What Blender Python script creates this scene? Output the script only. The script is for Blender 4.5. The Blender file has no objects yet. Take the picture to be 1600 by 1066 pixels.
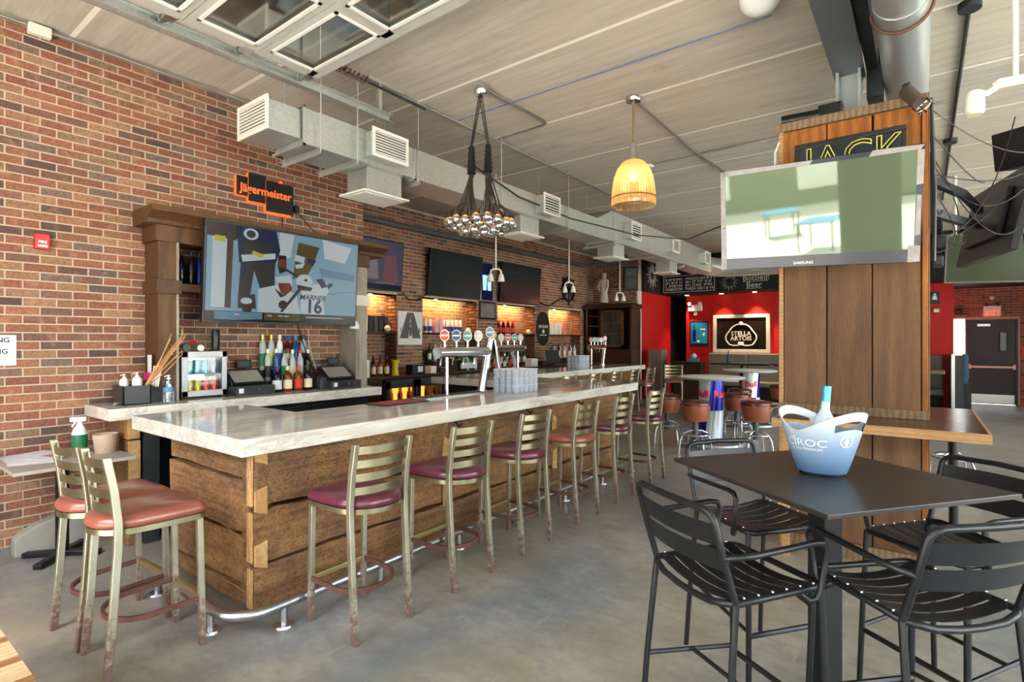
import bpy, math, random
from mathutils import Vector, Matrix
random.seed(7)
sc = bpy.context.scene
C = sc.collection
PI = math.pi
def R(a): return math.radians(a)

# ---------------------------------------------------------------- camera
cam = bpy.data.cameras.new('camera'); co = bpy.data.objects.new('camera', cam); C.objects.link(co)
cam.sensor_width = 36.0; cam.lens = 843.0 / 1600 * 36; cam.clip_start = .05; cam.clip_end = 200
co.location = (0, 0, 1.62); co.rotation_euler = (R(90), 0, R(37.2))
sc.camera = co
# ---------------------------------------------------------------- world, sun, exposure
wd = bpy.data.worlds.new('sky'); sc.world = wd; wd.use_nodes = True
wn = wd.node_tree.nodes; wl = wd.node_tree.links
for n in list(wn): wn.remove(n)
sky = wn.new('ShaderNodeTexSky'); sky.sky_type = 'NISHITA'; sky.sun_disc = False
sky.sun_elevation = R(58); sky.sun_rotation = R(150); sky.air_density = 1.2; sky.dust_density = 2.5
bgn = wn.new('ShaderNodeBackground'); bgn.inputs[1].default_value = 1.15
mixw = wn.new('ShaderNodeMix'); mixw.data_type = 'RGBA'; mixw.inputs[0].default_value = .55
mixw.inputs[7].default_value = (5.2, 5.15, 4.9, 1)          # thin bright overcast over the blue
wo = wn.new('ShaderNodeOutputWorld')
wl.new(sky.outputs[0], mixw.inputs[6]); wl.new(mixw.outputs[2], bgn.inputs[0]); wl.new(bgn.outputs[0], wo.inputs[0])
sl = bpy.data.lights.new('sun', 'SUN'); sl.energy = 22.0; sl.angle = R(2); sl.color = (1, .95, .87)
so = bpy.data.objects.new('sun', sl); C.objects.link(so)
so.rotation_euler = Vector((.25, .42, -1)).to_track_quat('-Z', 'Y').to_euler(); so.location = (0, -6, 9)
vs = sc.view_settings
sc.display_settings.display_device = 'sRGB'
vs.view_transform = 'Standard'; vs.look = 'None'; vs.gamma = 1; vs.use_curve_mapping = False
vs.exposure = 1.12
sc.cycles.max_bounces = 10; sc.cycles.diffuse_bounces = 5; sc.cycles.glossy_bounces = 4
sc.cycles.transmission_bounces = 6; sc.cycles.transparent_max_bounces = 12
sc.cycles.sample_clamp_indirect = 8
sc.cycles.caustics_reflective = False; sc.cycles.caustics_refractive = False

# ---------------------------------------------------------------- lettering made into meshes once
TX = {}
def make_texts(words):
    obs = []
    for w, bold in words:
        cu = bpy.data.curves.new('lettering', 'FONT'); cu.body = w.rstrip('+'); cu.size = 1; cu.resolution_u = 3
        cu.align_x = 'CENTER'; cu.align_y = 'CENTER'; cu.offset = bold
        o = bpy.data.objects.new('lettering', cu); C.objects.link(o); obs.append((w, o))
    dg = bpy.context.evaluated_depsgraph_get()
    for w, o in obs:
        e = o.evaluated_get(dg); m = e.to_mesh()
        TX[w] = ([(v.co.x, v.co.y) for v in m.vertices], [tuple(p.vertices) for p in m.polygons]); e.to_mesh_clear()
    for w, o in obs:
        cu = o.data; bpy.data.objects.remove(o); bpy.data.curves.remove(cu)
make_texts([('JACK', -.012), ('JACK+', .012), ('MARNER', .02), ('16', .03), ('SAMSUNG', .02), ('EXIT', .02), ('Red Bull', .03), ('C\u00ceROC', .0), ('ULTRA PREMIUM', 0),
    ('STELLA', .02), ('ARTOIS', .02), ('J\u00e4germeister', .02), ('FIRE', .02), ('Bottled!', -.005), ('Beer', -.005), ('NG', .02), ('18', .02), ('66', .02), ('JIM BEAM', .02), ('P', .03)])

# ---------------------------------------------------------------- mesh builder
class MB:
    def __init__(s): s.v = []; s.f = []; s.m = []
    def add(s, vs, fs, mi=0):
        b = len(s.v); s.v += [tuple(x) for x in vs]; s.f += [tuple(i + b for i in f) for f in fs]; s.m += [mi] * len(fs); return s
    def box(s, a, b, mi=0):
        (x0, y0, z0), (x1, y1, z1) = a, b
        x0, x1 = min(x0, x1), max(x0, x1); y0, y1 = min(y0, y1), max(y0, y1); z0, z1 = min(z0, z1), max(z0, z1)
        return s.add([(x0,y0,z0),(x1,y0,z0),(x1,y1,z0),(x0,y1,z0),(x0,y0,z1),(x1,y0,z1),(x1,y1,z1),(x0,y1,z1)],
            [(0,3,2,1),(4,5,6,7),(0,1,5,4),(1,2,6,5),(2,3,7,6),(3,0,4,7)], mi)
    def obox(s, c, sz, M=None, mi=0):
        x, y, z = [q / 2 for q in sz]; c = Vector(c); M = M or Matrix.Identity(3)
        vs = [c + M @ Vector(p) for p in ((-x,-y,-z),(x,-y,-z),(x,y,-z),(-x,y,-z),(-x,-y,z),(x,-y,z),(x,y,z),(-x,y,z))]
        return s.add(vs, [(0,3,2,1),(4,5,6,7),(0,1,5,4),(1,2,6,5),(2,3,7,6),(3,0,4,7)], mi)
    def bar(s, p, q, w, h, up=(0,0,1), mi=0):          # square bar from p to q
        p = Vector(p); q = Vector(q); d = q - p; L = d.length; d.normalize(); u = Vector(up)
        x = d.cross(u)
        if x.length < 1e-4: x = d.cross(Vector((1,0,0)))
        x.normalize(); z = x.cross(d)
        return s.obox((p + q) / 2, (w, L, h), Matrix((x, d, z)).transposed(), mi)
    def tube(s, pts, r, n=8, closed=False, mi=0, cap=True):
        P = [Vector(p) for p in pts]; N = len(P); rs = r if isinstance(r, (list, tuple)) else [r] * N
        T = []
        for i in range(N):
            a = P[i - 1] if (i or closed) else P[i]; b = P[(i + 1) % N] if (i < N - 1 or closed) else P[i]
            t = b - a; T.append(t.normalized() if t.length > 1e-9 else Vector((0,0,1)))
        u = T[0].cross(Vector((0,0,1)))
        if u.length < 1e-3: u = T[0].cross(Vector((1,0,0)))
        u.normalize(); vs = []
        for i in range(N):
            u = u - T[i] * u.dot(T[i]); u.normalize(); w = T[i].cross(u)
            vs += [P[i] + (u * math.cos(2*PI*k/n) + w * math.sin(2*PI*k/n)) * rs[i] for k in range(n)]
        fs = []
        for i in range(N if closed else N - 1):
            j = (i + 1) % N
            fs += [(i*n+k, i*n+(k+1)%n, j*n+(k+1)%n, j*n+k) for k in range(n)]
        if cap and not closed: fs += [tuple(range(n))[::-1], tuple((N-1)*n + k for k in range(n))]
        return s.add(vs, fs, mi)
    def cyl(s, p, q, r, r2=None, n=16, mi=0): return s.tube([p, q], [r, r if r2 is None else r2], n, mi=mi)
    def lathe(s, prof, n=20, c=(0,0,0), mi=0, cap=True, M=None):
        vs = []; c = Vector(c)
        for r, z in prof:
            for k in range(n):
                p = Vector((r*math.cos(2*PI*k/n), r*math.sin(2*PI*k/n), z)); vs.append(c + (M @ p if M else p))
        fs = []
        for i in range(len(prof) - 1):
            fs += [(i*n+k, i*n+(k+1)%n, (i+1)*n+(k+1)%n, (i+1)*n+k) for k in range(n)]
        if cap:
            if prof[0][0] > 1e-4: fs.append(tuple(range(n))[::-1])
            if prof[-1][0] > 1e-4: fs.append(tuple((len(prof)-1)*n + k for k in range(n)))
        return s.add(vs, fs, mi)
    def sph(s, c, r, n=10, mi=0, sz=1):
        return s.lathe([(max(1e-5, r*math.sin(PI*i/n)), -r*sz*math.cos(PI*i/n)) for i in range(n+1)], n*2, c, mi, cap=False)
    def prism(s, poly, d, o=(0,0,0), X=(1,0,0), Y=(0,1,0), mi=0):   # polygon in the X,Y plane pushed along X x Y by d
        o = Vector(o); X = Vector(X); Y = Vector(Y); Z = X.cross(Y); n = len(poly)
        a = sum(poly[i][0]*poly[(i+1)%n][1] - poly[(i+1)%n][0]*poly[i][1] for i in range(n))
        if a < 0: poly = poly[::-1]
        b = [o + X*p[0] + Y*p[1] for p in poly]; t = [p + Z*d for p in b]
        return s.add(b + t, [tuple(range(n))[::-1], tuple(range(n, 2*n))] + [(i, (i+1)%n, n+(i+1)%n, n+i) for i in range(n)], mi)
    def flat(s, poly, o, X, Y, off=0, mi=0):
        o = Vector(o); X = Vector(X); Y = Vector(Y); Z = X.cross(Y).normalized(); n = len(poly)
        a = sum(poly[i][0]*poly[(i+1)%n][1] - poly[(i+1)%n][0]*poly[i][1] for i in range(n))
        if a < 0: poly = poly[::-1]
        return s.add([o + X*p[0] + Y*p[1] + Z*off for p in poly], [tuple(range(n))], mi)
    def text(s, w, size, o, X, Y, off=.001, mi=0, sx=1, shear=0, bend=None):
        vs, fs = TX[w]; o = Vector(o); X = Vector(X).normalized(); Y = Vector(Y).normalized(); Z = X.cross(Y)
        return s.add([o + X*((x + shear*y)*size*sx) + Y*(y*size) + Z*off for x, y in vs], fs, mi)
    def xf(s, M):
        s.v = [tuple(M @ Vector(p)) for p in s.v]; return s
    def mesh(s, name, mats, smooth=None):
        me = bpy.data.meshes.new(name); me.from_pydata(s.v, [], s.f)
        for m in (mats if isinstance(mats, (list, tuple)) else [mats]): me.materials.append(m)
        if any(s.m): me.polygons.foreach_set('material_index', s.m)
        if smooth is not None:
            me.polygons.foreach_set('use_smooth', [True] * len(me.polygons))
            me.update()
            try: me.set_sharp_from_angle(angle=R(smooth))
            except Exception: pass
        me.update(); return me

BASE = {}                                          # thing -> its placement, so that parts may be given in room coordinates
def tag(o, label=None, cat=None, group=None, kind=None):
    if label: o['label'] = label
    if cat: o['category'] = cat
    if group: o['group'] = group
    if kind: o['kind'] = kind
    return o
def thing(name, label, cat, loc=(0,0,0), rz=0, group=None):
    o = bpy.data.objects.new(name, None); C.objects.link(o); o.location = loc; o.rotation_euler = (0,0,rz); o.empty_display_size = .05
    BASE[o.name] = Matrix.Translation(loc) @ Matrix.Rotation(rz, 4, 'Z')
    return tag(o, label, cat, group)
def link(name, me, parent=None, bevel=0):
    o = bpy.data.objects.new(name, me); C.objects.link(o)
    if parent: o.parent = parent
    if bevel:
        b = o.modifiers.new('edge', 'BEVEL'); b.width = bevel; b.segments = 2; b.limit_method = 'ANGLE'; b.angle_limit = R(40); b.harden_normals = False
    return o
def part(name, mb, mats, parent, smooth=None, bevel=0, world=True, label=None):
    b = BASE.get(parent.name)
    if world and b is not None: mb.xf(b.inverted())
    o = link(name, mb.mesh(name, mats, smooth), parent, bevel); BASE[o.name] = b if b is not None else Matrix.Identity(4)
    if label: o['label'] = label
    return o
def lpart(name, mb, mats, parent, smooth=None, bevel=0, label=None): return part(name, mb, mats, parent, smooth, bevel, False, label)
def solo(name, mb, mats, label, cat, loc=None, smooth=None, bevel=0, group=None, rz=0, local=False):   # a thing that is one mesh (+ children)
    if loc is None:
        xs = [v[0] for v in mb.v]; ys = [v[1] for v in mb.v]; zs = [v[2] for v in mb.v]
        loc = ((min(xs)+max(xs))/2, (min(ys)+max(ys))/2, min(zs))
    M = Matrix.Translation(loc) @ Matrix.Rotation(rz, 4, 'Z')
    if not local: mb.xf(M.inverted())
    o = link(name, mb.mesh(name, mats, smooth), None, bevel); o.location = loc; o.rotation_euler = (0,0,rz); BASE[o.name] = M
    return tag(o, label, cat, group)
def struct(name, mb, mats, smooth=None, bevel=0, label=None, parent=None):
    o = link(name, mb.mesh(name, mats, smooth), parent, bevel); BASE[o.name] = Matrix.Identity(4)
    if not parent: o['kind'] = 'structure'
    if label: o['label'] = label
    return o
def dup(root, loc, rz=None, label=None, group=None, remat=None):
    r = root.copy(); C.objects.link(r); r.location = loc
    if rz is not None: r.rotation_euler = (0,0,rz)
    if label: r['label'] = label
    if group: r['group'] = group
    for ch in KIDS.get(root.name) or [c for c in root.children]:
        c = ch.copy(); C.objects.link(c); c.parent = r
        if remat and ch.name.split('.')[0] in remat:
            c.data = c.data.copy(); c.data.materials[0] = remat[ch.name.split('.')[0]]
        for g in KIDS.get(ch.name) or [q for q in ch.children]:
            d = g.copy(); C.objects.link(d); d.parent = c
    return r
KIDS = {}

# ---------------------------------------------------------------- materials
class N:
    def __init__(s, name):
        s.m = bpy.data.materials.new(name); s.m.use_nodes = True; s.t = s.m.node_tree; s.n = s.t.nodes; s.l = s.t.links
        for x in list(s.n): s.n.remove(x)
        s.o = s.n.new('ShaderNodeOutputMaterial'); s.b = s.n.new('ShaderNodeBsdfPrincipled'); s.l.new(s.b.outputs[0], s.o.inputs[0])
    def node(s, t, **k):
        x = s.n.new(t)
        for a, b in k.items(): setattr(x, a, b)
        return x
    def set(s, node, key, v):
        if hasattr(v, 'is_output'): s.l.new(v, node.inputs[key])
        else: node.inputs[key].default_value = v
    def coord(s, scale=(1,1,1), rnd=False, kind='Object', rot=(0,0,0)):
        tc = s.node('ShaderNodeTexCoord'); src = tc.outputs[kind]
        if kind == 'World':
            pass
        if rnd:
            oi = s.node('ShaderNodeObjectInfo'); va = s.node('ShaderNodeVectorMath', operation='MULTIPLY_ADD')
            cb = s.node('ShaderNodeCombineXYZ')
            for i in range(3): s.l.new(oi.outputs['Random'], cb.inputs[i])
            s.l.new(cb.outputs[0], va.inputs[0]); va.inputs[1].default_value = (17.3, 31.7, 11.9); s.l.new(src, va.inputs[2]); src = va.outputs[0]
        mp = s.node('ShaderNodeMapping'); mp.inputs['Scale'].default_value = scale; mp.inputs['Rotation'].default_value = rot
        s.l.new(src, mp.inputs[0]); return mp.outputs[0]
    def wcoord(s, scale=(1,1,1)):
        g = s.node('ShaderNodeNewGeometry'); mp = s.node('ShaderNodeMapping'); mp.inputs['Scale'].default_value = scale
        mp.inputs['Location'].default_value = (3.17, 1.73, .371); s.l.new(g.outputs['Position'], mp.inputs[0]); return mp.outputs[0]
    def noise(s, vec, scale=5, detail=4, rough=.55, dist=0):
        x = s.node('ShaderNodeTexNoise'); s.l.new(vec, x.inputs['Vector']); x.inputs['Scale'].default_value = scale
        x.inputs['Detail'].default_value = detail; x.inputs['Roughness'].default_value = rough; x.inputs['Distortion'].default_value = dist
        return x.outputs['Fac']
    def ramp(s, fac, stops):
        x = s.node('ShaderNodeValToRGB'); e = x.color_ramp.elements
        while len(e) < len(stops): e.new(.5)
        for i, (p, c) in enumerate(stops):
            e[i].position = p; e[i].color = (c if len(c) == 4 else (*c, 1)) if isinstance(c, (tuple, list)) else (c, c, c, 1)
        s.l.new(fac, x.inputs[0]); return x.outputs[0]
    def mix(s, fac, a, b, mode='MIX'):
        x = s.node('ShaderNodeMix', data_type='RGBA', blend_type=mode)
        s.set(x, 0, fac)
        for k, v in ((6, a), (7, b)):
            s.set(x, k, v if hasattr(v, 'is_output') else ((*v, 1) if len(v) == 3 else v))
        return x.outputs[2]
    def math(s, op, a, b=0.0, c=0.0):
        x = s.node('ShaderNodeMath', operation=op); s.set(x, 0, a); s.set(x, 1, b); s.set(x, 2, c); return x.outputs[0]
    def bump(s, h, strength=.3, dist=.01):
        x = s.node('ShaderNodeBump'); x.inputs['Strength'].default_value = strength; x.inputs['Distance'].default_value = dist
        s.l.new(h, x.inputs['Height']); s.l.new(x.outputs[0], s.b.inputs['Normal'])
    def p(s, **k):
        nm = dict(col='Base Color', rough='Roughness', metal='Metallic', spec='Specular IOR Level', trans='Transmission Weight', ior='IOR',
                  coat='Coat Weight', alpha='Alpha', em='Emission Color', ems='Emission Strength', sheen='Sheen Weight', coatr='Coat Roughness')
        for a, v in k.items():
            if isinstance(v, tuple) and len(v) == 3: v = (*v, 1)
            s.set(s.b, nm[a], v)
        return s
def lin(r, g, b):
    f = lambda c: (c/255/12.92) if c <= 10 else ((c/255 + .055)/1.055)**2.4
    return (f(r), f(g), f(b))
def plain(name, col, rough=.5, metal=0, var=.12, scale=12, spec=.5, coat=0, em=None, ems=0, bump=0):
    n = N(name)
    f = n.noise(n.coord(rnd=True), scale, 4)
    c2 = tuple(max(0, c*(1-var)) for c in col); c1 = tuple(min(1, c*(1+var)) for c in col)
    n.p(col=n.mix(f, c2, c1), rough=rough, metal=metal, spec=spec, coat=coat)
    if em: n.p(em=em, ems=ems)
    if bump: n.bump(n.noise(n.coord(rnd=True), scale*6, 3), bump, .004)
    return n.m
def glow(name, col, s):
    n = N(name); n.p(col=(0,0,0), em=col, ems=s, rough=.6); return n.m
def clear(name, tint=(1,1,1), rough=.02, amount=.12):          # a thin pane: mostly see-through with a sheen that grows at grazing angles
    n = N(name); n.n.remove(n.b)
    tr = n.node('ShaderNodeBsdfTransparent'); tr.inputs[0].default_value = (*tint, 1)
    gl = n.node('ShaderNodeBsdfGlossy'); gl.inputs['Roughness'].default_value = rough
    lw = n.node('ShaderNodeLayerWeight'); lw.inputs[0].default_value = .35
    mx = n.node('ShaderNodeMixShader'); f = n.math('MULTIPLY_ADD', lw.outputs['Fresnel'], .7, amount)
    n.l.new(f, mx.inputs[0]); n.l.new(tr.outputs[0], mx.inputs[1]); n.l.new(gl.outputs[0], mx.inputs[2]); n.l.new(mx.outputs[0], n.o.inputs[0]); return n.m
def liquid(name, col, tr=.6):                                    # coloured bottle glass: tinted see-through plus shine
    n = N(name); n.p(col=col, rough=.08, spec=.6, trans=tr, ior=1.2, coat=.3); return n.m
M = {}
def brick_mat(name, island):
    n = N(name)
    if island: r = n.node('ShaderNodeNewGeometry').outputs['Random Per Island']
    else: r = n.node('ShaderNodeObjectInfo').outputs['Random']
    base = n.ramp(r, [(0, lin(88,70,68)), (.10, lin(118,88,78)), (.22, lin(148,94,76)), (.36, lin(166,110,86)), (.5, lin(140,86,72)), (.62, lin(162,122,92)), (.74, lin(122,104,94)), (.86, lin(154,96,76)), (.94, lin(178,132,102)), (1, lin(100,88,86))])
    w = n.wcoord()
    f = n.noise(w, 40, 5, .8); g = n.noise(w, 9, 3)
    c = n.mix(n.ramp(f, [(.42, 0), (.62, 1)]), base, n.mix(.5, base, lin(74,60,56)))
    c = n.mix(n.ramp(g, [(.55, 0), (.8, .5)]), c, lin(190,150,120))
    n.p(col=c, rough=.86, spec=.25); n.bump(n.noise(w, 90, 4, .7), .5, .004); return n.m
M['brick'] = brick_mat('fired_brick', False); M['brick_i'] = brick_mat('fired_brick_course', True)
n = N('mortar'); w = n.wcoord(); n.p(col=n.mix(n.noise(w, 30, 4), lin(176,156,134), lin(206,190,168)), rough=.95, spec=.15); n.bump(n.noise(w, 140, 3), .5, .003); M['mortar'] = n.m
# polished concrete floor: clouds of warm and blue grey, worn pale patches, dark specks
n = N('polished_concrete'); w = n.wcoord()
a = n.noise(w, .6, 4, .55, 0); b = n.noise(w, 2.3, 5, .6, 0); d_ = n.noise(n.wcoord((1, 1.6, 1)), 6.5, 5, .62, 0); s_ = n.noise(w, 34, 3, .6)
c = n.mix(n.ramp(a, [(.40, 0), (.60, 1)]), lin(116,124,128), lin(154,145,124))
c = n.mix(n.ramp(b, [(.35, 0), (.75, .8)]), c, lin(180,178,170))
c = n.mix(n.ramp(d_, [(.40, 0), (.75, .65)]), c, lin(104,106,104))
sc_ = n.noise(n.wcoord((9, 1.2, 1)), 3.0, 4, .7); c = n.mix(n.ramp(sc_, [(.60, 0), (.72, .35)]), c, lin(196,194,186)); c = n.mix(n.ramp(n.noise(w, 60, 2, .5), [(.70, 0), (.78, .6)]), c, lin(70,68,64))
c = n.mix(n.ramp(n.noise(w, 1.1, 3, .5, 0), [(.45, 0), (.8, .5)]), c, lin(152,138,112))
c = n.mix(n.ramp(s_, [(.60, 0), (.8, .25)]), c, lin(100,98,94))
n.p(col=c, rough=.33, spec=.6); M['floor'] = n.m
n = N('board_marked_concrete'); w = n.wcoord((.22, 2.6, 1)); w1 = n.wcoord((.6, 1, 1))
a = n.noise(w, 5.5, 6, .68, .2); b = n.noise(w1, 1.0, 5, .6, .5)
c = n.mix(n.ramp(a, [(.3, 0), (.72, 1)]), lin(180,174,164), lin(216,209,198))
c = n.mix(n.ramp(b, [(.42, 0), (.72, .5)]), c, lin(206,194,172))
c = n.mix(n.ramp(n.noise(w1, 2.6, 5, .65, .8), [(.60, 0), (.74, .5)]), c, lin(164,144,114))
n.p(col=c, rough=.9, spec=.2); n.bump(n.noise(n.wcoord(), 18, 4), .12, .006); M['ceil'] = n.m
M['caulk'] = plain('seam_caulk', lin(250,244,232), .9, var=.06)
M['render'] = plain('grey_render', lin(120,118,112), .9)
n = N('white_granite'); w = n.wcoord((1, .45, 1)); wx = n.wcoord((3.0, .55, 3.0))
a = n.noise(wx, 2.1, 6, .7, 1.4); b = n.noise(n.wcoord(), 55, 4, .75)
c = n.mix(n.ramp(a, [(.33, 0), (.6, 1)]), lin(212,204,190), lin(238,233,224))
c = n.mix(n.ramp(n.noise(wx, 1.9, 6, .75, 1.2), [(.5, 0), (.545, .4), (.58, 0)]), c, lin(140,128,118))
c = n.mix(n.ramp(b, [(.64, 0), (.76, .45)]), c, lin(150,138,126))
n.p(col=c, rough=.07, spec=.6); M['granite'] = n.m
def wood(name, lo, hi, scale=(1,1,1), wave=3.0, rough=.55, knots=True, dist=6, band='X', contrast=1, spec=.35):
    n = N(name); v = n.coord(scale, rnd=True)
    wv = n.node('ShaderNodeTexWave', wave_type='RINGS' if band == 'S' else 'BANDS')
    if band == 'S': wv.rings_direction = 'SPHERICAL'
    else: wv.bands_direction = band
    n.l.new(v, wv.inputs['Vector'])
    wv.inputs['Scale'].default_value = wave; wv.inputs['Distortion'].default_value = dist; wv.inputs['Detail'].default_value = 4; wv.inputs['Detail Scale'].default_value = 1.2
    f = n.noise(v, 9, 5, .65); g = n.noise(v, 1.6, 3)
    oi = n.node('ShaderNodeObjectInfo')
    mid = tuple((p+q)/2 for p, q in zip(lo, hi))
    c = n.mix(n.ramp(wv.outputs['Fac'], [(.1, 0), (.9, contrast)]), lo, hi)
    c = n.mix(n.ramp(f, [(.35, 0), (.75, .6)]), c, mid)
    c = n.mix(n.ramp(n.noise(v, 26, 4, .7), [(.42, 0), (.7, .55)]), c, tuple(q*.62 for q in lo))
    c = n.mix(n.ramp(g, [(.55, 0), (.75, .6)]), c, tuple(q*.55 for q in lo))
    if knots:
        vo = n.node('ShaderNodeTexVoronoi'); n.l.new(n.coord((scale[0]*1.3, scale[1]*1.3, scale[2]*1.3), rnd=True), vo.inputs['Vector']); vo.inputs['Scale'].default_value = 1.1
        c = n.mix(n.ramp(vo.outputs['Distance'], [(.06, .85), (.14, 0)]), c, tuple(q*.3 for q in lo))
    c = n.mix(n.math('MULTIPLY', oi.outputs['Random'], .28), c, tuple(q*.6 for q in hi))
    n.p(col=c, rough=rough, spec=spec); n.bump(n.mix(.5, wv.outputs['Color'], f), .25, .004); return n.m
def timber(name, st):
    n = N(name); v = n.coord(st, rnd=True); v0 = n.coord((1,1,1), rnd=True)
    fib = n.noise(v, 1.0, 6, .75, .3); blo = n.noise(v0, 2.3, 5, .65, .5); sw = n.noise(v0, 34, 5, .8, 1.5)
    c = n.mix(n.ramp(fib, [(.34, 0), (.66, 1)]), lin(66,46,36), lin(168,130,98))
    c = n.mix(n.ramp(blo, [(.38, .0), (.7, .8)]), c, lin(188,138,86)); c = n.mix(n.ramp(n.noise(v0, 1.3, 4), [(.52, 0), (.72, .6)]), c, lin(104,90,80))
    c = n.mix(n.ramp(sw, [(.46, 0), (.62, .7)]), c, lin(62,44,36)); oi = n.node('ShaderNodeObjectInfo')
    c = n.mix(n.math('MULTIPLY', oi.outputs['Random'], .25), c, lin(150,104,66))
    n.p(col=c, rough=.9, spec=.2); n.bump(n.mix(.5, fib, sw), .6, .012); return n.m
M['beam'] = timber('rough_sawn_timber', (30, 1.6, 30)); M['beam_x'] = timber('rough_sawn_timber_end_wall', (1.6, 30, 30))
M['beam_end'] = wood('timber_end_grain', lin(190,144,92), lin(232,192,138), (2, 2, 2), 4, .85, False, 6, 'X', .7, .2)
M['column_wood'] = wood('column_plank', lin(92,62,40), lin(150,108,70), (4.2, 4.2, .42), 1.5, .5, True, 6, 'S', .38)
M['column_trim'] = wood('column_trim', lin(118,92,70), lin(158,130,102), (4, 4, 4), 2, .7, False, 4, 'X', .8)
M['column_warm'] = wood('column_plank_warm', lin(128,72,26), lin(188,116,46), (4.2, 4.2, .6), 2.6, .5, True, 4, 'S', .8)
M['hood_wood'] = wood('back_bar_wood', lin(70,46,28), lin(114,80,48), (6, 6, .9), 2, .5, False, 4, 'X', .8)
M['hood_light'] = wood('weathered_post_wood', lin(140,128,114), lin(184,174,160), (6, 6, .9), 2, .7, False, 4, 'X', .8)
M['dark_wood'] = wood('dark_stained_wood', lin(44,28,20), lin(78,50,36), (5, 5, 1), 2, .4, False, 4, 'X', .8)
M['ledge_top'] = wood('ledge_top', lin(70,52,40), lin(104,78,58), (.8, 5, 5), 2, .22, False, 4, 'Y', .7, .6)
M['ledge_edge'] = wood('ledge_edge', lin(176,130,84), lin(208,164,114), (1, 5, 5), 2, .5, False, 4, 'Z', .6)
M['stripe_a'] = wood('maple_strip', lin(206,172,126), lin(228,202,160), (6, 1, 6), 2, .4, False, 4, 'X', .7)
M['stripe_b'] = wood('walnut_strip', lin(136,94,56), lin(176,128,82), (6, 1, 6), 2, .4, False, 4, 'X', .7)
# stool metal: champagne bronze, rust creeping up from the feet (local height)
n = N('bronze_steel'); tc = n.node('ShaderNodeTexCoord'); sx = n.node('ShaderNodeSeparateXYZ'); n.l.new(tc.outputs['Object'], sx.inputs[0])
f = n.noise(n.coord(rnd=True), 26, 5, .7); g = n.noise(n.coord(rnd=True), 7, 3)
h = n.math('ADD', n.math('MULTIPLY', sx.outputs['Z'], -2.2), n.math('ADD', n.math('MULTIPLY', f, 2.2), -.45))
rust = n.ramp(h, [(.0, 0), (.5, .95)])
c = n.mix(g, lin(152,146,124), lin(204,198,178)); c = n.mix(rust, c, n.mix(f, lin(70,48,44), lin(140,104,98)))
n.p(col=c, metal=n.ramp(rust, [(0, .85), (1, .15)]), rough=n.ramp(rust, [(0, .34), (1, .75)])); M['stool'] = n.m
M['stool_slat'] = plain('bronze_slat', lin(150,142,114), .3, .9, .25, 9)
M['rusty'] = plain('rusted_ring', lin(108,72,62), .7, .35, .35, 30)
M['brassy'] = plain('worn_brass_bar', lin(168,150,104), .38, .8, .2, 20)
M['vinyl_red'] = plain('burgundy_vinyl', lin(96,36,54), .28, 0, .12, 5, .6, .25)
M['vinyl_brown'] = plain('russet_vinyl', lin(142,78,62), .3, 0, .12, 5, .6, .25)
M['leather'] = plain('tan_leather', lin(150,82,54), .34, 0, .14, 6, .55, .2)
M['leather_top'] = plain('dark_leather', lin(88,40,32), .25, 0, .14, 6, .6, .3)
M['chrome'] = plain('chrome', (.75,.75,.76), .12, 1, .04, 5)
M['steel'] = plain('brushed_steel', (.60,.60,.61), .28, 1, .08, 20)
M['rail'] = plain('foot_rail_steel', (.52,.53,.56), .32, 1, .1, 14)
n = N('galvanised_sheet'); vo = n.node('ShaderNodeTexVoronoi'); n.l.new(n.wcoord(), vo.inputs['Vector']); vo.inputs['Scale'].default_value = 60
f = n.noise(n.wcoord(), 2.2, 4); sp = n.node('ShaderNodeSeparateColor'); n.l.new(vo.outputs['Color'], sp.inputs[0])
c = n.mix(sp.outputs[0], lin(188,192,190), lin(204,208,204)); c = n.mix(n.ramp(f, [(.4, 0), (.8, .4)]), c, lin(214,212,200))
n.p(col=c, metal=.75, rough=n.ramp(sp.outputs[1], [(0, .36), (1, .46)])); M['galv'] = n.m
M['black'] = plain('black_powder_coat', lin(24,25,28), .36, .2, .1, 20, .5)
M['black_top'] = plain('matte_black_laminate', lin(42,38,36), .33, 0, .12, 3, .5)
M['black_plastic'] = plain('black_plastic', lin(24,24,26), .35, 0, .1, 10, .5)
M['charcoal'] = plain('charcoal_plastic', lin(52,54,58), .45, 0, .1, 10)
M['black_matte'] = plain('black_paint', lin(22,22,22), .7, 0, .15, 6, .3)
M['white'] = plain('white_plastic', lin(238,238,234), .35, 0, .03, 6)
M['white_metal'] = plain('white_enamel', lin(232,230,222), .4, 0, .04, 10)
M['white_paint'] = plain('white_paint', lin(226,222,214), .6, 0, .05, 6)
M['alu'] = plain('aluminium_frame', lin(186,184,176), .5, .1, .06, 10)
M['grey_beam'] = plain('grey_painted_steel', lin(86,92,96), .5, .1, .1, 3)
M['grey_dark'] = plain('dark_steel', lin(46,50,52), .55, .2, .1, 6)
M['spiral'] = plain('pale_round_duct', lin(178,184,186), .3, .55, .06, 5)
M['paving'] = plain('pale_paving', lin(206,202,192), .9, 0, .08, 2, .2)
M['opposite'] = plain('grey_green_facade', lin(112,120,98), .9, 0, .1, 1)
M['concrete'] = plain('raw_concrete', lin(164,160,150), .9, 0, .18, 9, .2, bump=.4)
M['red'] = plain('red_wall_paint', lin(196,14,12), .55, 0, .06, 2)
M['red_plastic'] = plain('red_plastic', lin(206,30,28), .35, 0, .06, 8)
M['slate'] = plain('chalkboard', lin(30,31,31), .75, 0, .25, 5, .3)
M['chalk'] = plain('chalk', lin(214,212,206), .95, 0, .12, 30, .1)
M['screen_off'] = plain('dark_screen', lin(36,46,50), .14, 0, .12, 2, .6)
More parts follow.
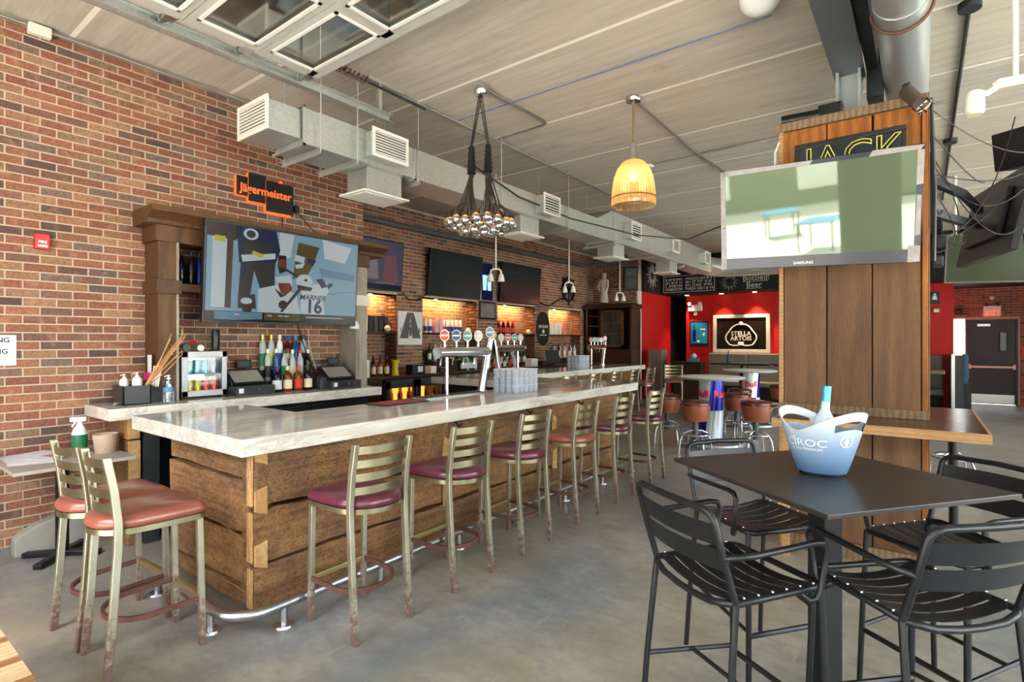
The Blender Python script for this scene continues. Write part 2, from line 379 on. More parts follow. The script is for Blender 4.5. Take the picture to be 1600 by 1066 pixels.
M['screen_green'] = plain('worn_tv_screen', lin(112,124,102), .03, .3, .06, 2, .8)
M['silver_peel'] = plain('peeling_silver', lin(150,142,142), .45, .4, .45, 14)
M['navy'] = plain('navy_bezel', lin(30,34,54), .25, 0, .2, 8)
M['tape'] = plain('yellow_outline', lin(196,188,84), .5, 0, .1, 10, em=lin(196,188,84), ems=.25)
M['orange_glow'] = plain('orange_enamel', lin(246,96,40), .45, 0, .06, 8, em=lin(246,96,40), ems=.5)
M['paper'] = plain('paper', lin(226,228,232), .9, 0, .05, 20, .2)
M['ink'] = plain('ink', lin(30,30,34), .8, 0, .1, 20, .2)
M['kraft'] = plain('kraft_tub', lin(202,180,156), .8, 0, .05, 12, .2)
M['green_label'] = plain('green_label', lin(22,112,72), .5, 0, .15, 20)
M['twig'] = plain('dry_twig', lin(206,160,104), .8, 0, .2, 25, .2)
M['pink'] = plain('pink_card', lin(236,40,130), .5, 0, .08, 10)
M['blue_plastic'] = plain('blue_plastic', lin(70,134,178), .4, 0, .06, 8)
M['cyan_can'] = plain('cyan_can', lin(60,176,214), .3, .4, .3, 22)
M['yellow_can'] = plain('yellow_can', lin(234,206,28), .3, .3, .2, 22)
M['coral_can'] = plain('coral_can', lin(238,92,70), .3, .3, .25, 22)
M['silver_can'] = plain('silver_can', lin(120,140,180), .25, .6, .4, 22)
M['pane'] = clear('window_pane', (.97, .99, .98), .02, .03)
M['fridge_glass'] = clear('fridge_glass', (.94, .96, .97), .02, .0)
M['clear_plastic'] = clear('clear_plastic', (.86, .92, .97), .08, .1)
n = N('tumbler_plastic'); n.p(col=lin(240,244,252), rough=.12, spec=.7); tr = n.node('ShaderNodeBsdfTransparent'); tr.inputs[0].default_value = (.95, .97, 1, 1)
tl = n.node('ShaderNodeBsdfTranslucent'); tl.inputs[0].default_value = (.9, .93, 1, 1); m1 = n.node('ShaderNodeMixShader'); m1.inputs[0].default_value = .55; m2 = n.node('ShaderNodeMixShader'); m2.inputs[0].default_value = .45
n.l.new(n.b.outputs[0], m1.inputs[1]); n.l.new(tl.outputs[0], m1.inputs[2]); n.l.new(m1.outputs[0], m2.inputs[1]); n.l.new(tr.outputs[0], m2.inputs[2]); n.l.new(m2.outputs[0], n.o.inputs[0]); M['tumbler'] = n.m
M['amber_glass'] = liquid('amber_liquor', lin(176,92,22)); M['green_glass'] = liquid('green_glass', lin(36,120,52)); M['blue_glass'] = liquid('blue_glass', lin(60,120,190))
M['clear_glass'] = liquid('clear_spirit', lin(222,232,234), .45); M['red_glass'] = liquid('red_liquor', lin(150,24,20)); M['dark_glass'] = liquid('dark_glass', lin(24,26,30), .2)
M['white_glass'] = plain('white_bottle', lin(236,238,240), .25, 0, .04, 6); M['cobalt'] = liquid('cobalt_glass', lin(26,50,170), .4)
M['label_cream'] = plain('cream_label', lin(232,220,186), .7, 0, .12, 40); M['label_red'] = plain('red_label', lin(214,56,34), .6, 0, .12, 40)
M['label_blue'] = plain('blue_label', lin(40,70,170), .6, 0, .2, 40); M['label_dark'] = plain('dark_label', lin(36,36,44), .6, 0, .3, 40)
M['gold'] = plain('gold_cap', lin(212,170,70), .35, .7, .08, 10)
M['yellow'] = plain('yellow_plastic', lin(226,206,40), .4, 0, .12, 10)
M['lamp_glass'] = None
n = N('ribbed_amber_glass'); n.n.remove(n.b)
tl = n.node('ShaderNodeBsdfTranslucent'); tl.inputs[0].default_value = (.95, .66, .34, 1); tr = n.node('ShaderNodeBsdfTransparent'); tr.inputs[0].default_value = (1, .80, .52, 1)
gl = n.node('ShaderNodeBsdfGlossy'); gl.inputs['Roughness'].default_value = .08
m1 = n.node('ShaderNodeMixShader'); m1.inputs[0].default_value = .35; n.l.new(tl.outputs[0], m1.inputs[1]); n.l.new(tr.outputs[0], m1.inputs[2])
m2 = n.node('ShaderNodeMixShader'); m2.inputs[0].default_value = .12; n.l.new(m1.outputs[0], m2.inputs[1]); n.l.new(gl.outputs[0], m2.inputs[2]); n.l.new(m2.outputs[0], n.o.inputs[0]); M['lamp_glass'] = n.m
M['bulb_warm'] = glow('warm_bulb', (1, .66, .30), 5)
M['bulb_tip'] = plain('silvered_bulb', (.82,.82,.80), .1, 1, .03, 4)
M['bulb_amber'] = plain('amber_bulb_glass', lin(255,176,80), .15, 0, .05, 5, em=lin(255,150,50), ems=.5)
M['wire'] = plain('black_cable', lin(26,26,26), .5, 0, .1, 10); M['cord_brown'] = plain('brown_cord', lin(58,46,38), .7, 0, .2, 30)
M['white_cord'] = plain('white_cord', lin(222,220,214), .5, 0, .05, 10); M['conduit'] = plain('conduit', lin(150,148,142), .4, .6, .1, 15)
M['blue_cable'] = plain('blue_cable', lin(96,116,176), .6, 0, .05, 10)
M['bench'] = plain('taupe_vinyl', lin(124,118,106), .45, 0, .1, 4)
M['mirror'] = plain('dark_mirror', lin(58,44,38), .06, .6, .1, 3, .8)
M['mirror_print'] = plain('mirror_print', lin(226,222,212), .5, 0, .05, 20)
M['frame_white'] = plain('white_frame', lin(214,208,194), .5, 0, .08, 14)
M['teal'] = plain('teal_print', lin(28,150,190), .4, 0, .2, 4); M['door_blue'] = plain('blue_black_door', lin(38,44,52), .45, 0, .1, 3)
M['stone'] = plain('carved_stone', lin(196,186,170), .8, 0, .12, 12, bump=.3)
M['frost'] = None
n = N('frosted_bucket'); tc = n.node('ShaderNodeTexCoord'); sx = n.node('ShaderNodeSeparateXYZ'); n.l.new(tc.outputs['Object'], sx.inputs[0])
c = n.ramp(n.math('MULTIPLY', sx.outputs['Z'], 3.6), [(.0, lin(92,130,176)), (.45, lin(150,178,212)), (.85, lin(226,234,242)), (1, lin(236,242,248))])
n.p(col=c, rough=.38, trans=.35, ior=1.3, spec=.5); M['frost'] = n.m
M['frost_blue'] = plain('blue_foil', lin(70,150,206), .3, .4, .15, 20)
n = N('frosted_spirit_bottle'); n.p(col=lin(214,228,240), rough=.3, trans=.3, ior=1.3); M['frost_bottle'] = n.m
M['table_white'] = plain('white_table_laminate', lin(236,236,232), .6, 0, .03, 6, .25)
M['rb_blue'] = plain('can_blue', lin(24,40,160), .2, .35, .05, 3); M['rb_white'] = plain('can_silver_white', lin(216,222,230), .22, .3, .04, 3)
M['rb_red'] = plain('can_red', lin(226,20,60), .3, 0, .05, 6)
M['silver_paint'] = plain('silver_paint', lin(190,194,200), .3, .6, .06, 8)
# hockey picture colours and a painted sky glare (a lit screen gives off light)
def px(name, col, s=.2): return plain(name, tuple(c*.12 for c in col), .2, 0, .1, 5, .18, em=col, ems=s)
HK = [px('ice', lin(132,170,190)), px('ice_shade', lin(96,140,166)), px('kit_navy', lin(34,44,78)), px('kit_dark', lin(58,56,54)), px('kit_white', lin(196,210,216)), px('kit_yellow', lin(196,190,60)),
      px('face_red', lin(128,60,44)), px('shadow_brown', lin(58,36,28)), px('banner_dark', lin(16,20,30), .15), px('banner_text', lin(190,196,200)), px('kit_olive', lin(92,78,40)), px('sky_glare', lin(210,216,220))]
AD = [px('ad_mauve', lin(92,84,104), .22), px('ad_rose', lin(128,88,94), .22), px('ad_grey', lin(140,132,138), .22), px('ad_dark', lin(40,44,60), .2)]
BS = [px('sign_navy', lin(14,22,52), .4), px('sign_ice', lin(150,190,240), .8)]
M['exit'] = plain('exit_red', lin(236,74,44), .5, 0, .04, 8, em=lin(236,74,44), ems=.8)
M['warm_fridge'] = glow('lit_fridge_back', lin(255,176,70), 2.2)
M['day_pane'] = clear('door_glass', (.96,.98,1), .02, .03)
# ================================================================= THE SETTING
ZC = 4.09; WX = -5.5; WY1 = 4.2; RX = -7.6; FY = 13.9; YF = -1.6; XR_ = 5.0; YB = 18.4
# ---- floor: poured bays with saw-cut joints
fl = struct('floor', MB().box((RX-.3, YF-.2, -.2), (XR_, YB+.1, -.012)), M['render'])
ys = [YF-.2, 3.18, 8.0, 12.8, YB+.1]
for a, b in zip(ys, ys[1:]):
    part('floor_slab', MB().box((RX-.3, a+.002, -.1), (XR_, b-.002, 0)), M['floor'], fl)
# ---- ceiling: hollow-core planks with pale caulked seams
ce = struct('ceiling', MB().box((RX-.3, YF-.2, ZC+.0015), (XR_, YB+.1, ZC+.3)), M['caulk'])
y0 = 1.33 - 3*1.26
while y0 < YB:
    part('ceiling_plank', MB().box((RX-.3, max(y0, YF-.2)+.02, ZC), (XR_, min(y0+1.26, YB+.1)-.02, ZC+.012)), M['ceil'], ce); y0 += 1.26

BL, BH, BJ = .205, .0675, .011
def brick_verts(l, h, d, c=.003):
    return ([(0,0,0),(l,0,0),(l,h,0),(0,h,0),(c,c,d),(l-c,c,d),(l-c,h-c,d),(c,h-c,d)], [(4,5,6,7),(0,1,5,4),(1,2,6,5),(2,3,7,6),(3,0,4,7)])
BM = {}
def brick_wall(parent, o, U, Nn, L, z0, z1, holes=(), singles=0, key=None, d=.007, mat='brick'):
    o = Vector(o); U = Vector(U); Nn = Vector(Nn); Z = Vector((0,0,1)); rows = []
    flip = U.cross(Z).dot(Nn) < 0
    r = 0; z = z0
    while z < z1 - .02:
        h = min(BH - BJ, z1 - z); u = -BL/2 if r % 2 else 0
        while u < L:
            a, b = max(u, 0), min(u + BL - BJ, L); segs = [(a, b)]
            for (h0, h1, g0, g1) in holes:
                if z + h > g0 + .01 and z < g1 - .01:
                    ns = []
                    for s0, s1 in segs:
                        if s1 <= h0 or s0 >= h1: ns.append((s0, s1)); continue
                        if s0 < h0: ns.append((s0, h0 - .004))
                        if s1 > h1: ns.append((h1 + .004, s1))
                    segs = ns
            rows += [(s0, s1, z, h) for s0, s1 in segs if s1 - s0 > .02]
            u += BL
        z += BH; r += 1
    if singles:
        rows.sort(key=key or (lambda q: q[0]))
    one, rest = rows[:singles], rows[singles:]
    Mx = Matrix((U, Z, Nn)).transposed().to_4x4()
    for a, b, zz, h in one:
        k = (round(b-a, 3), round(h, 3), tuple(Nn), d, mat)
        if k not in BM:
            vs, fs = brick_verts(b-a, h, d)
            if flip: fs = [f[::-1] for f in fs]
            mb = MB().add([Mx @ Vector(v) for v in vs], fs); BM[k] = mb.mesh('brick', M[mat])
        ob = bpy.data.objects.new('brick', BM[k]); C.objects.link(ob); ob.parent = parent; ob.location = o + U*a + Z*zz
    if rest:
        mb = MB()
        for a, b, zz, h in rest:
            vs, fs = brick_verts(b-a, h, d)
            if flip: fs = [f[::-1] for f in fs]
            mb.add([o + Mx @ Vector((v[0]+a, v[1]+zz, v[2])) for v in vs], fs)
        ob = link('brick_courses', mb.mesh('brick_courses', M[mat + '_i']), parent); ob['kind'] = 'stuff'
def slab_with_holes(mb, fn, L, z0, z1, holes):
    es = sorted({0, L, *[h[0] for h in holes], *[h[1] for h in holes]})
    for a, b in zip(es, es[1:]):
        cut = sorted((h[2], h[3]) for h in holes if h[0] <= a + 1e-6 and h[1] >= b - 1e-6); z = z0
        for c0, c1 in cut:
            if c0 > z + 1e-4: fn(mb, a, b, z, c0)
            z = max(z, c1)
        if z < z1 - 1e-4: fn(mb, a, b, z, z1)
    return mb
# ---- near brick wall (projecting) : bricks nearest to the viewer are single pieces
wl_ = struct('wall_left', MB().box((WX-.25, YF-.2, 0), (WX, WY1, ZC)), M['mortar'])
brick_wall(wl_, (WX, WY1, 0.07), (0,-1,0), (1,0,0), WY1-YF, 0, ZC-.09, singles=300, key=lambda q: (0 if WY1-q[0] > .86 else 1, -(q[0])))
part('base_course', MB().box((WX, YF, 0), (WX+.008, WY1, .062)), M['render'], wl_)
wr = struct('wall_return', MB().box((RX-.3, WY1-.25, 0), (WX-.25, WY1, ZC)), M['mortar'])
brick_wall(wr, (RX, WY1, .01), (1,0,0), (0,1,0), WX-RX, 0, ZC-.03)
# ---- recessed bar wall with four lit niches
NI = [(5.88, 6.55), (7.18, 8.76), (9.47, 10.95), (11.56, 13.18)]; NZ0, NZ1, ND = 1.06, 2.46, .34
holes = [(a-WY1, b-WY1, NZ0, NZ1) for a, b in NI]
wb = struct('wall_bar', slab_with_holes(MB(), lambda m, a, b, c, d: m.box((RX-.3, WY1+a, c), (RX, WY1+b, d)), FY-WY1, 0, ZC, holes), M['mortar'])
part('niche_back', MB().box((RX-ND-.1, 5.5, .9), (RX-ND, 13.5, 2.6)), M['mortar'], wb)
brick_wall(wb, (RX, FY, .01), (0,-1,0), (1,0,0), FY-WY1, 0, ZC-.03, [(FY-b, FY-a, NZ0, NZ1) for a, b in NI], singles=300, key=lambda q: -(q[0]) if q[2] > 2.0 and FY-q[0] > 5.6 else 99)
for a, b in NI:
    brick_wall(wb, (RX-ND, b, NZ0), (0,-1,0), (1,0,0), b-a, 0, NZ1-NZ0-.02)
    for yy, nn in ((a, 1), (b, -1)):
        part('niche_side', MB().box((RX-ND, yy-.02*(nn > 0), NZ0), (RX-.002, yy+.02*(nn < 0), NZ1)), M['mortar'], wb)
        brick_wall(wb, (RX-ND, yy, NZ0), (1,0,0), (0,nn,0), ND, 0, NZ1-NZ0-.02, d=.006)
    part('niche_soffit', MB().box((RX-ND, a, NZ1), (RX-.01, b, NZ1+.03)), M['mortar'], wb)
    part('niche_sill', MB().box((RX-ND, a, NZ0-.04), (RX+.01, b, NZ0)), M['dark_wood'], wb)
# ---- short brick wall closing the bar at its far end
wc = struct('wall_bar_end', MB().box((RX, FY, 0), (-6.2, FY+.2, ZC)), M['mortar'])
brick_wall(wc, (RX, FY, .01), (1,0,0), (0,-1,0), 1.4, 0, ZC-.03)
# ---- red walls, dark doorway, chalkboard bulkhead
struct('wall_red_side', MB().box((-6.4, FY+.2, 0), (-6.2, 16.3, 3.0)), M['red'])
part('corner_bead', MB().box((-6.235, FY-.012, 0), (-6.19, FY+.2, 3.0)), M['white_paint'], wc)
struct('wall_red', MB().box((-5.71, 16.3, 0), (.6, 16.5, 3.02)), M['red'])
struct('wall_dark_passage', MB().box((-6.4, YB, 0), (-5.5, YB+.1, 3.02)), M['black_matte'])
struct('wall_passage_side', MB().box((-5.71, 16.5, 0), (-5.6, YB, 3.0)), M['black_matte'])
struct('wall_far_left', MB().box((-6.5, 16.3, 0), (-6.2, YB, 3.02)), M['black_matte'])
bk = struct('bulkhead_wall', MB().box((-6.4, 15.5, 2.99), (XR_, YB, ZC)), M['black_matte'], label='black bulkhead over the red wall')
struct('bulkhead_side_wall', MB().box((-6.6, FY+.2, 2.99), (-6.2, 15.5, ZC)), M['slate'])
struct('wall_far', slab_with_holes(MB(), lambda m, a, b, c, d: m.box((-.2+a, YB, c), (-.2+b, YB+.25, d)), XR_+.2, 0, 3.0, [(.85, 1.12, .02, 2.2), (1.15, 2.1, 0, 2.16)]), M['mortar'])
wf = bpy.data.objects['wall_far']
brick_wall(wf, (-.2, YB, .01), (1,0,0), (0,-1,0), 3.4, 0, 3.0, [(.83, 1.12, .0, 2.22), (1.1, 2.16, 0, 2.2)], d=.008)
# ---- glazed street front behind the viewer and unseen window wall added to light the deep room
BAY = [(-3.95, -1.15), (-.35, 4.4)]
struct('wall_front', slab_with_holes(MB(), lambda m, a, b, c, d: m.box((WX-.25+a, YF-.2, c), (WX-.25+b, YF, d)), XR_-WX+.25, 0, ZC, [(a-WX+.25, b-WX+.25, 0, 3.55) for a, b in BAY]), M['render'])
WB = [(-.9, 3.5), (4.1, 8.7), (9.3, 13.9)]
struct('wall_right', slab_with_holes(MB(), lambda m, a, b, c, d: m.box((XR_, YF-.2+a, c), (XR_+.2, YF-.2+b, d)), YB-YF+.4, 0, ZC, [(a-YF+.2, b-YF+.2, .3, 3.7) for a, b in WB]), M['render'])
def window(nm, p0, U, L, z0, z1, nx, nz):
    p0 = Vector(p0); U = Vector(U); o = None; mb = MB()
    t = .05
    def bb(a, b, c, d, e=.03):
        q = U.cross(Vector((0,0,1)))*e; x = p0 + U*a - q; y = p0 + U*b + q
        return (x.x, x.y, c), (y.x, y.y, d)
    for i in range(nx+1):
        x = L*i/nx; mb.box(*bb(max(0, x-t/2), min(L, x+t/2), z0, z1))
    for i in range(nz+1):
        z = z0+(z1-z0)*i/nz; mb.box(*bb(0, L, max(z0, z-t/2), min(z1, z+t/2)))
    o = struct(nm, mb, M['grey_dark'])
    for i in range(nx):
        for j in range(nz):
            part('pane', MB().box(*bb(L*i/nx+t/2, L*(i+1)/nx-t/2, z0+(z1-z0)*j/nz+t/2, z0+(z1-z0)*(j+1)/nz-t/2, .004)), M['pane'], o)
window('window_1', (-.35, YF-.1, 0), (1,0,0), 4.75, .0, 3.55, 4, 4)
for i, (a, b) in enumerate(WB): window('window_%d' % (i+2), (XR_+.1, a, 0), (0,1,0), b-a, .3, 3.7, 4, 2)  # side windows out of view, added to bring daylight deep into the room
def portal(loc, rot, sx, sy):
    l = bpy.data.lights.new('daylight_portal', 'AREA'); l.shape = 'RECTANGLE'; l.size = sx; l.size_y = sy; l.cycles.is_portal = True
    o = bpy.data.objects.new('daylight_portal', l); C.objects.link(o); o.location = loc; o.rotation_euler = rot
for a, b in BAY: portal(((a+b)/2, YF-.22, 1.77), (R(90), 0, 0), b-a, 3.5)
for a, b in WB: portal((XR_+.22, (a+b)/2, 2), (R(90), 0, R(90)), b-a, 3.4)
struct('ground_outside', MB().box((-40, -60, -.3), (60, YF-.2, -.03)).box((XR_+.2, YF-.2, -.3), (60, 60, -.03)).box((-40, YB+.35, -.3), (XR_+.2, 60, -.03)), M['paving'])
ob_ = struct('building_outside', MB().box((-24, -19, -.3), (26, -16, 7.5)), M['opposite'], label='grey-green building across the street')
for i in range(8):
    part('shop_window', MB().box((-21+i*5.6, -15.98, .6), (-18+i*5.6, -15.94, 3.0)), M['white_paint'], ob_); part('shop_window', MB().box((-21+i*5.6, -15.98, 4.2), (-18+i*5.6, -15.94, 6.4)), M['white_paint'], ob_)
for i, (x, y, r_) in enumerate(((-2.2, -7.0, 12), (-3.6, -9.5, -20))):
    pt_ = thing('patio_table', ('pale blue patio table just outside the open garage door', 'pale blue patio table further out on the paving')[i], 'table', (x, y, -.03), R(r_)); lpart('table_top', MB().box((-.45,-.45,.72), (.45,.45,.76)), M['blue_plastic'], pt_, bevel=.004)
    for q in ((-.4,-.4), (.4,-.4), (.4,.4), (-.4,.4)): lpart('leg', MB().cyl((*q, 0), (*q, .72), .02, n=8), M['grey_dark'], pt_)
# ---- open sectional glass door, rolled up flat under the ceiling
dz = 3.735
d1 = struct('door_1', MB().box((-3.92, -1.45, dz+.05), (-3.90, 2.52, dz+.06)), M['alu'], label='glazed sectional garage door rolled up under the ceiling')
yb = 2.52; k = 0
while yb > -1.2:
    ya = yb - .5; fr = MB()
    for yy in ((ya+.004, ya+.05), (yb-.095 if k == 0 else yb-.05, yb-.002)): fr.box((-3.9, yy[0], dz), (-1.01, yy[1], dz+.05))
    for i in range(4):
        x = -3.9 + i*.9625; fr.box((x - (.0 if i == 0 else .05), ya+.05, dz), (x + (.11 if i == 0 else .05), yb-.05, dz+.05))
    s_ = part('door_section', fr, M['alu'], d1)
    for i in range(3):
        xa = -3.9 + i*.9625 + (.11 if i == 0 else .05); xb = -3.9 + (i+1)*.9625 - .05; y1 = yb - (.095 if k == 0 else .05); y2 = ya + .05
        g = MB()
        for q in (((xa, y2), (xb, y2+.022)), ((xa, y1-.022), (xb, y1)), ((xa, y2), (xa+.022, y1)), ((xb-.022, y2), (xb, y1))): g.box((*q[0], dz-.008), (*q[1], dz+.004))
        part('glazing_bead', g, M['white_paint'], s_)
        part('pane', MB().box((xa, y2, dz+.02), (xb, y1, dz+.026)), M['pane'], s_)
    for xx in (-3.905,):
        part('roller_bracket', MB().box((xx-.05, yb-.1, dz-.01), (xx+.03, yb-.03, dz+.012)).cyl((xx-.13, yb-.065, dz+.03), (xx, yb-.065, dz+.03), .012, n=8).cyl((xx-.13, yb-.065, dz+.03), (xx-.10, yb-.065, dz+.03), .028, n=12).bar((xx-.04, yb-.09, dz), (xx-.04, yb-.04, dz+.07), .03, .006), M['steel'], s_, smooth=40)
    yb = ya; k += 1
for i, (xx, lb) in enumerate(((-4.05, 'galvanised door track running above the duct beside the brick wall'),)):
    t = thing('door_track', lb, 'track', (xx, 1.0, 3.68))
    part('track_channel', MB().box((xx-.03, YF, 3.70), (xx-.025, 3.42, 3.78)).box((xx-.03, YF, 3.70), (xx+.04, 3.42, 3.705)).box((xx-.03, YF, 3.775), (xx+.03, 3.42, 3.78)), M['galv'], t)
    part('hanger_strut', MB().box((xx-.07, 3.30, 3.70), (xx-.035, 3.34, ZC-.001)).box((xx-.09, 3.18, ZC-.03), (xx-.03, 3.62, ZC-.001)), M['galv'], t)
    part('hanger_strut', MB().bar((xx-.05, 3.32, ZC-.03), (xx-.05, 2.95, 3.78), .02, .004), M['galv'], t)
    part('hanger_strut', MB().box((xx-.07, 0.9, 3.78), (xx-.04, .93, ZC)), M['galv'], t)
t = thing('door_spring', 'rusty counterbalance spring rod beside the open garage door', 'spring', (-3.7, 2.7, 3.75))
part('rod', MB().cyl((-3.70, 2.5, 3.80), (-3.72, 3.55, 3.80), .012, n=10), M['grey_dark'], t, 40)
part('spring_coil', MB().tube([(-3.70+.03*math.cos(i*.9), 2.52+i*.006, 3.80+.03*math.sin(i*.9)) for i in range(60)], .006, 6), M['rusty'], t, 40)
# ---- bulkhead chalk lettering
X1 = (1,0,0); Z1 = (0,0,1)
def board(label, x0, x1, z0, z1, body):
    t = thing('chalkboard', label, 'chalkboard', ((x0+x1)/2, 15.47, z0), group='chalkboards over the red wall')
    part('board_panel', MB().box((x0, 15.46, z0), (x1, 15.497, z1)), M['slate'], t)
    mb = MB(); body(mb, x0, x1, z0, z1); part('chalk_lettering', mb, M['chalk'], t)
def scribble(mb, xa, xb, z, h, seed):                       # a hand-chalked line too small to read
    r = random.Random(seed); x = xa
    while x < xb:
        w = h*r.uniform(.35, .6); k = r.randrange(4); q = .012
        if k != 1: mb.box((x, 15.452, z), (x+q, 15.459, z+h))
        if k in (0, 2): mb.box((x, 15.452, z+h-q), (x+w, 15.459, z+h))
        if k in (1, 2): mb.box((x, 15.452, z+h*.5), (x+w, 15.459, z+h*.5+q))
        if k in (0, 3): mb.box((x, 15.452, z), (x+w, 15.459, z+q))
        if k in (1, 3): mb.box((x+w-q, 15.452, z), (x+w, 15.459, z+h))
        x += w + h*.28 + (h*.5 if r.random() < .14 else 0)
def rect(mb, x0, x1, z0, z1, q=.012):
    for a in ((x0, x1, z0, z0+q), (x0, x1, z1-q, z1), (x0, x0+q, z0, z1), (x1-q, x1, z0, z1)): mb.box((a[0], 15.452, a[2]), (a[1], 15.459, a[3]))
def b1(mb, x0, x1, z0, z1):
    rect(mb, x0+.06, x1-.06, z0+.04, z1-.10)
    for i in range(4): scribble(mb, x0+.12, x0+.62, z0+.38-i*.095, .07, i); scribble(mb, x0+.72, x1-.14, z0+.38-i*.095, .07, i+9)
def star(mb, cx, cz, r0):
    for i in range(26):
        a = i*2*PI/26; r1 = r0*(.45 + .1*(i % 3)); r2 = r0*(.8+.2*(i % 2)); mb.bar((cx+r1*math.cos(a), 15.455, cz+r1*math.sin(a)), (cx+r2*math.cos(a), 15.455, cz+r2*math.sin(a)), .004, .02, (0,1,0))
def b2(mb, x0, x1, z0, z1):
    star(mb, x0+.32, z0+.24, .22)
    mb.text('Bottled!', .21, (x0+1.0, 15.458, z0+.32), X1, Z1, .002); mb.text('Beer', .21, (x0+.95, 15.458, z0+.13), X1, Z1, .002)
    mb.box((x0+.66, 15.452, z0+.225), (x0+1.3, 15.459, z0+.233)); mb.box((x0+.74, 15.452, z0+.035), (x0+1.15, 15.459, z0+.043))
def b3(mb, x0, x1, z0, z1):
    rect(mb, x0+.04, x1-.04, z0+.05, z1-.05)
    for i in range(4): scribble(mb, x0+.12+.04*i, x1-.14-.04*i, z0+.38-i*.1, .07, i+30)
board('chalkboard with a chalk-lined menu list under the duct', -6.15, -4.55, 3.0, 3.62, b1)
board('chalkboard with the chalk words Bottled Beer and a starburst', -4.53, -2.95, 3.0, 3.62, b2)
board('chalkboard beside the wooden column with a boxed chalk list', -2.93, -1.6, 3.0, 3.62, b3)
t = thing('chalkboard', 'chalkboard angled towards the bar with a chalk ornament behind the loudspeaker', 'chalkboard', (-6.19, 14.9, 3.0), group='chalkboards over the red wall')
part('board_panel', MB().box((-6.197, 14.2, 3.02), (-6.17, 15.44, 3.98)), M['slate'], t)
mb = MB()
for i in range(22):
    a = i*2*PI/22; mb.bar((-6.165, 14.8+.12*math.cos(a), 3.5+.12*math.sin(a)), (-6.165, 14.8+(.3+.1*(i % 2))*math.cos(a), 3.5+(.3+.1*(i % 2))*math.sin(a)), .02, .004, (1,0,0))
part('chalk_lettering', mb, M['chalk'], t)
# ================================================================= THE BAR
def grain_box(mb, a, b, j=.006, seed=0, mi=0):                # hand-hewn timber: box whose long edges wander a little
    (x0,y0,z0),(x1,y1,z1) = a, b; r = random.Random(seed); ax = 0 if (x1-x0) > (y1-y0) else 1; n = 9; vs = []
    for i in range(n+1):
        t = i/n
        for (p, q) in ((0,0),(1,0),(1,1),(0,1)):
            w = [r.uniform(-j, j) for _ in range(2)]
            if ax == 1: vs.append((x0+(x1-x0)*p+w[0]*(.6), y0+(y1-y0)*t, z0+(z1-z0)*q+w[1]))
            else: vs.append((x0+(x1-x0)*t, y0+(y1-y0)*p+w[0]*.6, z0+(z1-z0)*q+w[1]))
    fs = [(0,3,2,1) if ax == 1 else (0,1,2,3)] ; e = n*4; fs.append((e,e+1,e+2,e+3) if ax == 1 else (e+3,e+2,e+1,e))
    for i in range(n):
        for k in range(4):
            f = (i*4+k, i*4+(k+1)%4, (i+1)*4+(k+1)%4, (i+1)*4+k); fs.append(f if ax == 1 else f[::-1])
    return mb.add(vs, [f[::-1] for f in fs] if ax == 1 else [f[::-1] for f in fs], mi)
ZT = 1.08
bar = thing('bar_counter', 'long bar front of rough stacked timbers with pale interlocked corner ends', 'bar counter', (-3.2, 4.0, 0))
part('carcass', MB().box((-3.86, 2.2, 0), (-3.30, 6.4, .965)).box((-4.34, 1.76, 0), (-3.30, 2.2, .965)).box((-5.7, 5.85, 0), (-3.3, 6.4, .965)), M['black_matte'], bar)
fz = [(.012, .266), (.290, .600), (.626, .966)]
for c, (a, b) in enumerate(fz):
    js = [1.62, 3.28, 4.86, 6.45] if c != 1 else [1.62, 3.20, 4.92, 6.45]
    for i, (p, q) in enumerate(zip(js, js[1:])):
        grain = MB(); grain_box(grain, (-3.30, p+.004, a), (-3.15-.006*((c+i) % 2), q-.004, b), .008, c*7+i)
        part('timber', grain, M['beam'], bar, bevel=.006)
ez = [(.012, .116), (.140, .430), (.458, .762), (.790, .966)]
for c, (a, b) in enumerate(ez):
    mb = MB(); grain_box(mb, (-4.36+.02*(c % 2), 1.62+.005*(c % 2), a), (-3.225, 1.76, b), .011, 60+c); part('timber', mb, M['beam_x'], bar, bevel=.006)
for a, b in fz: part('timber_end', MB().box((-3.222, 1.612, a+.006), (-3.155, 1.6215, b-.006)), M['beam_end'], bar, bevel=.008)
for a, b in ((.25, .42), (.575, .745), (.875, .968)):
    part('timber_end', MB().prism([(1.622, a+.03), (1.70, a), (1.70, b), (1.622, b-.02)], .018, (-3.155, 0, 0), (0,1,0), (0,0,1)), M['beam_end'], bar, bevel=.004)
for y in (3.24, 4.89):
    part('timber_end', MB().prism([(y-.05, .62), (y+.04, .60), (y+.035, .80), (y-.03, .83)], .016, (-3.15, 0, 0), (0,1,0), (0,0,1)), M['beam_end'], bar, bevel=.004)
    part('timber_end', MB().prism([(y-.04, .26), (y+.045, .24), (y+.04, .47), (y-.03, .45)], .016, (-3.15, 0, 0), (0,1,0), (0,0,1)), M['beam_end'], bar, bevel=.004)
for y in (3.32, 4.35, 5.35):
    part('bag_hook', MB().tube([(-3.14, y, .95), (-3.10, y, .93), (-3.07, y, .90), (-3.055, y, .915), (-3.05, y, .935)], .007, 6), M['black'], bar, 40)
top = MB().prism([(-4.56,1.448), (-2.945,1.448), (-2.945,6.6), (-5.0,6.6), (-5.0,11.6), (-5.9,11.6), (-5.9,5.75), (-3.80,5.75), (-3.80,2.28), (-4.56,2.28)], .098, (0,0,ZT-.098))
solo('granite_worktop', top, M['granite'], 'white veined granite bar top running round the whole bar', 'bar top', bevel=.006)
b2_ = thing('bar_counter', 'far stretch of timber bar front behind the second row of ladder-back stools', 'bar counter', (-5.4, 9.0, 0))
part('carcass', MB().box((-5.85, 6.45, 0), (-5.32, 11.4, .965)), M['black_matte'], b2_)
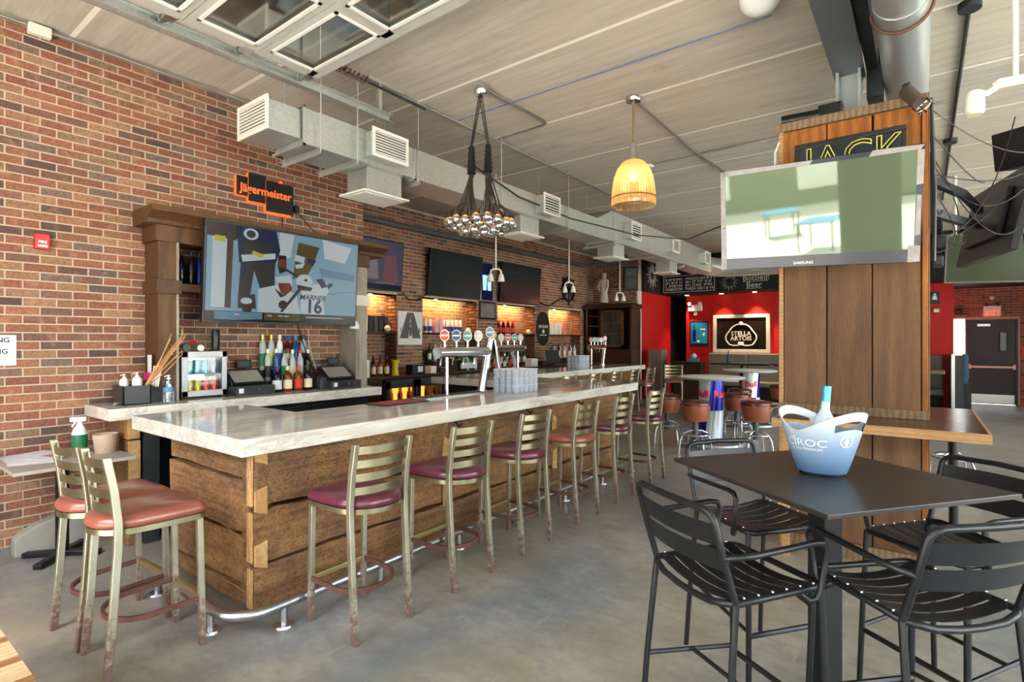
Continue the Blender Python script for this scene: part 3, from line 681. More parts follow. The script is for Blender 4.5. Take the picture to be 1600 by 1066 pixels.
for c, (a, b) in enumerate(fz):
    for i, (p, q) in enumerate(((6.62, 8.3), (8.31, 9.9), (9.91, 11.42))):
        mb = MB(); grain_box(mb, (-5.32, p, a), (-5.2, q, b), .006, 90+c*5+i); part('timber', mb, M['beam'], b2_, bevel=.005)
# foot rail
rl = thing('foot_rail', 'steel foot rail bent round the corner of the timber bar', 'foot rail', (-2.87, 3.5, 0))
pts = [(-2.89, 6.35, .125), (-2.89, 1.62, .125)] + [(-3.09+.2*math.cos(a), 1.58-.2*math.sin(a), .125) for a in [R(10*i) for i in range(1, 9)]] + [(-3.14, 1.38, .125), (-4.25, 1.38, .125)]
part('rail_tube', MB().tube(pts, .027, 12), M['rail'], rl, 40)
for x, y in ((-2.89, 1.66), (-2.89, 2.35), (-2.89, 3.12), (-2.89, 3.9), (-2.89, 4.7), (-2.89, 5.5), (-2.89, 6.25), (-3.16, 1.38), (-3.9, 1.38)):
    part('rail_foot', MB().cyl((x, y, .01), (x, y, .11), .02, n=12).cyl((x, y, 0), (x, y, .012), .055, .05, n=18), M['rail'], rl, 40)
# back counter against the projecting wall
ZB = 1.10
bc = thing('back_counter', 'base of the back counter, black cabinet with stacked timber blocks at its end', 'counter', (-5.2, 2.8, 0))
part('carcass', MB().box((-5.48, 1.66, 0), (-5.08, 3.95, ZB-.095)), M['black_matte'], bc)
part('timber_block', MB().box((-5.42, 1.54, .845), (-4.95, 1.63, ZB-.096)), M['beam_x'], bc, bevel=.008)
part('timber_block', MB().box((-5.38, 1.55, 0), (-4.97, 1.64, .838)), M['beam_x'], bc, bevel=.008)
part('timber_end', MB().box((-4.952, 1.545, .85), (-4.94, 1.625, ZB-.1)), M['beam_end'], bc)
part('timber_end', MB().box((-4.972, 1.555, .3), (-4.96, 1.635, .83)), M['beam_end'], bc)
part('end_panel', MB().box((-5.07, 1.655, 0), (-4.93, 1.76, 1.0)), M['grey_dark'], bc)
part('cabinet_door', MB().box((-5.08, 1.8, .1), (-5.06, 2.48, .96)), M['black'], bc, bevel=.004)
part('cabinet_door', MB().box((-5.08, 2.5, .1), (-5.06, 3.2, .96)), M['black'], bc, bevel=.004)
part('cabinet_door', MB().box((-5.08, 3.22, .1), (-5.06, 3.92, .96)), M['black'], bc, bevel=.004)
solo('granite_slab', MB().box((WX+.008, 1.41, ZB-.092), (-4.9, 4.0, ZB)), M['granite'], 'white granite back counter top holding the mini fridge and the tills', 'counter top', bevel=.005)
solo('recycling_bin', MB().lathe([(.12,0), (.135,.55), (.15,.56), (.15,.6), (.14,.6), (.125,.02)], 20, (-4.62, 2.02, 0)), M['blue_plastic'], 'pale blue bin standing in the gap at the end of the bar', 'bin', smooth=40)
b = solo('bin', MB().lathe([(.17,0), (.2,.7), (.215,.72), (.2,.74), (.17,.03)], 18, (-4.62, 2.9, 0)), M['charcoal'], 'black bin with a plastic bag behind the bar', 'bin', smooth=40)
part('bin_bag', MB().lathe([(.205,.55), (.222,.62), (.23,.76), (.2,.79), (.17,.70)], 18, (-4.62, 2.9, 0), cap=False), M['black_plastic'], b, 40)

# ================================================================= LADDER-BACK STOOLS
def cushion(mb, out, z0, z1, prof):
    n = len(out); cx = sum(p[0] for p in out)/n; cy = sum(p[1] for p in out)/n; vs = []
    for s, t in prof: vs += [(cx+(p[0]-cx)*s, cy+(p[1]-cy)*s, z0+(z1-z0)*t) for p in out]
    fs = [tuple(range(n))[::-1]]
    for i in range(len(prof)-1): fs += [(i*n+k, i*n+(k+1)%n, (i+1)*n+(k+1)%n, (i+1)*n+k) for k in range(n)]
    fs.append(tuple((len(prof)-1)*n+k for k in range(n))); return mb.add(vs, fs)
def arc(cx, cy, r, a0, a1, n, ry=None): return [(cx+r*math.cos(R(a0+(a1-a0)*i/n)), cy+(ry or r)*math.sin(R(a0+(a1-a0)*i/n))) for i in range(n+1)]
SEAT = arc(.165, .175, .04, 0, 90, 4) + arc(-.165, .175, .04, 90, 180, 4) + [(-.207, .05)] + arc(0, -.06, .2, 190, 350, 14, .2) + [(.207, .05)]
def make_stool():
    t = thing('bar_stool', 'x', 'bar stool', (0,0,0))
    for s in (-1, 1):
        lpart('front_leg', MB().bar((s*.185, .20, 0), (s*.182, .185, .705), .03, .03, (0,1,0)), M['stool'], t, bevel=.003)
        lg = MB(); P = [(-.225, 0), (-.20, .3), (-.18, .62), (-.178, .74), (-.195, .9), (-.225, 1.066)]
        vs = []
        for y, z in P: vs += [(s*.19-.015, y-.017, z), (s*.19+.015, y-.017, z), (s*.19+.015, y+.017, z), (s*.19-.015, y+.017, z)]
        fs = [(0,3,2,1), (20,21,22,23)]
        for i in range(5): fs += [(i*4+k, i*4+(k+1)%4, i*4+4+(k+1)%4, i*4+4+k) for k in range(4)]
        lg.add(vs, fs); lpart('back_leg', lg, M['stool'], t, smooth=35, bevel=.003)
    for k, z in enumerate((1.03, .955, .88, .805)):
        yb_ = -.18 - .047*max(0, (z-.74)/.326); vs = []; fs = []; n = 8
        for i in range(n+1):
            x = -.178+.356*i/n; y = yb_ - .045*(1-(x/.178)**2) + .012
            vs += [(x, y, z-.021), (x, y, z+.021), (x, y-.006, z+.021), (x, y-.006, z-.021)]
        for i in range(n): fs += [(i*4+q, i*4+4+q, i*4+4+(q+1)%4, i*4+(q+1)%4) for q in range(4)]
        fs += [(0,1,2,3), (n*4+3,n*4+2,n*4+1,n*4)]
        lpart('back_slat', MB().add(vs, fs), M['stool_slat'], t, smooth=40)
    cu = lpart('seat_cushion', cushion(MB(), SEAT, .705, .775, [(.97,0), (1.02,.18), (1.03,.4), (1.0,.68), (.93,.86), (.78,.96), (.4,1)]), M['vinyl_red'], t, smooth=60)
    ring = MB()
    n = len(SEAT); o_ = [(p[0]*1.0, p[1]) for p in SEAT]; i_ = [(p[0]*.93, p[1]*.93) for p in SEAT]
    ring.add([(x,y,.678) for x,y in o_] + [(x,y,.706) for x,y in o_] + [(x,y,.678) for x,y in i_] + [(x,y,.706) for x,y in i_],
        [q for k in range(n) for q in ((k,(k+1)%n,n+(k+1)%n,n+k), (2*n+(k+1)%n,2*n+k,3*n+k,3*n+(k+1)%n), (2*n+k,2*n+(k+1)%n,(k+1)%n,k), (n+k,n+(k+1)%n,3*n+(k+1)%n,3*n+k))])
    lpart('seat_frame', ring, M['stool_slat'], t, smooth=40)
    fr = [(-.185, .19)] + [(-.185, .0)] + arc(0, -.03, .185, 180, 360, 16, .16) + [(.185, .0), (.185, .19)]
    mb = MB(); vs = []; fs = []; n = len(fr)
    for i, (x, y) in enumerate(fr):
        dx, dy = (fr[min(i+1,n-1)][0]-fr[max(i-1,0)][0], fr[min(i+1,n-1)][1]-fr[max(i-1,0)][1]); L = math.hypot(dx, dy); nx, ny = -dy/L*.007, dx/L*.007
        vs += [(x-nx, y-ny, .236), (x+nx, y+ny, .236), (x+nx, y+ny, .262), (x-nx, y-ny, .262)]
    fs += [(0,1,2,3), (4*n-1,4*n-2,4*n-3,4*n-4)]
    for i in range(n-1): fs += [(i*4+q, i*4+4+q, i*4+4+(q+1)%4, i*4+(q+1)%4) for q in range(4)]
    lpart('foot_ring', mb.add(vs, fs), M['rusty'], t, smooth=40)
    lpart('foot_bar', MB().box((-.172, .185, .235), (.172, .215, .265)), M['brassy'], t, bevel=.004)
    return t
st = make_stool()
G1 = 'ladder-back stools along the timber bar'
rows = [(1.97, 'burgundy-seated ladder-back stool at the granite corner, first along the bar front', 'vinyl_red'), (2.735, 'burgundy-seated ladder-back stool, second along the bar front from the granite corner', 'vinyl_red'),
        (3.49, 'burgundy-seated ladder-back stool, third along the bar front from the granite corner', 'vinyl_red'), (4.316, 'russet-seated ladder-back stool, the only russet one along the bar front', 'vinyl_brown'),
        (5.096, 'burgundy-seated ladder-back stool just past the russet one along the bar front', 'vinyl_red'), (5.947, 'burgundy-seated ladder-back stool, last one at the far end of the bar front', 'vinyl_red')]
for i, (y, lb, m) in enumerate(rows):
    if i == 0: s_ = st; st.location = (-2.62, y, 0); st.rotation_euler = (0,0,R(90)); st['label'] = lb; st['group'] = G1
    else: dup(st, (-2.62 - .004*i, y, 0), R(90), lb, G1, None if m == 'vinyl_red' else {'seat_cushion': M[m]})
dup(st, (-3.255, 1.105, 0), R(-2), 'russet-seated ladder-back stool at the short end of the bar, nearer the granite corner', G1, {'seat_cushion': M['vinyl_brown']})
dup(st, (-3.70, 1.09, 0), R(3), 'russet-seated ladder-back stool at the short end of the bar, nearer the brick wall', G1, {'seat_cushion': M['vinyl_brown']})
G2 = 'ladder-back stools along the far stretch of bar'
for y, w in ((7.5, 'first of the far row, closest to the near bar top'), (8.37, 'second of the far row'), (9.2, 'third of the far row'), (10.0, 'fourth of the far row'), (10.8, 'last of the far row, beside the bar top end')):
    dup(st, (-4.74, y, 0), R(90), 'ladder-back stool ' + w, G2, {'seat_cushion': M['vinyl_brown']})
dup(st, (-4.55, 12.15, 0), R(200), 'ladder-back stool turned sideways beyond the end of the far bar', G2, {'seat_cushion': M['vinyl_brown']})

# ================================================================= BLACK TABLE AND ARM STOOLS
tb = thing('high_table', 'square matte black high table in front of the wooden column', 'table', (-.32, 2.57, 0), R(-37))
lpart('table_top', MB().box((-.435,-.435,1.052), (.435,.435,1.07)), M['black_top'], tb, bevel=.003)
lpart('pole', MB().box((-.045,-.045,.02), (.045,.045,1.03)), M['black'], tb, bevel=.004)
lpart('top_plate', MB().box((-.15,-.15,1.03), (.15,.15,1.052)), M['black'], tb)
lpart('base_plate', MB().box((-.17,-.17,0), (.17,.17,.02)), M['black'], tb, bevel=.005)
def make_arm_stool():
    t = thing('arm_stool', 'x', 'bar stool', (0,0,0)); r = .0125; zs = .745; hw = .215
    back = [(-hw, -.185, zs), (-hw*1.0, -.235, .90), (-hw, -.272, 1.03), (-hw+.012, -.279, 1.052), (-hw+.04, -.283, 1.062), (0, -.30, 1.066), (hw-.04, -.283, 1.062), (hw-.012, -.279, 1.052), (hw, -.272, 1.03), (hw, -.235, .90), (hw, -.185, zs)]
    lpart('back_frame', MB().tube(back, r, 8), M['black'], t, 50)
    for s in (-1, 1):
        lpart('rear_leg', MB().tube([(s*hw, -.185, zs), (s*(hw+.012), -.225, .35), (s*(hw+.022), -.25, 0)], r, 8), M['black'], t, 50)
        lpart('front_leg', MB().tube([(s*hw, .20, zs-.002), (s*(hw+.01), .215, .35), (s*(hw+.018), .225, 0)], r, 8), M['black'], t, 50)
        lpart('armrest', MB().tube([(s*hw, -.238, .905), (s*(hw+.03), -.21, .915), (s*(hw+.045), -.15, .918), (s*(hw+.045), .12, .925), (s*(hw+.045), .16, .918), (s*(hw+.045), .175, .895), (s*(hw+.04), .15, .75), (s*(hw+.035), .14, .725), (s*(hw+.02), .125, .715), (s*hw, .11, zs-.012)], r*.92, 8), M['black'], t, 50)
        lpart('side_stretcher', MB().tube([(s*(hw+.008), -.222, .36), (s*(hw+.01), .213, .30)], .009, 6), M['black'], t, 50)
    lpart('seat_frame', MB().tube([(-hw,-.185,zs)] + [(-hw, .18, zs), (-hw+.01, .205, zs), (-hw+.03, .215, zs), (hw-.03, .215, zs), (hw-.01, .205, zs), (hw, .18, zs), (hw, -.185, zs)] + [(hw-.03, -.205, zs-.004)] + [(x*hw, -.215, zs-.03*(1-x*x)) for x in (.6, .2, -.2, -.6)] + [(-hw+.03, -.205, zs-.004)], r, 8, closed=True), M['black'], t, 50)
    lpart('foot_stretcher', MB().tube([(-hw-.01, .213, .28), (hw+.01, .213, .28)], .0115, 6), M['black'], t, 50)
    lpart('rear_stretcher', MB().tube([(-hw-.009, -.005, .333), (hw+.009, -.005, .333)], .009, 6), M['black'], t, 50)
    def strip(y0, y1, zf, yf, name, ws, dip, th=.003):
        n = 8; vs = []; fs = []
        for i in range(n+1):
            u = -1+2*i/n; x = u*ws; d = dip*(1-u*u)
            a, b = yf(y0, d), yf(y1, d)
            vs += [(x, a[0], a[1]), (x, b[0], b[1]), (x, b[0]+zf[0]*th, b[1]+zf[1]*th), (x, a[0]+zf[0]*th, a[1]+zf[1]*th)]
        for i in range(n): fs += [(i*4+q, i*4+(q+1)%4, i*4+4+(q+1)%4, i*4+4+q) for q in range(4)]
        fs += [(3,2,1,0), (n*4,n*4+1,n*4+2,n*4+3)]
        return lpart(name, MB().add(vs, fs), M['black'], t, 40)
    for i in range(6):
        a = -.175+i*.063; strip(a, a+.053, (0,-1), lambda y, d: (y, zs+.012-d), 'seat_slat', hw+.002, .036)
        for s in (-1, 1): lpart('rivet', MB().sph((s*(hw-.002), a+.026, zs+.0145), .0055, 4), M['chrome'], t, 50)
    for z0, z1 in ((.855, .93), (.945, 1.02)):
        strip(z0, z1, (1,0), lambda z, d: (-.222-.31*(z-.855)-d, z), 'back_slat', hw-.004, .035)
    return t
a0 = make_arm_stool(); G3 = 'black arm stools round the high table'
def face(d): return math.atan2(-d[0], d[1])
spots = [((-.575, 2.144), (.53,.85), 'black metal arm stool with its slatted back towards the viewer, on the bar side'), ((-.033, 2.366), (-.72,.69), 'black metal arm stool in the lower corner, its back turned away from the ice bucket'),
         ((-.66, 2.90), (.80,-.60), 'black metal arm stool half hidden behind the black table, towards the round leather stools'), ((.09, 3.02), (-.60,-.80), 'black metal arm stool between the black table and the wooden column')]
for i, (p, d, lb) in enumerate(spots):
    if i == 0: a0.location = (*p, 0); a0.rotation_euler = (0,0,face(d)); a0['label'] = lb; a0['group'] = G3
    else: dup(a0, (*p, 0), face(d), lb, G3)
# ice bucket with a bottle
bx_, by_ = (-.33, 2.56); ZK = 1.07
n = 40; vs = []; fs = []; LV = 14
def brim(a): return .185 + .085*abs(math.cos(a-R(-38)))**1.5
for wall in (0, 1):
    for i in range(LV+1):
        t_ = i/LV
        for k in range(n):
            a = 2*PI*k/n; top_ = brim(a); z = .012 + (top_-.012)*t_ if not wall else .02 + (top_-.02)*(1-t_)
            tt = z/.26; rx = (.088+.085*tt**.85) - wall*.006; ry = (.062+.052*tt**.8) - wall*.006
            vs.append((rx*math.cos(a), ry*math.sin(a), z))
N_ = 2*(LV+1)
def hole(i, k):
    a = 2*PI*(k+.5)/n; return abs(math.cos(a-R(-38))) > .86 and i in (10, 11)
for i in range(N_-1):
    for k in range(n):
        if (i < LV and hole(i, k)) or (i > LV and hole(N_-2-i, k)): continue
        fs.append((i*n+k, i*n+(k+1)%n, (i+1)*n+(k+1)%n, (i+1)*n+k))
fs.append(tuple((N_-1)*n+k for k in range(n)));  fs.append(tuple(range(n))[::-1])
vs = [(x*.95, y*.95, z) for x, y, z in vs]
bk_ = thing('ice_bucket', 'frosted blue-white ice bucket with handle slots on the black table', 'ice bucket', (bx_, by_, ZK), R(7))
lpart('bucket_body', MB().add(vs, fs), M['frost'], bk_, smooth=50)
lpart('base_ring', MB().lathe([(.07,0), (.088,.003), (.089,.012), (.07,.013)], 32).xf(Matrix.Diagonal((.95,.68,1,1))), M['navy'], bk_, 40)
def on_bucket(w, size, a0, z):
    vs, fs = TX[w]; out = []
    for x, y in vs:
        zz = z+y*size; tt = zz/.26; rx = .088+.085*tt**.85+.0015; ry = .062+.052*tt**.8+.0015; a = a0 + x*size/.10
        out.append((rx*.955*math.cos(a), ry*.955*math.sin(a), zz))
    return out, fs
mb = MB(); mb.add(*on_bucket('C\u00ceROC', .042, R(-118), .135)); mb.add(*on_bucket('ULTRA PREMIUM', .014, R(-118), .11))
lpart('lettering', mb, M['white'], bk_)
mb = MB()
for k in range(24):
    out = []
    for j, rr in ((0, .021), (1, .021), (1, .024), (0, .024)):
        b_ = 2*PI*(k+j)/24; zz = .15+rr*math.sin(b_); tt = zz/.26; a = R(-50)+rr*math.cos(b_)/.12; out.append((.955*(.0895+.085*tt**.85)*math.cos(a), .955*(.0635+.052*tt**.8)*math.sin(a), zz))
    mb.add(out, [(0,1,2,3)])
for (a1, z1_, w_, h_) in ((0, .158, .012, .008), (.0, .147, .018, .008), (0, .138, .009, .010)):
    out = []
    for dx, dz_ in ((-1,-1), (1,-1), (1,1), (-1,1)):
        zz = z1_+dz_*h_/2; tt = zz/.26; a = R(-50)+dx*w_/2/.12; out.append((.955*(.0895+.085*tt**.85)*math.cos(a), .955*(.0635+.052*tt**.8)*math.sin(a), zz))
    mb.add(out, [(0,1,2,3)])
lpart('emblem', mb, M['white'], bk_)
Mt = Matrix.Rotation(R(4), 4, 'Y')
sb = solo('spirit_bottle', MB().lathe([(.03,.0), (.038,.01), (.038,.185), (.034,.21), (.02,.235), (.016,.25), (.0155,.33), (.013,.332)], 24).xf(Mt), M['frost_bottle'], 'frosted bottle with a blue neck standing in the ice bucket', 'bottle', loc=(bx_-.005, by_+.005, ZK+.025), smooth=40, local=True)
lpart('neck_foil', MB().lathe([(.0165,.275), (.0168,.33), (.0165,.34), (.0,.341)], 20, cap=False).xf(Mt), M['frost_blue'], sb, 40)
mb = MB(); vs, fs = TX['P']; mb.add([Mt @ Vector((.0172*math.sin(x*.026/.0172)*-1*-1, -.0172*math.cos(x*.026/.0172), .30+y*.026)) for x, y in vs], fs); mb.xf(Matrix.Rotation(R(20), 4, 'Z')); lpart('neck_print', mb, M['white'], sb)
# ================================================================= WOODEN COLUMN, LEDGE AND ITS SCREENS
CX0, CX1, CY0, CY1, CZ = -.9, .035, 4.72, 5.62, 3.34
cl = struct('column_core', MB().box((CX0+.03, CY0+.03, 0), (CX1-.03, CY1-.03, CZ-.02)), M['black_matte'])
xs = [(-.868, -.578), (-.570, -.290), (-.282, -.002)]
for i, (a, b) in enumerate(xs):
    part('plank', MB().box((a, CY0-.002*i, .12), (b, CY0+.04, 1.03)), M['column_wood'], cl, bevel=.003)
    part('plank', MB().box((a, CY0-.002*i, 1.10), (b, CY0+.04, 2.62)), M['column_wood'], cl, bevel=.003)
    part('plank', MB().box((a+.006*(i-1), CY0-.004+.002*i, 2.625), (b, CY0+.04, 3.27)), M['column_warm'], cl, bevel=.003)
for x0, x1 in ((-.905, -.873), (.003, .035)): part('corner_trim', MB().box((x0, CY0-.012, .0), (x1, CY0+.04, CZ-.06)), M['ledge_edge'] if x0 < -.5 else M['column_warm'], cl, bevel=.003)
part('top_trim', MB().box((-.915, CY0-.02, CZ-.065), (.045, CY0+.04, CZ)), M['column_trim'], cl, bevel=.003)
part('ledge_trim', MB().box((-.905, CY0-.03, 1.071), (.04, CY0, 1.135)), M['column_trim'], cl, bevel=.003)
part('base_trim', MB().box((-.905, CY0-.03, 0), (.04, CY0, .12)), M['column_trim'], cl, bevel=.003)
for sx, xa in ((-1, CX0), (1, CX1)):
    for i in range(3):
        part('plank', MB().box((xa-.012, CY0+.045+i*.285, 0.0), (xa+.012, CY0+.325+i*.285, CZ-.05)), M['column_wood'], cl, bevel=.003)
lg = thing('drink_ledge', 'dark-topped wooden drinks ledge with a pale edge wrapped round the column', 'ledge', (-.3, 4.5, 1.0))
part('ledge_board', MB().prism([(-.84, 4.215), (.315, 4.215), (.315, 5.7), (.048, 5.7), (.048, 4.69), (-.84, 4.69)], .05, (0,0,1.02)), M['ledge_top'], lg, bevel=.002)
part('edge_strip', MB().box((-.855, 4.2, 1.012), (.33, 4.215, 1.071)).box((.315, 4.215, 1.012), (.33, 5.7, 1.071)).box((-.855, 4.215, 1.012), (-.84, 4.69, 1.071)), M['ledge_edge'], lg, bevel=.002)
part('support_post', MB().box((-.845, 4.5, 0), (-.80, 4.56, 1.012)), M['ledge_edge'], lg)
part('support_post', MB().cyl((.2, 5.45, 0), (.2, 5.45, 1.012), .03, n=12), M['black'], lg, 40)
def tv(name, label, c, w, h, Mr, screen, bezel=.02, th=.05, bm=None, foot=0, cat='television', group=None, smats=None):
    c = Vector(c); t = thing(name, label, cat, tuple(c), 0, group); X = Mr @ Vector((1,0,0)); Y = Mr @ Vector((0,1,0)); Z = Mr @ Vector((0,0,1))   # screen faces -Y
    part('casing', MB().obox(c, (w, th, h), Mr), bm or M['black_plastic'], t, bevel=.004)
    part('rear_housing', MB().obox(c + Y*(th*.5+.02), (w*.6, .04, h*.6), Mr), M['black_plastic'], t, bevel=.006)
    s_ = part('screen', MB().obox(c - Y*(th*.5+.001) + Z*foot*.5, (w-2*bezel, .004, h-2*bezel-foot), Mr), screen, t)
    return t, s_, c - Y*(th*.5+.0045), X, Z
I3 = Matrix.Identity(3)
Mr = Matrix.Rotation(R(2.2), 3, 'Y') @ Matrix.Rotation(R(10), 3, 'X')
t, s_, oc, X, Z = tv('television', 'big worn television with a greenish reflective screen and peeling silver bezel on the column', (-.62, 4.37, 2.53), 1.25, .745, Mr, M['screen_green'], .035, .06, M['navy'], .05)
for a, b, c_, d_, m in ((-.625,.0,.335,.372,0), (.33,.625,.335,.372,0), (-.625,-.59,-.05,.372,0), (.59,.625,.12,.34,0), (-.625,-.585,-.372,-.05,0), (.56,.625,-.372,-.26,0), (.595,.62,-.2,.06,0)):
    part('peeling_bezel', MB().prism([(a,c_), (b-.02*(b-a > .1),c_+.004), (b,d_-.006), (a+.02*(b-a > .1),d_)], -.004, oc, X, Z), M['silver_peel'], t)
part('maker_name', MB().text('SAMSUNG', .028, oc - Z*.343 - X*.05, X, Z, .002), M['white'], t)
part('wall_arm', MB().box((-.75, 4.42, 2.45), (-.5, 4.71, 2.6)), M['black'], t)
# JACK sign
sg = thing('framed_sign', 'black framed sign with the outlined word JACK above the column television', 'sign', (-.435, 4.70, 2.7))
part('sign_frame', MB().box((-.785, 4.665, 2.72), (-.085, 4.715, 2.75)).box((-.785, 4.665, 3.105), (-.085, 4.715, 3.136)).box((-.785, 4.665, 2.75), (-.757, 4.715, 3.105)).box((-.113, 4.665, 2.75), (-.085, 4.715, 3.105)), M['black_plastic'], sg, bevel=.004)
part('sign_panel', MB().box((-.76, 4.69, 2.745), (-.11, 4.712, 3.11)), M['screen_off'], sg)
part('lettering', MB().text('JACK+', .29, (-.41, 4.689, 2.985), X1, Z1, .001, sx=.95), M['tape'], sg)
part('lettering_fill', MB().text('JACK', .29, (-.41, 4.689, 2.985), X1, Z1, .003, sx=.95), M['black_matte'], sg)
# spotlight clipped to the column top, and a black lamp lying on it
sp = thing('stage_spotlight', 'brown can spotlight with wire guard clipped to the top corner of the column', 'spotlight', (-.04, 4.6, 3.25))
part('can', MB().cyl((-.085, 4.66, 3.36), (-.01, 4.55, 3.22), .047, .043, n=18), plain('brown_enamel', lin(84,70,62), .5), sp, 40)
part('clamp', MB().tube([(-.08, 4.72, 3.34), (-.10, 4.69, 3.42), (-.07, 4.62, 3.40)], .01, 6), M['black'], sp, 40)
gd = MB()
for k in range(4):
    a = k*PI/2; q = Vector((.05*math.cos(a), .03*math.sin(a), .05*math.sin(a+.7))); gd.tube([Vector((-.01, 4.55, 3.22))+q*.8, Vector((.03, 4.5, 3.15))+q*.7], .006, 5)
gd.tube([Vector((.01, 4.525, 3.185)) + .8*Vector((.05*math.cos(b), .03*math.sin(b), .05*math.sin(b+.7))) for b in [k*PI/6 for k in range(12)]], .006, 5, closed=True)
part('wire_guard', gd, M['chrome'], sp, 40)
lp = thing('floodlight', 'long black floodlight lying on top of the wooden column', 'floodlight', (-.72, 4.8, CZ))
part('body', MB().cyl((-.9, 4.78, CZ+.045), (-.62, 4.82, CZ+.045), .045, .05, n=14), M['black'], lp, 40)
part('head', MB().obox((-.56, 4.83, CZ+.06), (.16, .12, .1)), M['black_plastic'], lp, bevel=.01)
# ================================================================= STEEL ABOVE
bm = struct('beam_steel', MB().box((-.57, YF, 3.77), (-.36, 5.25, 3.79)).box((-.475, YF, 3.79), (-.455, 5.25, 4.06)).box((-.57, YF, 4.06), (-.36, 5.25, ZC)), M['grey_beam'], label='grey painted steel beam ending over the column')
struct('column_steel', MB().box((-.55, 5.02, 3.3), (-.53, 5.24, 3.77)).box((-.40, 5.02, 3.3), (-.38, 5.24, 3.77)).box((-.55, 5.12, 3.3), (-.38, 5.14, 3.77)), M['spiral'], label='steel post standing in the wooden column')
struct('beam_cross', MB().box((-.36, 5.3, 3.62), (-.25, 5.5, ZC)).box((-.36, 2.0, 3.84), (-.28, 5.3, ZC)), M['grey_dark'], label='dark steel piece beside the beam')
rd = thing('round_duct', 'pale round metal duct running beside the steel beam', 'duct', (-.1, 3, 3.6))
part('duct_tube', MB().tube([(-.10, YF, 3.76), (-.10, 7.4, 3.76)], .15, 28), M['spiral'], rd, 40)
for y in (2.9, 4.1): part('duct_joint', MB().tube([(-.10, y, 3.76), (-.10, y+.04, 3.76)], .155, 28), M['spiral'], rd, 40)
part('cable_loop', MB().tube([(-.10+.165*math.cos(a), 4.25, 3.76+.165*math.sin(a)) for a in [PI*(1.02+.96*i/14) for i in range(15)]] , .011, 6), M['rusty'], rd, 40)
def pipe(name, label, pts, r, m, cat='conduit', group='conduits under the ceiling'): return solo(name, MB().tube(pts, r, 8), M[m], label, cat, smooth=40, group=group)
zc = ZC-.016
pipe('conduit', 'conduit along the ceiling above the duct next to the brick wall', [(-4.14, 2.95, zc), (-4.14, 9.0, zc)], .014, 'conduit')
pipe('conduit', 'bent conduit running from the bulb cluster lamp canopy', [(-3.38, 4.04, zc), (-3.36, 5.02, zc), (-3.38, 5.08, zc), (-3.45, 5.1, zc), (-4.1, 5.12, zc)], .013, 'conduit')
pipe('conduit', 'conduit running from the glass pendant lamp canopy', [(-2.33, 5.15, zc), (-2.34, 7.0, zc), (-2.32, 7.2, zc), (-2.2, 9.0, zc)], .013, 'conduit')
pipe('conduit', 'thin conduit crossing the ceiling past the smoke detector', [(-3.0, 7.14, zc), (.2, 7.10, zc)], .01, 'conduit')
cd = pipe('conduit', 'dark conduit with junction boxes on the ceiling beyond the column', [(.28, 4.9, zc), (.29, 12, zc)], .014, 'grey_dark')
for y in (5.15, 8.5): part('junction_box', MB().cyl((.28, y, ZC-.055), (.28, y, ZC-.002), .07, n=16), M['grey_dark'], cd, 40)
pipe('cable', 'thin blue cable strung across the ceiling', [(-4.1, 4.42, zc), (-.9, 4.42, zc)], .006, 'blue_cable', 'cable', None)
pipe('conduit', 'grey conduit along the top of the brick wall', [(WX+.03, -1.2, ZC-.04), (WX+.03, 4.18, ZC-.04)], .014, 'conduit')
for y in (1.05, 2.86):
    solo('junction_box', MB().box((WX+.008, y, ZC-.10), (WX+.07, y+.14, ZC-.02)), M['white_metal'], 'small grey junction box at the top of the brick wall, ' + ('near the fire alarm' if y < 2 else 'near the duct grille'), 'junction box', bevel=.008)
solo('smoke_detector', MB().lathe([(.06,0), (.065,.02), (.05,.045), (.02,.05)][::-1], 20, (-3.03, 7.16, ZC-.05)).xf(Matrix.Identity(4)), M['white'], 'cream smoke detector on the ceiling behind the pendant lamp', 'smoke detector', smooth=40)
solo('ceiling_lamp', MB().lathe([(.02,0), (.09,.02), (.13,.07), (.14,.13)], 24, (-.92, 4.15, ZC-.13)), M['white'], 'white bowl fixture on the ceiling at the upper edge', 'lamp', smooth=40)
ts = thing('track_spotlight', 'white spotlight on a drop rod at the upper corner beyond the column', 'spotlight', (.4, 4.07, 3.05))
part('rod', MB().cyl((.415, 4.07, 3.09), (.415, 4.07, ZC), .014, n=10), M['white_metal'], ts, 40)
part('track', MB().obox((.46, 4.10, 3.075), (.34, .05, .04), Matrix.Rotation(R(-14), 3, 'Y')@Matrix.Rotation(R(37), 3, 'Z')), M['white_metal'], ts, bevel=.008)
part('swivel_arm', MB().tube([(.33, 4.02, 3.03), (.29, 3.99, 3.00), (.25, 3.96, 3.0)], .016, 8), M['white_metal'], ts, 40)
part('lamp_head', MB().lathe([(.035,0), (.045,.01), (.046,.03), (.043,.10), (.036,.125), (.02,.135)], 20, (.235, 3.95, 2.88)), M['white_metal'], ts, 40)
part('lens', MB().lathe([(.034,0), (.03,.003)], 16, (.235, 3.95, 2.878)), M['label_cream'], ts)
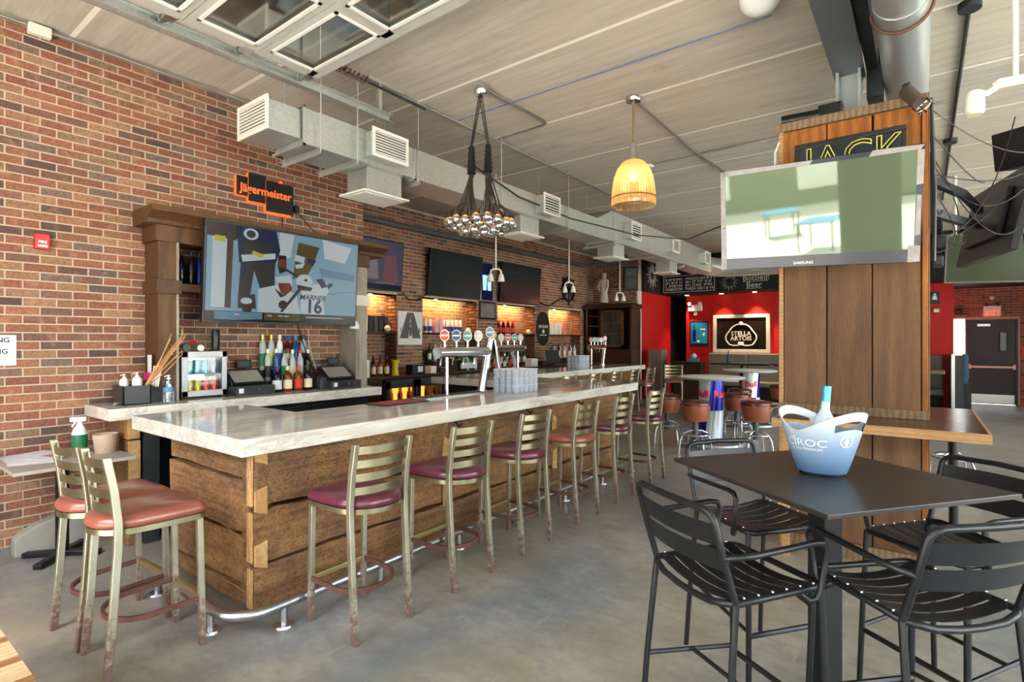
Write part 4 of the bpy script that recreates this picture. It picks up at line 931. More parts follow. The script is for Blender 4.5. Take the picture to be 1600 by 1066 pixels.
# ================================================================= DUCT ALONG THE BAR
DX0, DX1, DZ0, DZ1 = -4.50, -4.05, 3.25, 3.55
du = thing('air_duct', 'long rectangular galvanised air duct hung above the bar', 'duct', (-4.27, 8, DZ0))
secs = [(2.5, 3.72, DZ0, DZ1), (3.72, 5.05, DZ0, DZ1), (5.05, 6.6, DZ0, DZ1), (6.6, 7.55, DZ0, DZ1), (8.05, 9.7, 3.27, 3.76), (9.7, 11.3, 3.27, 3.76), (11.3, 13.3, 3.27, 3.76)]
for a, b, z0, z1 in secs: part('duct_section', MB().box((DX0, a+.004, z0), (DX1, b-.004, z1)), M['galv'], du, bevel=.004)
part('duct_transition', MB().add([(DX0,7.55,DZ0),(DX1,7.55,DZ0),(DX1,7.55,DZ1),(DX0,7.55,DZ1),(DX0,8.05,3.27),(DX1,8.05,3.27),(DX1,8.05,3.76),(DX0,8.05,3.76)], [(3,2,1,0),(4,5,6,7),(0,1,5,4),(1,2,6,5),(2,3,7,6),(3,0,4,7)]), M['galv'], du)
part('duct_elbow', MB().tube([(-4.27, 13.3, 3.5), (-4.27, 13.9, 3.5), (-4.1, 14.2, 3.5), (-3.6, 14.4, 3.5), (-2.5, 14.5, 3.5)], .24, 20), M['galv'], du, 40)
for y in (2.5, 3.72, 5.05, 6.6, 8.05, 9.7, 11.3):
    hi = 3.76 if y > 8 else DZ1; lo = 3.27 if y > 8 else DZ0
    part('flange', MB().box((DX0-.02, y-.012, lo-.02), (DX1+.012, y+.012, lo)).box((DX1, y-.012, lo-.02), (DX1+.012, y+.012, hi+.012)).box((DX0-.02, y-.012, hi), (DX1+.012, y+.012, hi+.012)), M['galv'], du)
for y in (2.62, 2.99, 3.75, 5.1, 6.65, 8.1, 9.75, 11.35):
    lo = 3.25
    part('strap_angle', MB().box((DX0-.12, y-.02, lo-.025), (DX1+.03, y+.02, lo-.021)).box((DX0-.12, y+.016, lo-.06), (DX1+.03, y+.02, lo-.021)), M['galv'], du)
    for x in (DX0-.05, DX1+.02 if y > 3.5 else -3.99): part('hanger_rod', MB().cyl((x, y, lo-.06), (x, y, ZC), .0055, n=6), M['galv'], du)
def grille(mb_parent, c, Xv, w, h, nb):
    nb = max(4, int(nb*.8))
    c = Vector(c); Xv = Vector(Xv); Zv = Vector((0,0,1)); Nn = Xv.cross(Zv)
    mr = Matrix((Xv, Nn, Zv)).transposed(); f = .03
    fr = MB().obox(c+Zv*(h/2-f/2), (w, .014, f), mr).obox(c-Zv*(h/2-f/2), (w, .014, f), mr).obox(c+Xv*(w/2-f/2), (f, .014, h-2*f), mr).obox(c-Xv*(w/2-f/2), (f, .014, h-2*f), mr)
    g = part('grille_frame', fr, M['white_metal'], mb_parent)
    part('grille_shadow', MB().obox(c-Nn*.004, (w-2*f, .004, h-2*f), mr), M['black_matte'], g)
    for i in range(nb):
        z = -h/2+f+(h-2*f)*(i+.5)/nb; part('louvre', MB().obox(c+Zv*z+Nn*.004, (w-2*f, .012, (h-2*f)/nb*.34), mr @ Matrix.Rotation(R(20), 3, 'X')), M['white_metal'], g)
# end register facing the viewer, side registers, downward diffusers
part('end_neck', MB().box((DX0-.02, 2.20, 3.29), (DX1-.03, 2.495, 3.53)), M['galv'], du, bevel=.003)
grille(du, (-4.28, 2.19, 3.41), (1,0,0), .47, .27, 11)
for i, (y, w, h, z) in enumerate(((3.29, .42, .26, 3.41), (6.02, .4, .27, 3.42), (8.68, .4, .30, 3.50), (10.55, .36, .28, 3.52), (12.55, .36, .28, 3.52))):
    part('side_neck', MB().box((DX1, y-w/2+.03, z-h/2+.02), (DX1+.14, y+w/2-.03, z+h/2-.02)), M['galv'], du, bevel=.003)
    grille(du, (DX1+.15, y, z), (0,1,0), w, h, 11 if i == 0 else 8)
for i, y in enumerate((3.40, 5.82, 8.45, 11.0)):
    zz = DZ0 if y < 8 else 3.27
    part('down_neck', MB().box((-4.42, y-.21, zz-.22), (-4.12, y+.21, zz)), M['galv'], du, bevel=.003)
    part('diffuser_plate', MB().box((-4.47, y-.27, zz-.24), (-4.07, y+.27, zz-.222)).box((-4.43, y-.23, zz-.246), (-4.11, y+.23, zz-.24)), M['white_metal'], du, bevel=.002)
pp_ = pipe('drain_pipe', 'grey plastic pipe along the top of the recessed brick wall', [(RX+.066, 4.4, 3.72), (RX+.066, 12.6, 3.72), (RX+.09, 12.75, 3.70), (RX+.3, 12.85, 3.68), (-6.0, 12.9, 3.66)], .055, 'grey_beam', 'pipe', None)
# ================================================================= LAMPS
# pendant with ribbed glass dome
pd = thing('pendant_lamp', 'amber ribbed glass dome pendant lamp on a long brass stem', 'pendant lamp', (-2.33, 5.11, 3.0))
px_, py_ = -2.33, 5.11
part('canopy', MB().lathe([(.02,-.05), (.07,-.04), (.085,-.01), (.085,0)], 24, (px_, py_, ZC)), M['chrome'], pd, 40)
part('stem', MB().cyl((px_, py_, 3.6), (px_, py_, ZC-.04), .012, n=10), M['brassy'], pd, 40)
part('socket_cap', MB().lathe([(.05,3.42), (.055,3.47), (.035,3.52), (.04,3.56), (.03,3.63), (.013,3.64)], 20, (px_, py_, 0)), M['chrome'], pd, 40)
vs = []; fs = []; n = 96; prof = [(.06,3.455), (.115,3.425), (.16,3.365), (.192,3.28), (.209,3.18), (.216,3.10), (.219,3.02), (.215,2.99)]
for r_, z in prof: vs += [(px_+(r_+(.003 if k % 2 else 0))*math.cos(2*PI*k/n), py_+(r_+(.003 if k % 2 else 0))*math.sin(2*PI*k/n), z) for k in range(n)]
for i in range(len(prof)-1): fs += [(i*n+k, i*n+(k+1)%n, (i+1)*n+(k+1)%n, (i+1)*n+k) for k in range(n)]
part('glass_dome', MB().add(vs, fs), M['lamp_glass'], pd)
part('rim_band', MB().tube([(px_+.217*math.cos(a), py_+.217*math.sin(a), 3.07) for a in [2*PI*k/40 for k in range(40)]], .006, 6, closed=True), M['brassy'], pd, 40)
part('bulb', MB().sph((px_, py_, 3.30), .045, 8, sz=1.3), M['bulb_warm'], pd, 50)
l = bpy.data.lights.new('pendant_light', 'POINT'); l.energy = 3; l.color = (1, .66, .34); l.shadow_soft_size = .05
o = bpy.data.objects.new('pendant_light', l); C.objects.link(o); o.location = (px_, py_, 3.23)
# cluster of silvered bulbs on two gathered bunches of cord
ch = thing('bulb_cluster_lamp', 'cluster lamp of silver-tipped bulbs on two gathered bunches of dark cords', 'chandelier', (-3.38, 3.95, 2.7))
hx, hy = -3.38, 3.95
part('canopy', MB().lathe([(.005,-.115), (.05,-.105), (.07,-.07), (.075,-.02), (.07,0)], 24, (hx, hy, ZC)), M['chrome'], ch, 40)
bp = []; rr = random.Random(3)
for ring, (rad, cnt, zo) in enumerate(((.31, 19, .03), (.235, 14, .0), (.15, 9, -.025), (.065, 4, -.04))):
    for k in range(cnt):
        a = 2*PI*k/cnt + ring*.4; bp.append((hx+rad*math.cos(a), hy+rad*math.sin(a), 2.70+zo+rr.uniform(-.015,.02)))
gA = Vector((hx-.07, hy-.05, 3.22)); gB = Vector((hx+.06, hy+.045, 3.24))
for gi, g in enumerate((gA, gB)):
    part('cord_wrap', MB().tube([g+Vector((0,0,.27-.02*i)) for i in range(14)], [.024+.006*(i % 2)+.0012*i for i in range(14)], 12), M['black_matte'], ch, 40)
    for q in range(3): part('suspension_cord', MB().tube([(hx+.02*(q-1), hy, ZC-.10), g+Vector((.012*(q-1), 0, .27))], .005, 6), M['wire'], ch)
for i, b_ in enumerate(bp):
    B_ = Vector(b_); g = gA if (B_-gA).xy.length < (B_-gB).xy.length else gB
    part('lamp_cord', MB().tube([g+Vector((rr.uniform(-.02,.02), rr.uniform(-.02,.02), 0)), (g+B_)/2+Vector((0,0,-.06)) , B_+Vector((0,0,.10))], .0045, 5), M['cord_brown'], ch)
    sk = part('lamp_socket', MB().cyl(B_+Vector((0,0,.045)), B_+Vector((0,0,.105)), .017, .014, n=10), M['cord_brown'], ch, 40)
    n_ = 8; part('bulb_glass', MB().lathe([(.044*math.sin(PI*(.72+.28*j/5)) if j < 4 else .016, -.044*math.cos(PI*(.72+.28*j/5)) if j < 4 else .048) for j in range(5)], 14, b_, cap=False), M['bulb_amber'], ch, 60)
    part('silver_tip', MB().lathe([(max(1e-4, .0445*math.sin(PI*.72*j/7)), -.0445*math.cos(PI*.72*j/7)) for j in range(8)], 14, b_, cap=False), M['bulb_tip'], ch, 60)
# twin spot drops over the bar
for i, (x, y, z, zt, lb) in enumerate(((-5.02, 6.22, 2.56, 3.0, 'twin white drop spotlight under the bulb cluster, before the far television'), (-5.2, 8.6, 2.58, 3.25, 'twin white drop spotlight in front of the wagon-wheel ornament'), (-5.34, 11.0, 2.57, 3.25, 'twin white drop spotlight in front of the tall hutch'))):
    t = thing('drop_spotlight', lb, 'spotlight', (x, y, z), group='twin drop spotlights over the bar')
    part('rod', MB().cyl((x, y, z+.12), (x, y, ZC), .011, n=8), M['white_metal'], t, 40)
    part('yoke', MB().tube([(x-.062, y-.048, z+.02), (x-.058, y-.045, z+.10), (x-.03, y-.025, z+.125), (x+.03, y+.025, z+.125), (x+.058, y+.045, z+.10), (x+.062, y+.048, z+.02)], .015, 8), M['white_metal'], t, 40)
    for s in (-1, 1): part('lamp_head', MB().lathe([(.052,-.06), (.048,-.03), (.036,.02), (.028,.05), (.01,.06)], 16, (x+s*.062, y+s*.048, z)), M['white_metal'], t, 40)
# ================================================================= BACK-BAR HOOD AND BIG TELEVISION
hd = thing('back_bar_hood', 'heavy brown wooden back-bar surround with cornice and pillars round the big television', 'back bar', (-5.3, 3.0, ZB))
CP = [(0, 2.50), (.30, 2.50), (.30, 2.62), (.33, 2.625), (.34, 2.66), (.40, 2.70), (.43, 2.715), (.43, 2.76), (0, 2.76)]
part('cornice', MB().prism([(x+.0, z) for x, z in CP if z >= 2.62] + [(0, 2.62)], 2.5, (WX+.008, 4.25, 0), (1,0,0), (0,0,1)), M['hood_wood'], hd, bevel=.003)
part('frieze', MB().box((WX+.008, 1.82, 2.48), (-5.19, 4.06, 2.62)), M['hood_wood'], hd, bevel=.003)
for y0_, y1_, m in ((1.845, 2.005, 'hood_wood'), (3.86, 4.03, 'hood_light')):
    part('pillar', MB().box((WX+.008, y0_, ZB), (-5.2, y1_, 2.48)), M[m], hd, bevel=.003)
    part('pillar_band', MB().box((WX+.008, y0_-.02, 2.03), (-5.175, y1_+.02, 2.15)), M['white_paint' if y0_ > 3 else 'hood_wood'], hd, bevel=.003)
    part('pillar_edge', MB().box((-5.2, (y1_-.02 if y0_ < 3 else y0_), ZB), (-5.19, (y1_ if y0_ < 3 else y0_+.02), 2.48)), M['hood_light'], hd)
part('shelf', MB().box((WX+.008, 2.005, 2.06), (-5.22, 3.86, 2.13)), M['hood_wood'], hd, bevel=.003)
# hockey on the big screen: flat shapes on a lit screen
Mtv = Matrix.Rotation(R(90), 3, 'Z') @ Matrix.Rotation(R(4), 3, 'X')
t, s_, oc, X, Z = tv('television', 'big lit television showing a hockey game, on the brown back-bar surround', (-5.02, 2.93, 2.24), 1.61, .91, Mtv, HK[8], .016, .05)
pic = MB(); Wd, Hd = 1.575, .875
def sh(poly, mi, off): pic.flat([((x-.5)*Wd, (.5-y)*Hd) for x, y in poly], oc, X, Z, off, mi)
def ell(cx, cy, rx, ry, mi, off, n=18): sh([(cx+rx*math.cos(2*PI*k/n), cy+ry*math.sin(2*PI*k/n)) for k in range(n)], mi, off)
sh([(0,0), (1,0), (1,.9), (0,.9)], 0, .001)
sh([(.03,.06), (.13,.06), (.13,.86), (.03,.86)], 4, .0014); sh([(.11,.0), (.145,.0), (.14,.86), (.105,.86)], 7, .002)
sh([(0,0), (.2,0), (.16,.16), (0,.14)], 7, .0018); sh([(.04,.13), (.1,.13), (.1,.19), (.04,.19)], 5, .0022)
sh([(.16,.0), (.40,.0), (.43,.2), (.40,.36), (.18,.38), (.17,.2)], 2, .0018); ell(.245, .07, .045, .06, 4, .0024); ell(.245, .07, .028, .04, 3, .0026)
sh([(.20,.14), (.38,.15), (.39,.3), (.21,.3)], 3, .0023); sh([(.19,.30), (.40,.24), (.40,.30), (.20,.37)], 4, .0026); sh([(.26,.24), (.33,.27), (.31,.31), (.25,.27)], 5, .003)
sh([(.19,.36), (.40,.34), (.40,.62), (.32,.68), (.27,.45), (.25,.74), (.18,.74)], 3, .0021); sh([(.19,.37), (.23,.37), (.22,.56), (.19,.55)], 2, .0028)
sh([(.18,.74), (.28,.7), (.29,.86), (.18,.86)], 3, .0026); ell(.23, .78, .035, .035, 4, .003); sh([(.20,.82), (.27,.80), (.26,.9), (.21,.9)], 7, .003)
sh([(.42,.0), (.52,.0), (.5,.26), (.43,.3)], 4, .0016); sh([(.55,.08), (.70,.10), (.66,.32), (.62,.44), (.52,.5), (.53,.3)], 10, .0018)
sh([(.53,.22), (.60,.24), (.59,.31), (.525,.29)], 4, .0024); sh([(.62,.24), (.68,.26), (.66,.32), (.61,.30)], 2, .0024); sh([(.53,.34), (.60,.30), (.585,.36), (.54,.38)], 4, .0026)
sh([(.42,.25), (.47,.25), (.475,.42), (.43,.46), (.415,.36)], 7, .0026); ell(.445, .34, .03, .05, 6, .0029)
sh([(.40,.50), (.50,.46), (.52,.55), (.48,.66), (.42,.62)], 4, .0027); sh([(.42,.56), (.50,.55), (.52,.62), (.47,.70), (.44,.66)], 6, .003)
sh([(.30,.64), (.42,.58), (.55,.68), (.58,.9), (.30,.9)], 4, .0023); sh([(.40,.62), (.47,.70), (.44,.72)], 3, .0032)
sh([(.46,.38), (.56,.46), (.55,.48), (.45,.40)], 3, .0034); sh([(.56,.6), (.58,.62), (.46,.88), (.44,.88)], 3, .0034); ell(.46, .80, .03, .05, 3, .0036)
ell(.60, .52, .06, .085, 4, .003); sh([(.55,.56), (.66,.58), (.65,.62), (.56,.62)], 7, .0032); ell(.61, .5, .012, .016, 3, .0034)
sh([(.58,.62), (.70,.52), (.77,.50), (.78,.62), (.74,.72), (.76,.9), (.58,.9)], 4, .0026); sh([(.68,.48), (.73,.46), (.77,.55), (.73,.58)], 2, .003); sh([(.76,.54), (.80,.5), (.81,.53), (.78,.58)], 7, .003)
sh([(.72,.0), (.95,.05), (.90,.25), (.74,.22)], 11, .0013); sh([(.70,.34), (.98,.38), (.98,.46), (.72,.44)], 1, .0014); sh([(.74,.64), (1,.58), (1,.59), (.74,.66)], 1, .0015)  # first shape paints a reflected glare into the upper corner
pic.text('MARNER', .075, oc + X*((.668-.5)*Wd) + Z*((.5-.70)*Hd), X, Z + X*.18, .0036, 2); pic.text('16', .19, oc + X*((.675-.5)*Wd) + Z*((.5-.81)*Hd), X, Z, .0036, 2)
sh([(0,.895), (1,.895), (1,1), (0,1)], 8, .004); sh([(.05,.9), (.33,.9), (.33,.97), (.16,.985), (.05,.98)], 1, .0042); sh([(.34,.9), (.58,.9), (.58,.98), (.34,.98)], 10, .0042)
for a in (.16, .36, .43, .47): sh([(a,.92), (a+.03,.92), (a+.03,.935), (a,.935)], 9, .0046)
sh([(.62,.925), (.9,.925), (.9,.937), (.62,.937)], 9, .0046)
part('screen_picture', pic, HK, t)
solo('desk_lamp', MB().lathe([(.05,0), (.055,.03), (.04,.07), (.02,.09)], 16, (-5.13, 3.80, 1.76)), M['white'], 'small white clip lamp beside the lower corner of the hockey television', 'lamp', smooth=40)
# drinks sign, alarm and notice on the brick wall
jg = thing('drinks_sign', 'black and orange stepped sign with gothic lettering on the brick wall', 'sign', (WX, 2.94, 3.0))
for a, b, c_, d_ in ((2.63, 2.745, 3.09, 3.285), (2.75, 2.93, 3.05, 3.335), (2.935, 3.24, 2.98, 3.30)):
    part('sign_panel', MB().box((WX+.012, a, c_), (WX+.05, b, d_)), M['black_plastic'], jg, bevel=.002)
    part('orange_edge', MB().box((WX+.012, a-.009, c_-.009), (WX+.045, a, d_-.005)).box((WX+.012, a-.009, c_-.010), (WX+.045, b-.02, c_)), M['orange_glow'], jg)
part('orange_tab', MB().box((WX+.012, 3.09, 3.30), (WX+.05, 3.115, 3.325)).box((WX+.012, 3.1, 2.955), (WX+.05, 3.2, 2.98)), M['orange_glow'], jg)
part('lettering', MB().text('J\u00e4germeister', .118, (WX+.051, 2.94, 3.17), (0,1,0), Z1, .001, sx=.93), M['orange_glow'], jg)
part('plug', MB().obox((WX+.05, 3.275, 3.06), (.05, .05, .08)), M['black_plastic'], jg, bevel=.006)
fa = thing('fire_alarm', 'red fire alarm pull station on the brick wall', 'fire alarm', (WX, 1.135, 2.34))
part('housing', MB().box((WX+.008, 1.09, 2.335), (WX+.055, 1.18, 2.455)), M['red_plastic'], fa, bevel=.006)
part('lettering', MB().text('FIRE', .03, (WX+.0555, 1.135, 2.39), (0,1,0), Z1, .001).box((WX+.056, 1.105, 2.352), (WX+.058, 1.165, 2.368)), M['white'], fa)
nt = thing('paper_notice', 'white paper notice with bold black print on the brick wall', 'notice', (WX, .9, 1.44))
part('sheet', MB().box((WX+.0085, .77, 1.435), (WX+.0105, .99, 1.665)), M['paper'], nt)
part('print', MB().text('NG', .05, (WX+.011, .915, 1.625), (0,1,0), Z1, .0005).text('NG', .05, (WX+.011, .905, 1.54), (0,1,0), Z1, .0005), M['ink'], nt)

# ================================================================= BOTTLES AND SMALL THINGS
BT = {}
PR = {'tall': [(.034,0), (.037,.006), (.037,.19), (.03,.222), (.015,.25), (.013,.30), (.015,.302), (.015,.312)],
      'square': [(.042,0), (.045,.006), (.045,.16), (.036,.185), (.016,.205), (.015,.245), (.017,.247), (.017,.255)],
      'slim': [(.027,0), (.03,.006), (.03,.23), (.024,.255), (.012,.275), (.012,.31), (.014,.312), (.014,.322)],
      'round': [(.04,0), (.05,.02), (.052,.09), (.035,.15), (.016,.185), (.014,.25), (.016,.252), (.016,.262)],
      'can': [(.028,0), (.033,.006), (.033,.115), (.028,.122), (.027,.12)], 'tallcan': [(.033,0), (.036,.004), (.036,.26), (.034,.265)]}
def bottle(loc, kind, glass, lab, cap, label, group, s=1.0, cat='bottle', name='bottle', rz=0):
    k = (kind, glass, lab, cap)
    P = PR[kind]; H = P[-1][1]; r = max(p[0] for p in P)
    if k not in BT:
        b = MB().lathe(P, 14).mesh('bottle_body', M[glass], 35)
        c_ = MB().lathe([(P[-1][0]*1.12, H-.035), (P[-1][0]*1.12, H+.006), (0.001, H+.007)], 12).mesh('cap', M[cap], 35) if cap else None
        l_ = MB().lathe([(r+.0008, H*.12), (r+.0008, H*.48)], 14, cap=False).mesh('label', M[lab], 35) if lab else None
        BT[k] = (b, c_, l_)
    b, c_, l_ = BT[k]
    o = bpy.data.objects.new(name, b); C.objects.link(o); o.location = loc; o.scale = (s,s,s); o.rotation_euler = (0,0,rz); tag(o, label, cat, group)
    for nm, me in (('cap', c_), ('label', l_)):
        if me: q = bpy.data.objects.new(nm, me); C.objects.link(q); q.parent = o
    return o
ORD = ['first', 'second', 'third', 'fourth', 'fifth', 'sixth', 'seventh', 'eighth', 'ninth', 'tenth', 'eleventh', 'twelfth', 'thirteenth', 'last']
GB = 'liquor bottles between the tills'
rk = solo('bottle_riser', MB().box((-5.47, 2.845, ZB), (-5.30, 3.40, ZB+.11)).box((-5.47, 2.845, ZB), (-5.385, 3.40, ZB+.22)), M['dark_wood'], 'dark stepped riser holding liquor bottles between the two tills', 'riser', bevel=.003)
back = [('slim','clear_glass','green_label','gold','clear bottle with a green label, first of the top step'), ('slim','clear_glass','yellow','gold','clear bottle with a yellow label on the top step'), ('slim','white_glass','label_blue','white','opaque white bottle with blue base on the top step'), ('tall','red_glass','label_cream','label_blue','red-brown bottle with blue cap on the top step'), ('tall','blue_glass',None,'blue_plastic','pale blue bottle with blue top on the top step'), ('slim','clear_glass','label_dark','black_plastic','clear bottle with dark neck, last of the top step')]
for i, (k, g, lb, c_, t_) in enumerate(back): bottle((-5.427, 2.885+i*.092, ZB+.22), k, g, lb, c_, t_, GB, 1.12)
mid = [('slim','clear_glass','label_dark','white','clear bottle with a white cap on the middle step'), ('slim','blue_glass','label_blue','white','bright blue-labelled bottle on the middle step'), ('tall','clear_glass','green_label','green_glass','clear bottle with a teal neck on the middle step'), ('tall','clear_glass','label_cream','white','clear bottle with a cream label on the middle step'), ('tall','clear_glass',None,'red_plastic','clear bottle with a red top on the middle step'), ('tall','dark_glass','label_dark','white','dark bottle with a white cap on the middle step')]
for i, (k, g, lb, c_, t_) in enumerate(mid): bottle((-5.342, 2.895+i*.09, ZB+.11), k, g, lb, c_, t_, GB, 1.0)
frt = [('square','dark_glass','paper','black_plastic','dark bottle with a silvery label in the front row'), ('square','amber_glass','label_cream','label_cream','honey-coloured square bottle with a cream label in the front row'), ('square','amber_glass','label_red','red_plastic','orange-red labelled square bottle in the front row'), ('square','dark_glass','label_cream','black_plastic','dark bottle with a pale diamond label in the front row')]
for i, (k, g, lb, c_, t_) in enumerate(frt): bottle((-5.21, 2.92+i*.115, ZB), k, g, lb, c_, t_, GB, 1.0)
for i, (y, g) in enumerate(((2.08, 'dark_glass'), (2.15, 'dark_glass'), (2.02+.21, 'cobalt'))): bottle((-5.33+.03*(i % 2), y, 2.13), 'tall', g, None, 'black_plastic', ('dark bottle nearest the pillar on the hood shelf', 'dark bottle in the middle of the hood shelf', 'cobalt blue bottle on the hood shelf beside the television')[i], 'bottles on the hood shelf', .95)
# mini fridge with cans
fx0, fx1, fy0, fy1 = WX+.03, -5.24, 2.045, 2.44
fr = thing('mini_fridge', 'silver glass-door mini fridge full of drink cans on the back counter', 'fridge', ((fx0+fx1)/2, (fy0+fy1)/2, ZB))
H_ = .425
part('cabinet', MB().box((fx0, fy0, ZB+.015), (fx1-.03, fy0+.02, ZB+H_)).box((fx0, fy1-.02, ZB+.015), (fx1-.03, fy1, ZB+H_)).box((fx0, fy0, ZB+.015), (fx1-.03, fy1, ZB+.035)).box((fx0, fy0, ZB+H_-.02), (fx1-.03, fy1, ZB+H_)).box((fx0, fy0, ZB+.015), (fx0+.02, fy1, ZB+H_)), M['steel'], fr)
dr = part('door', MB().box((fx1-.03, fy0, ZB+.015), (fx1, fy0+.055, ZB+H_)).box((fx1-.03, fy1-.045, ZB+.015), (fx1, fy1, ZB+H_)).box((fx1-.03, fy0, ZB+.015), (fx1, fy1, ZB+.07)).box((fx1-.03, fy0, ZB+H_-.055), (fx1, fy1, ZB+H_)), plain('silver_plastic', lin(176,178,184), .35, .3), fr, bevel=.004)
part('door_glass', MB().box((fx1-.02, fy0+.05, ZB+.065), (fx1-.014, fy1-.04, ZB+H_-.05)), M['fridge_glass'], dr)
part('wire_shelf', MB().box((fx0+.02, fy0+.02, ZB+.215), (fx1-.035, fy1-.02, ZB+.22)), M['white'], fr)
part('interior_light', MB().box((fx0+.03, fy0+.03, ZB+H_-.028), (fx1-.06, fy1-.03, ZB+H_-.022)), glow('fridge_lamp', (.9,.95,1), .12), fr)
for q in ((fx1-.04, fy0+.03), (fx1-.04, fy1-.03), (fx0+.03, fy0+.03), (fx0+.03, fy1-.03)): part('foot', MB().cyl((*q, ZB), (*q, ZB+.016), .012, n=8), M['black_plastic'], fr)
def can(loc, m, lb): bottle(loc, 'can', m, None, None, lb, 'cans in the mini fridge', 1.0, 'can', 'drink_can')
for i, (m, lb) in enumerate((('cyan_can', 'cyan drink can, first on the upper fridge shelf'), ('cyan_can', 'cyan drink can, second on the upper fridge shelf'), ('cyan_can', 'cyan drink can, third on the upper fridge shelf'), ('silver_can', 'silver and blue can on the upper fridge shelf'))): can((fx1-.075, fy0+.085+i*.071, ZB+.22), m, lb)
for i, (m, lb) in enumerate((('yellow_can', 'yellow can at the hinge side of the lower fridge shelf'), ('yellow_can', 'yellow can beside the coral cans in the fridge'), ('coral_can', 'coral can beside the yellow cans in the fridge'), ('coral_can', 'coral can, last on the lower fridge shelf'))): can((fx1-.075, fy0+.09+i*.071, ZB+.035), m, lb)
solo('tumbler_flask', MB().lathe([(.034,0), (.036,.005), (.036,.18), (.034,.185), (.034,.20), (.03,.205)], 18, (-5.32, 2.37, ZB+H_)), M['black_plastic'], 'black insulated flask standing on the mini fridge', 'flask', smooth=40)
hs = thing('headphones', 'red and black headphones lying on the mini fridge', 'headphones', (-5.33, 2.17, ZB+H_))
part('ear_cup', MB().cyl((-5.36, 2.12, ZB+H_+.035), (-5.32, 2.12, ZB+H_+.035), .035, n=16), M['black_plastic'], hs, 40)
part('ear_cup', MB().cyl((-5.36, 2.24, ZB+H_+.03), (-5.32, 2.24, ZB+H_+.03), .03, n=16), M['white'], hs, 40)
part('headband', MB().tube([(-5.34, 2.12+.12*i/8, ZB+H_+.045+.05*math.sin(PI*i/8)) for i in range(9)], .009, 6), M['red_plastic'], hs, 40)
# sanitiser pump, caddy with pump bottles, twigs, mask
def pump(name, loc, h, r, body, label, cat='bottle'):
    x, y, z = loc
    o = solo(name, MB().lathe([(r*.95,0), (r,.006), (r,h*.72), (r*.8,h*.82), (r*.4,h*.86)], 18, loc), M[body], label, cat, smooth=40)
    part('pump_head', MB().lathe([(r*.42,h*.86), (r*.42,h*.9), (r*.18,h*.91), (r*.16,h*.97), (r*.3,h*.975), (r*.28,h)], 14, loc).cyl((x, y, z+h*.985), (x+r*.5, y-r*.9, z+h*.96), r*.14, n=8), M['white'], o, 40); return o
pb = pump('sanitiser_bottle', (-5.02, 1.86, ZB), .235, .042, 'clear_plastic', 'clear pump bottle with a blue label at the counter edge')
part('label', MB().lathe([(.0425,.095), (.0425,.135)], 18, (-5.02, 1.86, ZB), cap=False), M['blue_plastic'], pb, 40)
part('dip_tube', MB().cyl((-5.02, 1.86, ZB+.01), (-5.02, 1.86, ZB+.2), .004, n=6), M['white'], pb)
cy = thing('caddy', 'black open-topped counter caddy with pump bottles in it', 'caddy', (-5.22, 1.66, ZB))
part('box_side', MB().box((-5.34, 1.56, ZB), (-5.10, 1.572, ZB+.155)).box((-5.34, 1.748, ZB), (-5.10, 1.76, ZB+.155)).box((-5.34, 1.56, ZB), (-5.328, 1.76, ZB+.155)).box((-5.112, 1.56, ZB), (-5.10, 1.76, ZB+.155)).box((-5.34, 1.56, ZB), (-5.10, 1.76, ZB+.01)), M['charcoal'], cy, bevel=.002)
pump('pump_bottle', (-5.27, 1.62, ZB+.01), .235, .034, 'white', 'white pump bottle in the caddy, nearer the brick wall')
pump('pump_bottle', (-5.17, 1.68, ZB+.01), .25, .036, 'white', 'white pump bottle in the caddy, nearer the twigs')
tw = thing('twig_bundle', 'bundle of dry pale twigs leaning from the caddy', 'twigs', (-5.16, 1.74, ZB+.02))
rr = random.Random(5)
for i in range(14):
    b0 = Vector((-5.16+rr.uniform(-.015,.015), 1.73+rr.uniform(-.01,.01), ZB+.13)); e = Vector((-5.10+rr.uniform(-.03,.03), 1.93+rr.uniform(-.05,.08), ZB+.46+rr.uniform(-.06,.13)))
    m_ = (b0+e)/2 + Vector((rr.uniform(-.015,.015), rr.uniform(-.01,.015), rr.uniform(-.01,.01))); w_ = e + Vector((rr.uniform(-.03,.03), rr.uniform(-.03,.03), rr.uniform(-.01,.05)))
    part('twig', MB().tube([b0, m_, e, w_], [.005, .004, .003, .0015], 5), M['twig'], tw, 50)
nc = thing('name_card_box', 'black box with a pink front and white straws beside the pillar', 'box', (-5.22, 1.80, ZB))
part('box', MB().box((-5.3, 1.775, ZB), (-5.16, 1.84, ZB+.19)), M['black_plastic'], nc); part('pink_panel', MB().box((-5.295, 1.773, ZB+.19), (-5.165, 1.842, ZB+.25)), M['pink'], nc)
for i in range(5): part('straw', MB().cyl((-5.17, 1.78+.012*i, ZB+.1), (-5.15+.004*i, 1.80+.012*i, ZB+.31), .006, n=6), M['white'], nc)
part('white_card', MB().box((-5.30, 1.80, ZB+.25), (-5.23, 1.806, ZB+.40)), M['paper'], nc)
solo('face_mask', MB().add([(-5.13+.02*math.sin(i*1.3)-.05*j, 1.50+.035*i+.02*j, ZB+.004+.018*abs(math.sin(i*1.1+j))) for i in range(7) for j in range(3)], [q for i in range(6) for q in ((i*3,i*3+1,i*3+4,i*3+3), (i*3+1,i*3+2,i*3+5,i*3+4))]), M['paper'], 'crumpled pale paper bag lying before the caddy', 'paper', smooth=60)
